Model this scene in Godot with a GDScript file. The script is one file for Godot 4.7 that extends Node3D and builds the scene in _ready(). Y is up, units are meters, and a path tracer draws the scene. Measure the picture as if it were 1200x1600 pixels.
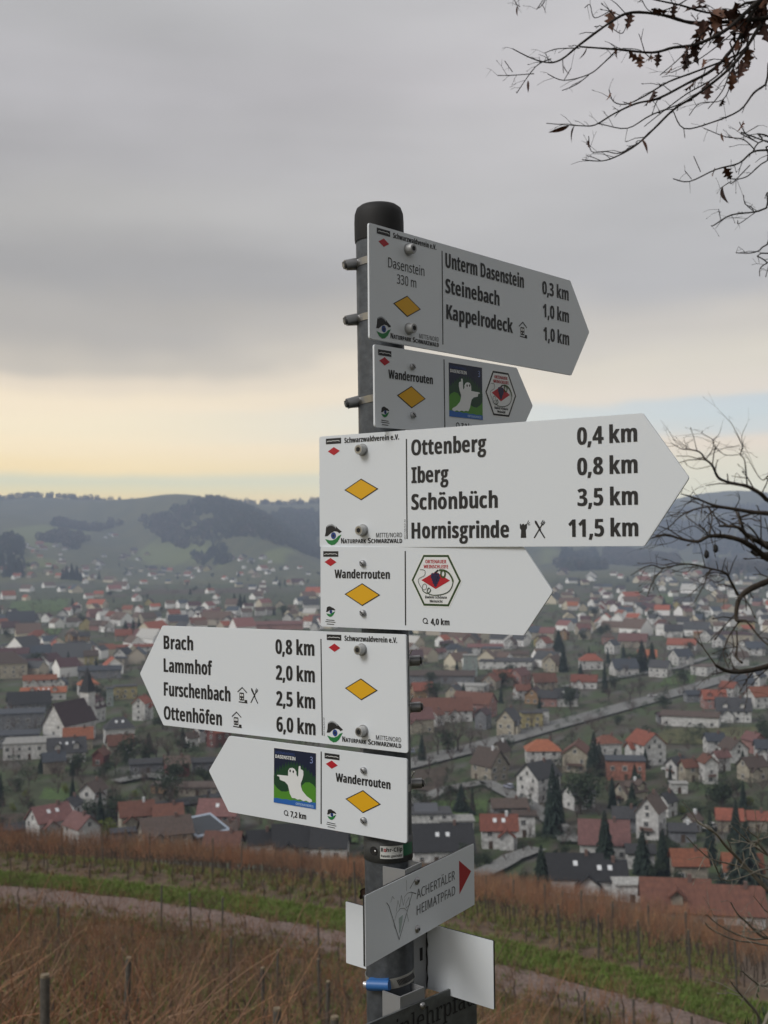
extends Node3D
# x right, y up, -z away from the viewer. Heights of the land are given relative to the eye and lifted by EYE.

const EYE := 1.65
const HAZE := 0.00016

var rng := RandomNumberGenerator.new()
var names := {}
var tone: NoiseTexture2D
var mats := {}


func _ready() -> void:
	rng.seed = 11
	# ---------- camera
	var cam := Camera3D.new()
	cam.name = "camera"
	var pitch := deg_to_rad(1.666)
	var roll := deg_to_rad(-0.407)
	var r0 := Vector3(1, 0, 0)
	var f0 := Vector3(0, sin(pitch), -cos(pitch))
	var u0 := Vector3(0, cos(pitch), sin(pitch))
	cam.basis = Basis(r0 * cos(roll) + u0 * sin(roll), u0 * cos(roll) - r0 * sin(roll), -f0)
	cam.position = Vector3(0, EYE, 0)
	cam.near = 0.05
	cam.far = 30000.0
	cam.fov = 47.925
	var lens := CameraAttributesPhysical.new()
	lens.frustum_focus_distance = 1.45
	lens.frustum_focal_length = 27.0
	lens.exposure_aperture = 8.5
	lens.frustum_near = 0.05
	lens.frustum_far = 30000.0
	cam.attributes = lens
	add_child(cam)
	# ---------- sky, haze and sun
	var we := WorldEnvironment.new()
	we.name = "world_environment"
	var env := Environment.new()
	env.background_mode = Environment.BG_SKY
	var sky := Sky.new()
	var pano := PanoramaSkyMaterial.new()
	pano.panorama = sky_picture()
	sky.sky_material = pano
	env.sky = sky
	env.tonemap_mode = Environment.TONE_MAPPER_LINEAR
	env.tonemap_exposure = 1.27
	env.sdfgi_enabled = true
	env.ssao_enabled = true
	env.ssil_enabled = true
	env.fog_enabled = true
	env.fog_density = HAZE
	env.fog_light_color = Color(0.70, 0.76, 0.86)
	we.environment = env
	add_child(we)
	var sun := DirectionalLight3D.new()
	sun.name = "sun"
	sun.light_energy = 0.5
	sun.light_color = Color(1.0, 0.985, 0.97)
	sun.light_angular_distance = 25.0
	sun.shadow_enabled = true
	sun.look_at_from_position(Vector3(-6.5, 7.5, 4.2), Vector3.ZERO)
	add_child(sun)
	# ---------- the place
	shared_materials()
	land()
	far_woods()
	trees_behind()
	roads_and_fields()
	town()
	town_trees()
	vineyards()
	near_plants()
	signpost()


# ---------------------------------------------------------------- sky
func lin(r: float, g: float, b: float) -> Vector3:
	var c := Color(r / 255.0, g / 255.0, b / 255.0).srgb_to_linear()
	return Vector3(c.r, c.g, c.b)


func sky_picture() -> ImageTexture:
	var left := [[0.0, lin(222, 206, 168)], [2.2, lin(230, 210, 164)], [2.7, lin(218, 210, 174)], [3.3, lin(204, 206, 184)], [3.7, lin(236, 217, 174)], [5.0, lin(237, 222, 190)], [6.0, lin(234, 222, 194)], [7.4, lin(232, 219, 194)], [8.4, lin(218, 207, 189)], [9.4, lin(186, 181, 172)], [11.0, lin(166, 164, 161)], [13.0, lin(158, 158, 159)], [16.0, lin(166, 166, 166)], [19.0, lin(161, 161, 164)], [22.0, lin(172, 172, 176)], [25.5, lin(170, 171, 174)], [40.0, lin(176, 176, 179)], [60.0, lin(178, 178, 181)], [90.0, lin(178, 178, 182)]]
	var right := [[0.0, lin(205, 206, 200)], [2.2, lin(212, 212, 196)], [3.6, lin(212, 210, 194)], [4.9, lin(216, 207, 194)], [5.4, lin(196, 203, 204)], [6.1, lin(191, 202, 206)], [6.7, lin(190, 200, 205)], [7.1, lin(210, 204, 195)], [8.4, lin(205, 201, 191)], [10.5, lin(194, 191, 186)], [13.0, lin(174, 175, 178)], [16.0, lin(174, 175, 178)], [19.0, lin(180, 180, 183)], [22.0, lin(184, 183, 187)], [25.5, lin(183, 183, 187)], [40.0, lin(178, 178, 181)], [60.0, lin(178, 178, 181)], [90.0, lin(178, 178, 182)]]
	var w := 2048
	var h := 1024
	var im := Image.create(w, h, false, Image.FORMAT_RGBAF)
	var n := FastNoiseLite.new()
	n.seed = 5
	n.noise_type = FastNoiseLite.TYPE_SIMPLEX_SMOOTH
	n.fractal_octaves = 4
	n.frequency = 1.0
	im.fill(Color(0.30, 0.29, 0.26))
	for y in h / 2 + 2:
		var e: float = 90.0 - (y + 0.5) * 180.0 / h
		for x in w:
			var az: float = (x + 0.5) * TAU / w
			var d := Vector3(sin(az), 0, -cos(az))
			var warp: float = n.get_noise_3d(d.x * 3.0, e * 0.10, d.z * 3.0)
			var bank: float = n.get_noise_3d(d.x * 2.2 + 7.0, e * 0.13 + 3.0, d.z * 2.2)
			var streak: float = n.get_noise_3d(d.x * 5.0 + 31.0, e * 1.1, d.z * 5.0)
			var ee: float = clampf(e + warp * 1.5 * smoothstep(3.0, 9.0, e) + streak * 0.22, 0.0, 90.0)
			var t: float = smoothstep(-0.34, 0.34, sin(az))
			var c := stops(left, ee).lerp(stops(right, ee), t)
			c *= 1.0 + bank * 0.15 * smoothstep(6.0, 14.0, e) + streak * 0.02
			# what the haze in front of the low sky takes away
			var clear: float = exp(-HAZE * 300.0 / maxf(tan(deg_to_rad(e)), 0.04))
			c = (c * Vector3(0.93, 0.912, 0.89) - Vector3(0.20, 0.22, 0.25) * (1.0 - clear)) / clear
			im.set_pixel(x, y, Color(c.x, c.y, c.z))
	return ImageTexture.create_from_image(im)


func stops(a: Array, e: float) -> Vector3:
	for i in a.size() - 1:
		if e <= a[i + 1][0]:
			return (a[i][1] as Vector3).lerp(a[i + 1][1], smoothstep(0.0, 1.0, (e - a[i][0]) / (a[i + 1][0] - a[i][0])))
	return a[-1][1]


# ---------------------------------------------------------------- helpers
func numbered(called: String) -> String:
	if not names.has(called):
		names[called] = 0
		return called
	names[called] += 1
	return "%s_%03d" % [called, names[called]]


func thing(called: String, label: String, category: String, at := Vector3.ZERO, turn := 0.0, group := "") -> Node3D:
	var o := Node3D.new()
	o.name = numbered(called)
	add_child(o)
	o.position = at
	o.rotation.y = turn
	tag(o, label, category, group)
	return o


func tag(o: Node3D, label: String, category: String, group := "", kind := "") -> void:
	if label:
		o.set_meta("label", label)
	if category:
		o.set_meta("category", category)
	if group:
		o.set_meta("group", group)
	if kind:
		o.set_meta("kind", kind)


func part(called: String, mesh: Mesh, m: Material, parent: Node3D, at := Vector3.ZERO, turn := Vector3.ZERO) -> MeshInstance3D:
	var o := MeshInstance3D.new()
	o.name = called if parent != self else numbered(called)
	o.mesh = mesh
	if m:
		o.material_override = m
	parent.add_child(o, true)
	o.position = at
	o.rotation = turn
	return o


func holder(called: String, parent: Node3D, at := Vector3.ZERO) -> Node3D:
	var o := Node3D.new()
	o.name = called
	parent.add_child(o, true)
	o.position = at
	return o


func structure(called: String, mesh: Mesh, m: Material, label := "") -> MeshInstance3D:
	var o := part(called, mesh, m, self)
	o.set_meta("kind", "structure")
	if label:
		o.set_meta("label", label)
		o.set_meta("category", called.replace("_", " "))
	return o


func starts() -> SurfaceTool:
	var st := SurfaceTool.new()
	st.begin(Mesh.PRIMITIVE_TRIANGLES)
	return st


func done(st: SurfaceTool) -> ArrayMesh:
	st.generate_normals()
	return st.commit()


func tri(st: SurfaceTool, a: Vector3, b: Vector3, c: Vector3) -> void:
	st.add_vertex(a)
	st.add_vertex(b)
	st.add_vertex(c)


func quad(st: SurfaceTool, a: Vector3, b: Vector3, c: Vector3, d: Vector3) -> void:
	tri(st, a, b, c)
	tri(st, a, c, d)


func box(st: SurfaceTool, at: Vector3, size: Vector3, basis := Basis()) -> void:
	st.set_smooth_group(-1)
	var h := size / 2.0
	var v := []
	for k in 8:
		v.append(at + basis * Vector3(h.x if k & 1 else -h.x, h.y if k & 2 else -h.y, h.z if k & 4 else -h.z))
	for f in [[0, 2, 3, 1], [5, 7, 6, 4], [4, 6, 2, 0], [1, 3, 7, 5], [2, 6, 7, 3], [4, 0, 1, 5]]:
		quad(st, v[f[3]], v[f[2]], v[f[1]], v[f[0]])


func tube(st: SurfaceTool, pts: Array, radii: Array, sides := 5, cap := false) -> void:
	st.set_smooth_group(0 if sides > 3 else -1)
	var ring := []
	var last := []
	var nrm := Vector3.UP
	for i in pts.size():
		var d: Vector3 = (pts[mini(i + 1, pts.size() - 1)] - pts[maxi(i - 1, 0)])
		d = d.normalized() if d.length() > 1e-9 else Vector3.UP
		if i == 0:
			nrm = d.cross(Vector3.RIGHT if absf(d.x) < 0.8 else Vector3.UP).normalized()
		else:
			nrm = (nrm - d * nrm.dot(d))
			nrm = nrm.normalized() if nrm.length() > 1e-6 else d.cross(Vector3.RIGHT).normalized()
		var b := d.cross(nrm)
		ring = []
		for k in sides:
			var a := TAU * k / sides
			ring.append(pts[i] + (nrm * cos(a) + b * sin(a)) * float(radii[i]))
		if i > 0:
			for k in sides:
				var k2 := (k + 1) % sides
				quad(st, last[k], ring[k], ring[k2], last[k2])
		if cap and (i == 0 or i == pts.size() - 1):
			st.set_smooth_group(-1)
			for k in sides:
				if i == 0:
					tri(st, pts[i], ring[k], ring[(k + 1) % sides])
				else:
					tri(st, pts[i], ring[(k + 1) % sides], ring[k])
			st.set_smooth_group(0 if sides > 3 else -1)
		last = ring


func lathe(prof: Array, sides := 28) -> ArrayMesh:
	# prof: [radius, height] from bottom to top
	var st := starts()
	st.set_smooth_group(0)
	for i in prof.size() - 1:
		var p = prof[i]
		var q = prof[i + 1]
		for k in sides:
			var a := TAU * k / sides
			var b := TAU * (k + 1) / sides
			var v1 := Vector3(cos(a) * p[0], p[1], sin(a) * p[0])
			var v2 := Vector3(cos(b) * p[0], p[1], sin(b) * p[0])
			var v3 := Vector3(cos(b) * q[0], q[1], sin(b) * q[0])
			var v4 := Vector3(cos(a) * q[0], q[1], sin(a) * q[0])
			if p[0] > 1e-6:
				tri(st, v1, v2, v3)
			if q[0] > 1e-6:
				tri(st, v1, v3, v4)
	return done(st)


func prism(st: SurfaceTool, poly: PackedVector2Array, z0: float, z1: float, sides := true) -> void:
	st.set_smooth_group(-1)
	var area := 0.0
	for i in poly.size():
		area += poly[i].cross(poly[(i + 1) % poly.size()])
	if area < 0:
		poly = poly.duplicate()
		poly.reverse()
	var idx := Geometry2D.triangulate_polygon(poly)
	for k in range(0, idx.size(), 3):
		var a := poly[idx[k]]
		var b := poly[idx[k + 1]]
		var c := poly[idx[k + 2]]
		if (b - a).cross(c - a) > 0:
			var s := b
			b = c
			c = s
		tri(st, Vector3(a.x, a.y, z1), Vector3(b.x, b.y, z1), Vector3(c.x, c.y, z1))
		if sides:
			tri(st, Vector3(a.x, a.y, z0), Vector3(c.x, c.y, z0), Vector3(b.x, b.y, z0))
	if sides:
		for i in poly.size():
			var a := poly[i]
			var b := poly[(i + 1) % poly.size()]
			quad(st, Vector3(a.x, a.y, z0), Vector3(a.x, a.y, z1), Vector3(b.x, b.y, z1), Vector3(b.x, b.y, z0))


func rounded(pts: Array, r: float) -> PackedVector2Array:
	var out := PackedVector2Array()
	for i in pts.size():
		var p: Vector2 = pts[i]
		var a: Vector2 = (pts[i - 1] - p).normalized()
		var b: Vector2 = (pts[(i + 1) % pts.size()] - p).normalized()
		var half := acos(clampf(a.dot(b), -1, 1)) / 2.0
		var t: float = minf(r / tan(half), 0.3 * minf((pts[i - 1] - p).length(), (pts[(i + 1) % pts.size()] - p).length()))
		for k in 5:
			var q := k / 4.0
			out.append((p + a * t).lerp(p, q).lerp(p.lerp(p + b * t, q), q))
	return out


func stroke(st: SurfaceTool, pts: Array, width: float, z0: float, z1: float) -> void:
	for i in pts.size() - 1:
		var a: Vector2 = pts[i]
		var b: Vector2 = pts[i + 1]
		var d := (b - a).normalized()
		var e := d * width * 0.3
		var n := Vector2(-d.y, d.x) * width / 2.0
		prism(st, PackedVector2Array([a - e + n, b + e + n, b + e - n, a - e - n]), z0, z1 + i * 1e-7, false)


func curve(pts: Array, steps := 6) -> Array:
	var out := []
	for i in pts.size() - 1:
		var p0 = pts[maxi(i - 1, 0)]
		var p1 = pts[i]
		var p2 = pts[i + 1]
		var p3 = pts[mini(i + 2, pts.size() - 1)]
		for k in steps:
			out.append(p1.cubic_interpolate(p2, p0, p3, k / float(steps)))
	out.append(pts[-1])
	return out


func colour(r: float, g: float, b: float) -> Color:
	return Color(r, g, b).linear_to_srgb()


func mat(r: float, g: float, b: float, rough := 0.85, metal := 0.0, scale := 0.0) -> StandardMaterial3D:
	var m := StandardMaterial3D.new()
	m.albedo_color = colour(r, g, b)
	m.roughness = rough
	m.metallic = metal
	if scale > 0.0:
		m.albedo_texture = tone
		m.uv1_triplanar = true
		m.uv1_world_triplanar = true
		m.uv1_scale = Vector3.ONE * scale
	return m


func shared_materials() -> void:
	tone = NoiseTexture2D.new()
	tone.width = 512
	tone.height = 512
	tone.seamless = true
	tone.normalize = true
	var n := FastNoiseLite.new()
	n.seed = 3
	n.frequency = 0.012
	n.fractal_octaves = 6
	n.fractal_gain = 0.6
	tone.noise = n
	var g := Gradient.new()
	g.set_color(0, Color(0.62, 0.62, 0.62))
	g.set_color(1, Color(1.0, 1.0, 1.0))
	tone.color_ramp = g
	mats.sign_white = mat(0.685, 0.728, 0.765, 0.40)
	mats.ink = mat(0.012, 0.012, 0.013, 0.5)
	mats.red = mat(0.42, 0.008, 0.02, 0.45)
	mats.yellow = mat(0.70, 0.38, 0.006, 0.45)
	mats.steel = mat(0.30, 0.30, 0.30, 0.32, 0.9)
	mats.dark_steel = mat(0.10, 0.10, 0.10, 0.4, 0.7)
	mats.hole = mat(0.01, 0.01, 0.01, 0.8)
	mats.alu = mat(0.34, 0.35, 0.36, 0.5, 0.5)
	mats.cast = mat(0.46, 0.47, 0.47, 0.5, 0.25)
	mats.white_print = mat(0.72, 0.74, 0.74, 0.45)


# ---------------------------------------------------------------- the lie of the land
const PROFILE := [[-40, 4], [-6, -1.2], [0, -1.65], [2, -2.0], [4.5, -3.9], [7.8, -5.5], [17.4, -9.4], [26, -12.45], [31, -14.1], [34, -14.25], [40, -14.4], [44, -15.4], [60, -20.5], [80, -26.5], [100, -34], [150, -52], [200, -67], [240, -77], [270, -80], [300, -80.2], [700, -80.2]]
const RIDGE := [[-0.7, 0.034], [-0.45, 0.043], [-0.33, 0.0425], [-0.25, 0.040], [-0.2, 0.0370], [-0.15, 0.0345], [-0.1, 0.0375], [-0.05, 0.0375], [0.0, 0.036], [0.08, 0.034], [0.16, 0.030], [0.22, 0.031], [0.28, 0.0335], [0.33, 0.036], [0.45, 0.037], [0.7, 0.034]]


func slope_at(i: int) -> float:
	if i == 0 or i == PROFILE.size() - 1:
		return 0.0
	var a: float = (PROFILE[i][1] - PROFILE[i - 1][1]) / float(PROFILE[i][0] - PROFILE[i - 1][0])
	var b: float = (PROFILE[i + 1][1] - PROFILE[i][1]) / float(PROFILE[i + 1][0] - PROFILE[i][0])
	return 0.0 if a * b <= 0.0 else 2.0 * a * b / (a + b)


func profile(s: float) -> float:
	if s <= PROFILE[0][0]:
		return PROFILE[0][1]
	if s >= PROFILE[-1][0]:
		return PROFILE[-1][1]
	var i := 0
	while s > PROFILE[i + 1][0]:
		i += 1
	var h: float = PROFILE[i + 1][0] - PROFILE[i][0]
	var t: float = (s - PROFILE[i][0]) / h
	return (2 * t * t * t - 3 * t * t + 1) * PROFILE[i][1] + (t * t * t - 2 * t * t + t) * h * slope_at(i) + (-2 * t * t * t + 3 * t * t) * PROFILE[i + 1][1] + (t * t * t - t * t) * h * slope_at(i + 1)


func downhill(x: float, d: float) -> float:
	var w := smoothstep(40.0, 100.0, d)
	var q := maxf(d, 10.0)
	var u := clampf(x / q, -0.6, 0.6)
	return 0.87 * d + lerpf(0.528, 0.28, w) * u * q + lerpf(0.376, 0.5, w) * u * u * q


func ridge(u: float) -> float:
	if u <= RIDGE[0][0]:
		return RIDGE[0][1]
	for i in RIDGE.size() - 1:
		if u <= RIDGE[i + 1][0]:
			return lerpf(RIDGE[i][1], RIDGE[i + 1][1], smoothstep(0.0, 1.0, (u - RIDGE[i][0]) / (RIDGE[i + 1][0] - RIDGE[i][0])))
	return RIDGE[-1][1]


func land_height(x: float, d: float) -> float:
	var h := profile(downhill(x, d))
	if d > 2080.0:
		var u := x / d
		var dc := 6240.0 + 2400.0 * smoothstep(0.02, 0.25, u)
		var d0 := 2800.0 + 560.0 * sin(u * 9.0 + 1.0) + 800.0 * smoothstep(0.0, 0.2, u)
		h += (ridge(u) * dc + 80.2) * pow(smoothstep(d0, dc, d), 1.15)
		h += 70.0 * smoothstep(d0, d0 + 1400.0, d) * (1.0 - smoothstep(dc - 1100.0, dc, d)) * sin(u * 23.0 + d * 0.001)
		h += 30.0 * smoothstep(d0, d0 + 900.0, d) * sin(u * 47.0 + d * 0.0023 + 1.3) * sin(d * 0.0011)
	return h


func ground(x: float, d: float, lift := 0.0) -> Vector3:
	return Vector3(x, land_height(x, d) + EYE + lift, -d)


func along(s: float, x: float) -> float:
	# depth of the line s = const at that x
	var lo := -30.0
	var hi := 400.0
	for i in 30:
		var m := (lo + hi) / 2.0
		if downhill(x, m) < s:
			lo = m
		else:
			hi = m
	return lo


func inside(p: Vector2, poly: Array) -> bool:
	var odd := false
	var j := poly.size() - 1
	for i in poly.size():
		if (poly[i][1] > p.y) != (poly[j][1] > p.y) and p.x < (poly[j][0] - poly[i][0]) * (p.y - poly[i][1]) / (poly[j][1] - poly[i][1]) + poly[i][0]:
			odd = not odd
		j = i
	return odd


func land() -> void:
	var n := FastNoiseLite.new()
	n.seed = 9
	n.frequency = 0.02
	n.fractal_octaves = 4
	var ds := [-40.0]
	while ds[-1] < 11500.0:
		ds.append(ds[-1] + maxf(0.45, absf(ds[-1]) * 0.021))
	var cols := 150
	var st := starts()
	st.set_smooth_group(0)
	var grid := []
	var tint := []
	for d in ds:
		var row := []
		var hue := []
		for k in cols + 1:
			var q := (k / float(cols)) * 2.0 - 1.0
			var x: float = (q * 0.45 + q * q * q * 0.6) * (maxf(d, 0.0) + 35.0)
			var v := ground(x, d)
			var rough := n.get_noise_2d(x * 20.0, d * 20.0)
			if d < 60.0:
				v.y += rough * 0.08
			row.append(v)
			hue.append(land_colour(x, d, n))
		grid.append(row)
		tint.append(hue)
	for i in ds.size() - 1:
		for k in cols:
			for c in [[i, k], [i + 1, k], [i + 1, k + 1], [i, k], [i + 1, k + 1], [i, k + 1]]:
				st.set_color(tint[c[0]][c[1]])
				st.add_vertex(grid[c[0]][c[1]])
	var m := mat(1, 1, 1, 0.95)
	m.vertex_color_use_as_albedo = true
	m.albedo_texture = tone
	m.uv1_triplanar = true
	m.uv1_world_triplanar = true
	m.uv1_scale = Vector3.ONE * 0.21
	structure("terrain", done(st), m)


func land_colour(x: float, d: float, n: FastNoiseLite) -> Color:
	var a := n.get_noise_2d(x * 9.0, d * 9.0)
	var b := n.get_noise_2d(x * 1.1 + 500.0, d * 1.1)
	var s := downhill(x, d)
	var soil := Color(0.125, 0.080, 0.050)
	var grass := Color(0.095, 0.115, 0.036)
	if d < 260.0:
		var c := soil.lerp(grass, clampf(0.45 + a * 1.2, 0.0, 1.0))
		if s > 38.4:
			c = c.lerp(Color(0.175, 0.112, 0.078), 0.75)
		return c
	if d < 2500.0:
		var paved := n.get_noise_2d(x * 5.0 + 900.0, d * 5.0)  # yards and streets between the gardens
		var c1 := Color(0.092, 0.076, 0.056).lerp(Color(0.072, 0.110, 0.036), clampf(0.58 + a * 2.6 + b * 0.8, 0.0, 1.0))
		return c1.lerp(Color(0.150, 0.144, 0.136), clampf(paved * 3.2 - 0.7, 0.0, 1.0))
	var c2 := Color(0.098, 0.112, 0.044).lerp(Color(0.150, 0.150, 0.058), clampf(0.4 + b * 2.0, 0.0, 1.0))
	for poly in MEADOWS:
		if inside(Vector2(x, d), poly):
			c2 = Color(0.21, 0.245, 0.075)
	return c2


func leafy(st: SurfaceTool, at: Vector3, size: float, r: RandomNumberGenerator) -> void:
	var a := Vector3(r.randf_range(-1, 1), r.randf_range(-1, 1), r.randf_range(-1, 1)).normalized() * size
	var b := Vector3(r.randf_range(-1, 1), r.randf_range(-1, 1), r.randf_range(-1, 1)).normalized() * size
	tri(st, at + a, at + b, at - (a + b) * 0.6)


func far_crown(seed_: int, conifer: bool) -> ArrayMesh:
	var r := RandomNumberGenerator.new()
	r.seed = seed_
	var st := starts()
	st.set_smooth_group(-1)
	for k in 150:
		var y := r.randf()
		var wide: float = (1.0 - y) * 0.26 + 0.02 if conifer else sqrt(maxf(0.0, 1.0 - pow(y * 2.0 - 1.1, 2.0))) * 0.38
		var a := r.randf() * TAU
		var q: float = wide * sqrt(r.randf_range(0.3, 1.0))
		leafy(st, Vector3(cos(a) * q, y * 0.9 + 0.1, sin(a) * q), 0.12, r)
	return done(st)


func far_woods() -> void:
	var kinds := [[far_crown(1, true), mat(0.022, 0.038, 0.026)], [far_crown(2, false), mat(0.070, 0.060, 0.046)], [far_crown(3, false), mat(0.035, 0.048, 0.028)]]
	var places := [[], [], []]
	var r := RandomNumberGenerator.new()
	r.seed = 21
	var clump := FastNoiseLite.new()
	clump.seed = 4
	clump.frequency = 0.004
	for poly in WOODS:
		var lo := Vector2(1e9, 1e9)
		var hi := -lo
		for p in poly:
			lo = lo.min(Vector2(p[0], p[1]))
			hi = hi.max(Vector2(p[0], p[1]))
		var area := (hi.x - lo.x) * (hi.y - lo.y)
		var count := int(clampf(area / 420.0, 60.0, 2600.0))
		var mostly: int = [0, 1, 1, 2][r.randi() % 4]
		for k in count:
			var p := Vector2(r.randf_range(lo.x, hi.x), r.randf_range(lo.y, hi.y))
			if inside(p, poly) and clump.get_noise_2d(p.x, p.y) > -0.16 + 0.12 * r.randfn():
				places[mostly if r.randf() < 0.6 else r.randi() % 3].append(p)
	for k in 900:
		var u: float = r.randf_range(-0.5, 0.5)
		if (u > -0.185 and u < -0.135) or (u > -0.03 and u < 0.03 and r.randf() < 0.5):
			continue
		var dc := 6240.0 + 2400.0 * smoothstep(0.02, 0.25, u)
		var d := dc * r.randf_range(0.965, 1.0)
		places[r.randi() % 3].append(Vector2(u * d, d))
	var mat_names := ["dark_forest", "bare_forest", "mixed_forest"]
	var says := ["dark conifer woods on the hazy hills", "brown leafless woods on the hazy hills", "mixed green woods on the hazy hills"]
	for k in 3:
		var mm := MultiMesh.new()
		mm.transform_format = MultiMesh.TRANSFORM_3D
		mm.mesh = kinds[k][0]
		mm.instance_count = places[k].size()
		for i in places[k].size():
			var p: Vector2 = places[k][i]
			var h := r.randf_range(16.0, 34.0)
			mm.set_instance_transform(i, Transform3D(Basis(Vector3.UP, r.randf() * TAU).scaled(Vector3(h, h, h) * Vector3(1.25, 1, 1.25)), ground(p.x, p.y, -2.0)))
		var o := MultiMeshInstance3D.new()
		o.name = mat_names[k]
		o.multimesh = mm
		o.material_override = kinds[k][1]
		add_child(o)
		tag(o, says[k], "woods", "", "stuff")


func ribbon(pts: Array, width: float, lift: float) -> ArrayMesh:
	var st := starts()
	st.set_smooth_group(0)
	var line := []
	for i in pts.size() - 1:
		for k in 12:
			line.append(Vector2(pts[i][0], pts[i][1]).lerp(Vector2(pts[i + 1][0], pts[i + 1][1]), k / 12.0))
	line.append(Vector2(pts[-1][0], pts[-1][1]))
	for i in line.size() - 1:
		var d0: Vector2 = (line[mini(i + 1, line.size() - 1)] - line[maxi(i - 1, 0)]).normalized().orthogonal() * width / 2.0
		var d1: Vector2 = (line[mini(i + 2, line.size() - 1)] - line[i]).normalized().orthogonal() * width / 2.0
		var a: Vector2 = line[i] - d0
		var b: Vector2 = line[i + 1] - d1
		var c: Vector2 = line[i + 1] + d1
		var e: Vector2 = line[i] + d0
		quad(st, ground(a.x, a.y, lift), ground(b.x, b.y, lift), ground(c.x, c.y, lift), ground(e.x, e.y, lift))
	return done(st)


func sheet(poly: Array, lift: float) -> ArrayMesh:
	var p2 := PackedVector2Array()
	for p in poly:
		p2.append(Vector2(p[0], p[1]))
	var st := starts()
	st.set_smooth_group(-1)
	var idx := Geometry2D.triangulate_polygon(p2)
	for k in range(0, idx.size(), 3):
		var a := p2[idx[k]]
		var b := p2[idx[k + 1]]
		var c := p2[idx[k + 2]]
		if (b - a).cross(c - a) > 0:
			var s := b
			b = c
			c = s
		tri(st, ground(a.x, a.y, lift), ground(b.x, b.y, lift), ground(c.x, c.y, lift))
	return done(st)


func roads_and_fields() -> void:
	var tones := {"g": mat(0.085, 0.150, 0.035, 0.95, 0, 0.05), "o": mat(0.125, 0.130, 0.050, 0.95, 0, 0.05), "d": mat(0.066, 0.084, 0.034, 0.95, 0, 0.05), "b": mat(0.085, 0.062, 0.042, 0.95, 0, 0.05)}
	var lift := 0.25
	for f in FIELDS:
		structure("field", sheet(f[1], lift), tones[f[0]])
		lift += 0.02
	var asphalt := mat(0.27, 0.275, 0.265, 0.9, 0, 0.12)
	var rail := mat(0.055, 0.058, 0.066, 0.9, 0, 0.2)
	lift = 0.8
	for f in ROADS:
		structure("railway" if f[0] == "t" else "road", ribbon(f[2], f[1], lift), rail if f[0] == "t" else asphalt)
		lift += 0.04
	for f in YARDS:
		structure("gravel_yard", sheet(f, 0.5), mat(0.30, 0.20, 0.17, 0.95, 0, 0.3))
	# the farm track and its grass verge across the vineyard
	structure("farm_track", contour(34.0, 36.6, 34.0, 36.6, 0.05), mat(0.24, 0.175, 0.150, 0.95, 0, 0.6))
	structure("grass_verge", contour(36.7, 37.9, 36.7, 38.8, 0.06), mat(0.115, 0.150, 0.040, 0.95, 0, 0.5))


func contour(s0: float, s1: float, r0: float, r1: float, lift: float) -> ArrayMesh:
	var st := starts()
	st.set_smooth_group(0)
	var n := 90
	for i in n:
		var x0 := lerpf(-45.0, 32.0, i / float(n))
		var x1 := lerpf(-45.0, 32.0, (i + 1) / float(n))
		for k in 4:
			var t0 := smoothstep(-20.0, 8.0, x0)
			var t1 := smoothstep(-20.0, 8.0, x1)
			var a0 := lerpf(lerpf(s0, s1, k / 4.0), lerpf(r0, r1, k / 4.0), t0) + sin(x0 * 1.7) * 0.12
			var b0 := lerpf(lerpf(s0, s1, (k + 1) / 4.0), lerpf(r0, r1, (k + 1) / 4.0), t0) + sin(x0 * 1.7) * 0.12
			var a1 := lerpf(lerpf(s0, s1, k / 4.0), lerpf(r0, r1, k / 4.0), t1) + sin(x1 * 1.7) * 0.12
			var b1 := lerpf(lerpf(s0, s1, (k + 1) / 4.0), lerpf(r0, r1, (k + 1) / 4.0), t1) + sin(x1 * 1.7) * 0.12
			quad(st, ground(x0, along(a0, x0), lift), ground(x0, along(b0, x0), lift), ground(x1, along(b1, x1), lift), ground(x1, along(a1, x1), lift))
	return done(st)

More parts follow.
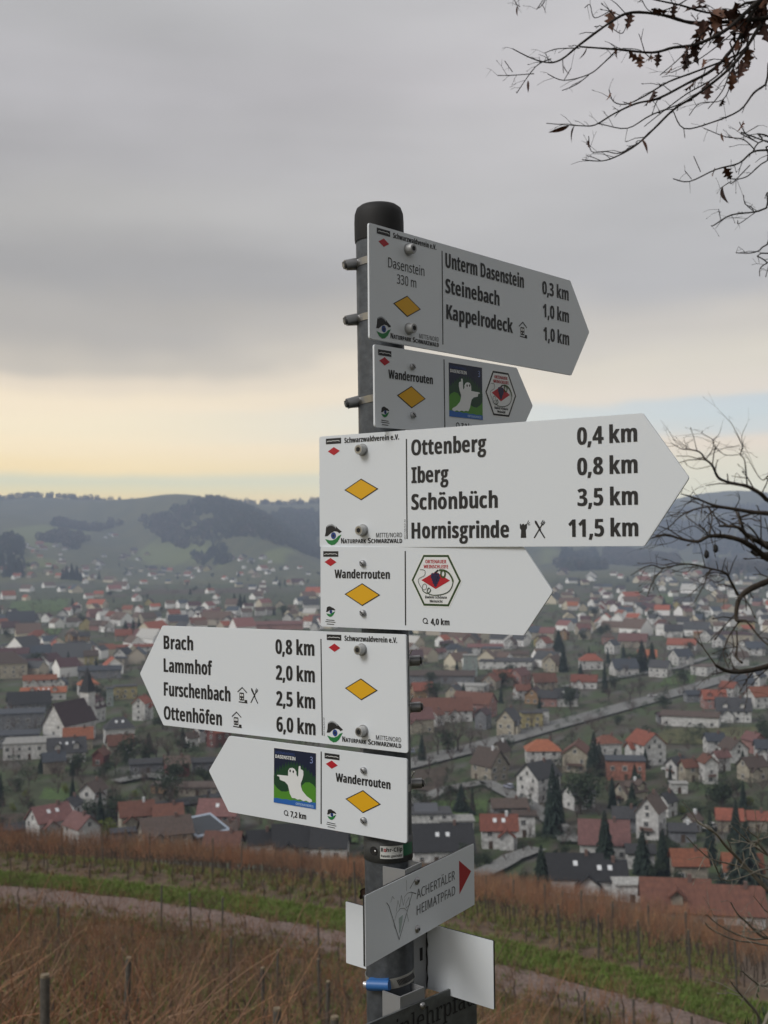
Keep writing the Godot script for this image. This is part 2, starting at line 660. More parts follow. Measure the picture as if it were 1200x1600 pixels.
const HOUSES := [
	[-93.4,322.2,10.2,7.9,5,44,0,7,"g",42,2,"white house, faded red roof with two skylights, joined to white gabled wing",0],
	[-81.8,312,8.3,6.4,5,-47,0,7,"g",42,0,"white gabled house wing with faded red roof beside the two-skylight house",0],
	[-70.7,328.2,9.2,7.1,5,20,1,2,"g",42,0,"red-brown roofed house with cream gable next to yellow-green tree",0],
	[-61.5,326.5,7.8,6,5,16,3,2,"g",42,0,"low house with dull red-brown roof beside white chimneys above vineyard",0],
	[-70.9,313.8,6.8,5.2,3,19,6,6,"f",42,0,"low grey shed with flat blue-grey roof above the vineyard edge",0],
	[-57.5,301.9,12.4,9.5,5,21,3,3,"g",36,0,"wide brown roofed house with white gable edge touching the vineyard",0],
	[-48.4,307.7,7.8,6,4.5,44,6,6,"s",42,0,"building topped by a dark solar roof framed in pale blue",0],
	[-47.3,328.3,10.4,8,5,-4,4,7,"g",42,1,"pinkish house with broad faded red roof beside the framed solar roof",0],
	[-41,293,8.6,6.6,3,-6,0,2,"g",42,0,"low house with red-brown roof and white gable at vineyard edge",0],
	[-43.5,313.4,5.9,4.5,3.5,8,1,3,"g",42,0,"small cream house with grey-brown roof between red roof and black roof",0],
	[-31.8,295.1,6.7,5.1,3.5,16,0,5,"g",46,0,"black roofed house with chimney at vineyard edge, first of three black roofs",0],
	[-23.1,295.3,11.1,8.5,3.5,8,3,5,"g",46,0,"long black roofed house with white satellite dish at vineyard edge",0],
	[-14.2,292.9,8.8,6.8,3.5,-5,0,5,"g",46,0,"black roofed house with white gable end beside signpost pole",0],
	[-16.6,304.3,11.9,9.2,5,-2,4,7,"g",42,0,"house with pink-red roof rising behind the black roofs",0],
	[12.4,328.3,11.3,8.7,5,2,0,4,"f",42,0,"modern white box house with solar panels on its flat roof",0],
	[19.5,325.4,9.5,7.3,3.5,1,0,8,"f",42,0,"white flat-roofed annex with pale rounded roof end beside modern box house",0],
	[14,294.6,15,11.5,3.6,3,0,5,"g",42,2,"black roofed white house with two white dome skylights behind the red-arrow sign",0],
	[30,309.1,9.2,7.1,5,-3,0,0,"g",42,2,"white house with plain red roof, two skylights and green hedge",0],
	[38,320.1,5.9,4.5,6,-5,0,3,"g",18,0,"tall plain white garage with flat brown roof beside red roofed house",0],
	[36.4,344.3,10,7.7,3,2,6,3,"g",25,0,"low grey-brown roofed shed behind the red roofed house",0],
	[56.1,299.4,12.2,9.4,4,-9,0,7,"g",46,0,"pink-brown roofed house half hidden by a tall dark spruce",0],
	[41.8,258.5,11.8,9.1,4,-3,0,5,"g",42,1,"long dark slate roofed white house with round white skylight and hedge",0],
	[48,256.9,9.2,7.1,4,-3,0,5,"g",42,2,"dark roofed white house with two round skylights joined to a garage",0],
	[52.3,249.5,6.9,5.3,4,-2,0,8,"f",42,0,"white garage with flat pale roof beside dark slate roofs",0],
	[62.9,288.2,6.5,5,4,-6,0,4,"g",30,0,"low house with dark grey roof behind the white garage",0],
	[51.5,207.7,11.5,8.8,3.2,-9,3,2,"g",44,0,"big house with long red-brown roof, dormer and white chimney above pink gravel",0],
	[67.8,227.9,11,8.5,3.2,-10,0,2,"g",44,0,"big red-brown roofed house behind bare pale twigs",0],
	[72.1,277.6,7.8,6,4,-3,3,1,"g",44,0,"orange-red roofed house with chimney beside dark conifer",0],
	[83.4,272.5,8.5,6.5,4,-9,0,1,"g",44,0,"orange-red roofed house with white corner behind bare twigs",0],
	[80,314.1,6.8,5.2,3,-8,6,4,"g",28,0,"low dark olive roofed house with small pale red porch",0],
	[85.3,323.3,3.8,3.5,3.5,35,0,3,"g",42,0,"small white house with brown roof and two white chimneys among conifers",0],
	[96,324.6,6.8,5.2,3.5,-12,3,0,"g",42,0,"red roofed house partly behind a broad conifer",0],
	[103.5,323.9,5.1,3.9,3.5,-14,3,0,"g",42,0,"red roofed cottage beside the broad conifer",0],
	[72.7,318.4,7.9,6.1,7.5,61,0,3,"g",52,0,"tall white gabled house with brown roof and yellowish balcony",0],
	[82.3,340.3,5.1,4,5,46,0,4,"g",48,0,"white gabled house with dark grey roof behind the tall balcony house",0],
	[75.1,356.7,8.1,6.2,4.5,30,1,3,"g",42,0,"dark brown roofed house with two cream dormer gables",0],
	[67.2,325.4,6.9,5.3,4,-9,6,4,"g",42,0,"dark green-grey roofed house beside pink-brown roof",0],
	[58.8,353.5,7.7,5.9,4.5,26,0,4,"g",42,0,"dark roofed white house behind a tall evergreen tree",0],
	[48.2,366,10.4,9,7.5,40,0,4,"g",42,0,"tall white house with dark roof and three rows of small windows",0],
	[35.5,397.1,10.2,7.8,5.5,-53,3,3,"g",52,0,"old beige house with steep brown cross gables beside the road",0],
	[40.9,413.5,6,4.6,7,56,3,3,"g",52,0,"tall narrow beige gable behind the old cross-gabled house",0],
	[57.7,426.1,12.2,9.4,5,-2,0,1,"h",42,0,"white house with bright orange hipped roof",0],
	[68.1,412.4,11.6,8.9,6.5,73,1,2,"g",36,0,"cream three-storey gable house with red-brown roof",0],
	[82.2,431,9.1,7,6.5,9,0,2,"h",42,0,"white house with dark red pyramid roof beside salmon block",0],
	[95.6,425.2,11.8,9.1,7.5,-71,0,0,"g",40,0,"large white gable house with red roof and four window pairs",0],
	[82.1,397.9,12.9,9.9,6.5,-8,5,6,"f",42,0,"salmon pink block with flat blue-grey roof",0],
	[108.1,389.2,5.8,4.5,7,-82,0,2,"g",42,0,"narrow tall white gable with brown roof and ochre side wall",0],
	[102.9,392.4,5.9,4.5,5,15,1,2,"g",42,0,"brown roofed house with ochre wall joined to narrow white gable",0],
	[99.7,397.1,6.1,4.7,5,38,0,4,"g",42,0,"white gable house with dark grey roof behind parked white vans",0],
	[94.3,373.9,5.2,4,3,-4,0,8,"f",42,0,"small white two-tier terrace building",0],
	[118.2,409.3,5.4,4.1,5,24,0,7,"g",42,0,"white house with faded pink-red roof among dark roofs",0],
	[128.2,427.4,8.9,6.8,5,-77,0,3,"g",42,0,"white gable house with brown roof beside the field",0],
	[124.2,392.8,7.9,6.1,5,22,1,3,"g",42,0,"cream house with wide grey-brown roof",0],
	[125.9,444,6.9,5.3,5,4,0,6,"g",42,0,"blue-grey roofed white house at edge of the long field",0],
	[141.1,444.1,7.2,5.5,5,-68,4,7,"g",42,0,"pinkish house with faded red roof at edge of the long field",0],
	[140.1,427.6,7.2,5.5,5,-8,0,6,"g",42,0,"house with blue-black roof beside the long field",0],
	[134.9,511.1,24.3,11,4.5,-21,0,3,"g",16,0,"wide white market hall with shallow brown roof by the field",0],
	[126.5,517.1,9.9,7.6,3.5,0,6,9,"g",20,0,"dark purple shed beside the wide market hall",0],
	[157.5,524.2,14.8,11.4,5,-13,0,4,"g",42,0,"white house with dark grey roof and dormers behind long field",0],
	[159.9,563.8,10.8,8.3,5,-2,4,0,"g",42,0,"pinkish house with red roof beside dormer house",0],
	[179.8,604.4,8,6.2,5,-47,0,0,"g",42,0,"white gabled house with red roof by the road",0],
	[182.7,564.1,11.8,9.1,6,17,0,1,"g",42,0,"white house with bright orange-red roof behind crooked branch",0],
	[192.9,625,10.9,8.4,5,-5,6,6,"g",42,0,"slate blue roofed house beside the road",0],
	[209.5,652.9,10.1,7.8,5,52,0,6,"g",42,0,"white gable house with slate roof beyond the road",0],
	[156.6,586.2,9.3,7.1,4,3,6,6,"g",25,0,"dark slate roofed hall next to the grey road",0],
	[13.7,498.7,12,9.2,6,16,1,7,"g",42,0,"cream house with pink-red roof beside the pole clamps",0],
	[25.7,530.9,27,11.2,5,3,0,2,"g",42,0,"long low red-brown roofed building behind bare trees",0],
	[41.9,542.9,18.3,10.2,6.5,-28,4,2,"g",42,0,"large red roofed house with pale pink gable wall",0],
	[52.2,490.2,9.8,7.6,6.5,66,1,4,"g",50,0,"cream-white gable house with yellow base by the road",0],
	[64,508.6,9,7,6.5,3,2,4,"f",42,0,"bright yellow rendered block beside cream gable",0],
	[69.5,514.2,5.7,4.4,6.5,0,0,4,"f",42,0,"narrow white block joined to the yellow block",0],
	[42.7,506,6.8,5.2,6.5,65,6,9,"g",42,0,"grey-violet gable house beside bare dark trees",0],
	[22.7,515.4,5.9,4.5,5,57,0,2,"g",42,0,"white gable peeking out between bare trees",0],
	[19.3,603.3,10.4,8,5,12,7,0,"g",42,0,"plain red roofed block beside the pole",0],
	[36,602.5,8.6,6.6,4.5,65,1,4,"g",42,0,"cream triangular gable with dark roof behind long red roof",0],
	[52,705.1,8.6,8.6,13,-4,9,8,"t",42,0,"grey-green slab tower of the factory",0],
	[33,677.9,38.7,16.8,4.5,-6,6,3,"g",14,0,"big factory hall with pale roof strip",0],
	[46.4,630.6,18,13.8,4,-18,0,8,"f",42,0,"white flat-roofed hall next to the factory",0],
	[59.2,644.2,10.2,7.9,5,67,3,2,"g",42,0,"beige gable house with red-brown roof",0],
	[67.6,660.3,11.1,8.5,5,4,3,0,"g",42,0,"beige house with bright red roof behind beige gable",0],
	[76.8,661,10.6,8.2,6,53,4,7,"g",42,0,"pink gable house with pink-red roof",0],
	[71,599.8,7.7,5.9,5,13,0,2,"g",42,0,"white house with row of windows and red-brown roof",0],
	[87.4,636.9,12.1,9.3,5,6,3,2,"g",42,0,"long red-brown roofed house with small white chimney",0],
	[75.5,586.4,9.7,7.4,4.5,68,7,9,"g",42,0,"ochre gable house with purple-brown roof",0],
	[80.7,575.1,8.9,6.8,4.5,-8,4,4,"g",42,0,"pinkish house with dark roof near the railway side",0],
	[89.8,575.9,11,8.5,4.5,-1,0,4,"g",42,2,"white house with dark slate roof and skylights below conifers",0],
	[79.5,754.6,33.8,26,5,-10,0,4,"f",42,0,"long flat dark-roofed white hall",0],
	[74,853.8,25.6,11.7,5,-1,0,7,"g",18,0,"long hall with faded red roof",0],
	[88.5,806,23.8,11.9,4,-12,3,3,"g",18,0,"beige low hall with brown roof",0],
	[107,731.9,10.9,8.4,6,50,1,3,"g",42,0,"cream house with brown roof beside dark conifers",0],
	[27.5,808.7,8.6,6.6,5,70,0,4,"g",42,0,"white gable house with dark roof behind the factory",0],
	[39,815.7,6.8,5.2,5,17,0,7,"g",42,0,"small white house with faded pinkish gabled roof in the middle of town",0],
	[49.6,826.1,13.1,10,6,7,0,6,"h",42,0,"white house with blue hipped roof behind the factory",0],
	[55.2,962.4,15.2,11.7,5,-13,0,3,"g",42,0,"white house with brown gabled roof in the middle of town",1],
	[66.2,896.1,11.7,9,6,76,3,3,"g",42,0,"beige house with brown gabled roof turned gable-on in the middle of town",0],
	[97.2,893.1,9.9,7.6,5,69,0,3,"g",42,0,"small white house with brown gabled roof turned gable-on in the middle of town",1],
	[123.2,913.6,9.5,7.3,5,52,2,3,"g",42,0,"yellow house with brown roof next to conifer",0],
	[150.5,971.5,8.1,6.2,6,71,7,2,"g",42,0,"small orange-yellow house with red-brown roof",0],
	[132.5,744.9,14.2,10.9,5.5,-2,0,0,"h",42,0,"white balconied house with vivid red hipped roof",0],
	[111.1,645.3,13.8,7.3,4,-14,0,0,"g",42,0,"pair of vivid red gables among conifers",0],
	[166.6,846.3,9.8,7.5,6.5,51,0,6,"g",42,0,"white rounded gable house below a red roofed row",0],
	[193.3,898.5,21.7,12.1,5,-24,3,7,"g",42,0,"long house with bright pink-red roof",0],
	[146.4,709,14.9,11.5,4.5,8,0,6,"g",42,0,"white house with pale blue-grey roof and bushes in front",0],
	[195.9,765.3,12.7,9.8,6,26,0,6,"g",42,0,"white gabled house with slate wing by crossroads",0],
	[276,1019.5,22,16.9,9,-9,1,3,"h",24,0,"cream apartment block with flat brown roof",0],
	[272.3,903,29.8,12.4,9,-23,1,9,"h",24,0,"long cream apartment block behind bare tree branch",0],
	[262.3,938.7,11.7,9,6,54,0,4,"g",42,0,"white house with dark grey gabled roof turned gable-on in the middle of town",1],
	[224.5,872.9,20.8,9.5,4,-24,0,0,"g",42,0,"long low red roofed row beside white gables",0],
	[243.7,802.7,11.5,8.8,4,-3,0,8,"g",42,0,"white house with pale grey gabled roof in the middle of town",0],
	[265.5,828.9,12.5,9.6,5,-10,0,6,"g",42,0,"white house with blue-grey gabled roof in the middle of town",1],
	[258,891.7,10.4,8,6,56,0,6,"g",42,0,"white house with blue-grey gabled roof turned gable-on in the middle of town",1],
	[-91.2,361.4,7.1,5.4,5,72,0,3,"g",42,0,"white gable house with grey-brown roof above green gardens",0],
	[-94.6,348.9,5.8,4.5,3.2,79,0,4,"g",42,0,"small white double garage with dark gable roof",0],
	[-118.7,414.2,7.3,5.6,4.5,21,3,6,"g",42,0,"small beige house with grey roof beside hedges",0],
	[-120.3,436.6,13.4,10.3,4,18,0,4,"g",42,3,"white house with long dark grey roof and three small dormers",0],
	[-136.9,446.9,19.1,14.7,6,13,0,8,"f",42,0,"long white modernist flat-roofed villa",0],
	[-149.7,471.4,16.7,12.8,5,16,6,6,"f",42,0,"wide grey flat-roofed hall beside the villa",0],
	[-164.2,519,21.9,16.8,7,15,6,6,"f",42,0,"dark blue glazed building with banded front",0],
	[-174.2,565.2,19.5,15,5,21,6,5,"g",34,0,"large black roofed hall beside the glazed building",0],
	[-122.9,462.7,10.9,8.4,4.5,17,1,1,"g",42,0,"orange-red roofed house with cream front gable",0],
	[-134.3,533.4,9.1,7,7,74,0,9,"g",52,0,"white town house with steep purple-brown roof and dormer",0],
	[-109.2,474.4,11.7,9,6.5,19,0,4,"h",48,2,"large white house with dark hipped roof and bright skylights",0],
	[-103.3,450.7,9.5,7.3,4,21,3,2,"g",42,0,"long red-brown roof with cross gable below large hipped roof",0],
	[-105.2,428.1,5.5,4.3,4,80,8,2,"g",42,0,"red-brown timbered gable with white ground floor",0],
	[-113.4,539.5,8,6.2,8,78,0,0,"g",42,0,"tall white house with arched door and red roof",0],
	[-138.9,616.7,12.3,9.5,6.5,17,2,4,"f",42,0,"pale yellow flat-roofed commercial block",0],
	[-139.2,584.9,3.5,3.5,9,13,9,6,"t",42,0,"narrow blue wrapped tower among roofs",0],
	[-162.6,633.4,11.1,8.5,5.5,20,0,1,"h",42,0,"white house with orange-red hipped roof in old town",0],
	[-182,650.2,6.7,5.2,5,94,0,6,"g",42,0,"small white gable beside long red roofs",0],
	[-198.1,663.1,18,8.2,5,19,0,1,"g",30,0,"white two-storey row with orange-red roof",0],
	[-181.1,613.1,22.8,7.6,4,14,0,1,"g",32,3,"very long low orange-red roof with small dormers",0],
	[-236.8,720.6,26.1,20.1,9,18,1,3,"h",38,0,"big cream school building with brown hipped roof",0],
	[-176.1,713.5,25.6,10.7,5,12,6,6,"g",22,0,"long dark blue roofed hall in old town",0],
	[-203,797.6,9.2,7.1,6,18,2,3,"g",42,0,"plain yellow house with flat brown roof",0],
	[-216.1,773.5,13.5,6.7,4,14,1,3,"g",22,0,"long cream house with brown gabled roof in the middle of town",0],
	[-195.5,874.6,38.9,13,5,16,0,0,"g",14,0,"long white sports hall with shallow red roof",0],
	[-203.4,978.1,16.7,12.9,5,4,0,7,"g",42,0,"white house with faded red roof beside sports hall",0],
	[-224.3,991.3,13.9,10.7,5,15,3,0,"g",42,0,"beige house with red tile gabled roof in the middle of town",0],
	[-291.8,972.9,16.3,12.6,6.5,27,1,0,"h",42,0,"yellow-cream villa with red hipped roof",0],
	[-289,903.4,19.5,15,5,12,0,6,"f",42,0,"white house with blue-grey flat roof in the middle of town",1],
	[-254.2,855.5,6.8,5.2,5,27,2,4,"g",42,0,"small yellow house with dark grey gabled roof in the middle of town",0],
	[-268.1,988.7,9.4,7.2,5,75,7,3,"g",42,0,"orange rendered house with brown roof",0],
	[-257.1,986.4,8.8,6.8,5,25,7,4,"g",42,0,"small orange house with dark grey gabled roof in the middle of town",0],
	[-327.1,1221.5,16.5,12.7,5,97,1,3,"g",42,0,"cream gable house with timber lines",0],
	[-292.2,1135.8,17.5,13.5,5.5,94,2,3,"g",42,0,"yellowish timber gable house",0],
	[-368.5,1321,14.3,11,5,100,0,4,"g",42,0,"white house with dark grey gabled roof turned gable-on on the far side of town",1],
	[-380.4,1420.2,10.5,8,6,35,0,9,"g",42,0,"white house with purple-brown gabled roof on the far side of town",1],
	[-330.9,1317.4,15.7,12.1,5,34,4,7,"g",42,0,"pink house with faded pinkish gabled roof on the far side of town",0],
	[-342,1414.3,8.4,6.5,5,24,0,8,"f",42,0,"small white house with pale grey flat roof on the far side of town",0],
	[-314.9,1361.7,10.6,8.2,5,83,0,3,"g",42,0,"white house with brown gabled roof turned gable-on on the far side of town",1],
	[-274.5,1225,13.7,10.5,5,89,0,3,"g",42,0,"white house with brown gabled roof turned gable-on in the middle of town",1],
	[-251.8,1223.9,16.2,12.5,5.5,42,1,3,"g",42,0,"cream house with brown gabled roof in the middle of town",1],
	[-435.7,1352.5,12.8,9.9,5,78,0,4,"g",42,0,"white house with dark grey gabled roof turned gable-on on the far side of town",1],
	[-400.5,1322.7,11.1,8.6,4,27,0,8,"f",42,0,"white house with pale grey flat roof on the far side of town",0],
	[-378.5,1199.8,27.4,21.1,5,23,6,6,"g",42,0,"grey house with blue-grey gabled roof in the middle of town",0],
	[-279.8,1123.6,12.4,9.5,5,-6,4,3,"g",42,0,"pink house with brown gabled roof in the middle of town",0],
	[-375,1216.5,16.8,12.9,5,37,0,4,"g",42,0,"white house with dark grey gabled roof in the middle of town",1],
	[-239,1306,13.2,10.2,5,30,0,0,"g",42,0,"white house with red tile gabled roof on the far side of town",0],
	[-222.2,1326.3,10.3,7.9,6,90,0,6,"g",42,0,"white house with blue-grey gabled roof turned gable-on on the far side of town",1],
	[-189.1,1257.8,18.6,14.3,5,19,1,7,"g",42,0,"cream house with faded pinkish gabled roof in the middle of town",1],
	[-159.6,1174.4,13,10,5,83,0,3,"g",42,0,"white house with brown gabled roof turned gable-on in the middle of town",1],
	[-158,1318.5,11.1,8.5,6,17,0,3,"g",42,0,"white house with brown gabled roof on the far side of town",1],
	[-145,1340.8,10.6,8.2,6,16,0,3,"g",42,0,"white house with brown gabled roof on the far side of town",1],
	[-133.5,1351.8,10.7,8.2,6,16,0,3,"g",42,0,"white house with brown gabled roof on the far side of town",1],
	[-101.1,1206.3,12.9,9.9,6,85,0,4,"g",42,0,"white house with dark grey gabled roof turned gable-on in the middle of town",1],
	[-89.5,1193.4,8.5,6.6,5,84,0,3,"g",42,0,"small white house with brown gabled roof turned gable-on in the middle of town",1],
	[-109.3,1118.3,60,16.8,5,3,4,7,"g",18,0,"very long faded red hall roof behind the trail signs",0],
	[-93.9,1471,19.9,15.3,6,9,0,4,"g",42,0,"white house with dark grey gabled roof on the far side of town",1],
	[-211.3,1179.6,19.6,15,4,10,0,6,"g",42,0,"white house with blue-grey gabled roof in the middle of town",1],
	[-66.3,1093.7,9.1,7,5,83,0,6,"g",42,0,"small white house with blue-grey gabled roof turned gable-on in the middle of town",0],
	[-75.2,478,6.3,4.9,5,39,0,6,"g",42,0,"small white house with blue-grey gabled roof just below the vineyard slope",0],
	[-67.2,466.6,7.8,6,6,48,8,0,"g",42,0,"red walled house with red roof beside pale gable",0],
	[-77.8,465.1,4.3,3.5,4,29,0,3,"g",42,0,"small white house with brown gabled roof just below the vineyard slope",0],
	[-83,414.2,16.6,5.5,3.5,15,6,4,"g",24,0,"long dark grey railway shed",0],
	[-73.5,407.4,8,6.2,4.5,20,8,3,"g",34,0,"brown barn with open dark gable and ochre upper wall",0],
	[-63.1,415.6,12.5,5.2,3.5,13,6,4,"g",22,0,"low dark roofed shed next to brown barn",0],
	[-72.5,380.6,8,6.1,2.5,-3,7,3,"f",42,0,"low ochre walled shed with olive flat roof beside railway",0],
	[-60.7,377.7,12.2,9.4,2.6,-1,3,3,"f",42,0,"low cream walled yard building beside railway",0],
	[393,1919.3,14.6,11.2,6,-12,0,4,"g",42,0,"white house with dark grey gabled roof on the far side of town",1],
	[383.8,2083.3,11.6,8.9,4.5,0,0,4,"g",42,0,"white house with dark grey gabled roof on the far side of town",1],
	[333.1,1270,8.5,6.5,5.5,10,1,7,"g",42,0,"small cream house with faded pinkish gabled roof in the middle of town",0],
	[293.9,1320.8,12,9.2,5.5,47,0,4,"g",42,0,"white house with dark grey gabled roof on the far side of town",1],
	[189.4,1170.8,16.3,12.6,5.5,76,1,4,"g",42,0,"cream house with dark grey gabled roof turned gable-on in the middle of town",1],
	[358.9,1413.6,12.1,9.3,6,61,2,4,"g",42,0,"yellow house with dark grey gabled roof turned gable-on on the far side of town",0],
	[370.1,1562.1,10.7,8.2,5.5,12,1,7,"g",42,0,"cream house with faded pinkish gabled roof on the far side of town",0],
	[238.5,1385,12,9.3,5.5,75,1,6,"g",42,0,"cream house with blue-grey gabled roof turned gable-on on the far side of town",0],
	[345.4,1258.2,12.6,9.7,4.5,-5,0,6,"f",42,0,"white house with blue-grey flat roof in the middle of town",1],
	[452,1605.8,16.5,12.7,4.5,69,1,4,"g",42,0,"cream house with dark grey gabled roof turned gable-on on the far side of town",1],
	[490.6,1528.6,12.2,9.4,5.5,42,0,3,"g",42,0,"white house with brown gabled roof on the far side of town",1],
	[226.9,1045.8,10.5,8.1,6,63,0,4,"f",42,0,"white house with dark grey flat roof in the middle of town",1],
	[342.9,1545.2,13.9,10.7,6,47,7,2,"g",42,0,"orange house with red-brown tile gabled roof on the far side of town",0],
	[260.4,1388.9,16.5,12.7,6,74,0,0,"g",42,0,"white house with red tile gabled roof turned gable-on on the far side of town",1],
	[247.8,991.6,14.8,11.4,5.5,-14,0,4,"g",42,0,"white house with dark grey gabled roof in the middle of town",1],
	[344,1099.8,14.4,11.1,5.5,-7,2,3,"g",42,0,"yellow house with brown gabled roof in the middle of town",0],
	[557,2114.7,10.5,8.1,4.5,-15,0,3,"g",42,0,"white house with brown gabled roof on the far side of town",1],
	[278.6,1937.7,8.7,6.7,6,17,0,0,"f",42,0,"small white house with red tile flat roof on the far side of town",0],
	[299.5,1566.8,10.8,8.3,5.5,-71,0,6,"f",42,0,"white house with blue-grey flat roof on the far side of town",1],
	[322.7,1133.8,15.6,12,4.5,69,1,4,"g",42,0,"cream house with dark grey gabled roof turned gable-on in the middle of town",1],
	[541.3,2042.6,13.6,10.5,6,45,0,9,"g",42,0,"white house with purple-brown gabled roof on the far side of town",1],
	[333.6,1358.4,12.4,9.5,4.5,46,1,6,"g",42,0,"cream house with blue-grey gabled roof on the far side of town",0],
	[251.6,1351,12.5,9.6,4.5,64,0,0,"g",42,0,"white house with red tile gabled roof turned gable-on on the far side of town",1],
	[270.2,987.3,11.7,9,4.5,-5,7,1,"f",42,0,"orange house with orange-red tile flat roof in the middle of town",0],
	[229.1,1407.5,12.4,9.5,5.5,-9,0,1,"g",42,0,"white house with orange-red tile gabled roof on the far side of town",0],
	[281.6,1064.8,8.8,6.8,5.5,10,0,6,"g",42,0,"small white house with blue-grey gabled roof in the middle of town",0],
	[458.1,1566.8,14,10.7,6,-6,7,3,"g",42,0,"orange house with brown gabled roof on the far side of town",0],
	[168.8,974.6,8.7,6.7,6,-70,1,4,"g",42,0,"small cream house with dark grey gabled roof turned gable-on in the middle of town",0],
	[599.9,1871.8,12.4,9.5,6,-8,0,6,"g",42,0,"white house with blue-grey gabled roof on the far side of town",1],
	[547.8,1921.8,14.5,11.2,5.5,44,0,6,"g",42,0,"white house with blue-grey gabled roof on the far side of town",1],
	[266.5,1120.7,14.4,11.1,5.5,72,0,6,"g",42,0,"white house with blue-grey gabled roof turned gable-on in the middle of town",1],
	[258.8,1075.3,13.8,10.7,4.5,-74,0,2,"g",42,0,"white house with red-brown tile gabled roof turned gable-on in the middle of town",0],
	[285.5,1106.5,11,8.5,5.5,-14,0,4,"g",42,0,"white house with dark grey gabled roof in the middle of town",1],
	[360.1,1323.4,11.5,8.8,5.5,45,2,6,"g",42,0,"yellow house with blue-grey gabled roof on the far side of town",0],
	[313.6,2067.2,15.4,11.9,6,76,0,9,"g",42,0,"white house with purple-brown gabled roof turned gable-on on the far side of town",0],
	[405.4,1240.2,9.8,7.5,6,42,0,4,"g",42,0,"small white house with dark grey gabled roof in the middle of town",0],
	[252.2,1042.6,14.1,10.9,4.5,-74,3,9,"g",42,0,"beige house with purple-brown gabled roof turned gable-on in the middle of town",0],
	[332.5,1497.1,12.2,9.4,4.5,62,1,4,"g",42,0,"cream house with dark grey gabled roof turned gable-on on the far side of town",1],
	[587.9,1879.1,12.9,9.9,6,43,1,2,"f",42,0,"cream house with red-brown tile flat roof on the far side of town",0],
	[474.6,1468.9,11.1,8.6,6,-38,4,6,"g",42,0,"pink house with blue-grey gabled roof on the far side of town",0],
	[320.6,1459.2,10.7,8.2,5.5,-72,0,3,"g",42,0,"white house with brown gabled roof turned gable-on on the far side of town",1],
	[413.5,1497.5,11.7,9,4.5,45,0,9,"g",42,0,"white house with purple-brown gabled roof on the far side of town",1],
	[270.7,1697.3,16.3,12.5,5.5,66,0,6,"g",42,0,"white house with blue-grey gabled roof turned gable-on on the far side of town",1],
	[174.8,1019.6,11.4,8.7,5.5,15,1,7,"g",42,0,"cream house with faded pinkish gabled roof in the middle of town",1],
	[270.5,867.8,8.7,6.7,4.5,43,0,3,"g",42,0,"small white house with brown gabled roof in the middle of town",1],
	[178.2,923.2,10.1,7.8,6,-11,4,3,"h",42,0,"pink house with brown hipped roof in the middle of town",0],
	[195.1,705.9,14.4,11.1,5.5,45,0,3,"f",42,0,"white house with brown flat roof in the middle of town",0],
	[173.1,762.9,11.9,9.1,6,-13,2,1,"g",42,0,"yellow house with orange-red tile gabled roof in the middle of town",0],
	[165.9,697.2,11.3,8.7,6,-33,0,4,"g",42,0,"white house with dark grey gabled roof in the middle of town",1],
	[171.7,727.5,10.9,8.4,6,47,0,4,"f",42,0,"white house with dark grey flat roof in the middle of town",1],
	[228.2,693.5,12.9,9.9,4.5,7,0,4,"f",42,0,"white house with dark grey flat roof in the middle of town",1],
	[233.2,759.9,9.7,7.5,5.5,8,0,3,"g",42,0,"small white house with brown gabled roof in the middle of town",1],
	[70.4,930.1,16.7,12.8,4.5,71,4,4,"g",42,0,"pink house with dark grey gabled roof turned gable-on in the middle of town",0],
	[68.1,1049,12.7,9.7,4.5,-4,0,4,"g",42,0,"white house with dark grey gabled roof in the middle of town",1],
	[54,1006.8,11,8.4,4.5,57,0,0,"g",42,0,"white house with red tile gabled roof turned gable-on in the middle of town",1],
	[77,831.4,17.9,13.7,6,80,1,6,"f",42,0,"cream house with blue-grey flat roof in the middle of town",0],
	[137.3,971.3,12.5,9.6,6,-28,1,7,"g",42,0,"cream house with faded pinkish gabled roof in the middle of town",1],
	[18.2,784.3,13.9,10.7,4.5,9,1,9,"g",42,0,"cream house with purple-brown gabled roof in the middle of town",0],
	[121.6,879.5,11.3,8.7,5.5,52,0,0,"g",42,0,"white house with red tile gabled roof turned gable-on in the middle of town",1],
	[45.6,854.1,9.4,7.2,6,7,3,9,"g",42,0,"small beige house with purple-brown gabled roof in the middle of town",0],
	[-394.4,1221.3,12.6,9.7,4.5,-2,0,6,"f",42,0,"white house with blue-grey flat roof in the middle of town",1],
	[-231.8,868.7,12.5,9.6,5.5,40,1,4,"g",42,0,"cream house with dark grey gabled roof in the middle of town",0],
	[-249.4,836.9,12.1,9.3,6,92,1,0,"g",42,0,"cream house with red tile gabled roof turned gable-on in the middle of town",0],
	[-408.5,1278.7,12,9.2,6,28,1,3,"g",42,0,"cream house with brown gabled roof in the middle of town",1],
	[-321.1,1577.9,13.2,10.1,5.5,87,2,9,"g",42,0,"yellow house with purple-brown gabled roof turned gable-on on the far side of town",0],
	[-284.5,935.9,11,8.4,4.5,92,0,9,"g",42,0,"white house with purple-brown gabled roof turned gable-on in the middle of town",0],
	[-295.3,1252.3,14,10.7,6,-47,0,0,"g",42,0,"white house with red tile gabled roof in the middle of town",0],
	[-317.3,1171.8,11,8.4,5.5,15,0,3,"g",42,0,"white house with brown gabled roof in the middle of town",1],
	[-179.5,783.3,10.8,8.3,5.5,88,3,6,"f",42,0,"beige house with blue-grey flat roof in the middle of town",0],
	[-353.6,1090.6,16.1,12.4,5.5,18,0,9,"g",42,0,"white house with purple-brown gabled roof in the middle of town",0],
	[-252.4,791.2,14.1,10.8,4.5,103,7,3,"g",42,0,"orange house with brown gabled roof turned gable-on in the middle of town",0],
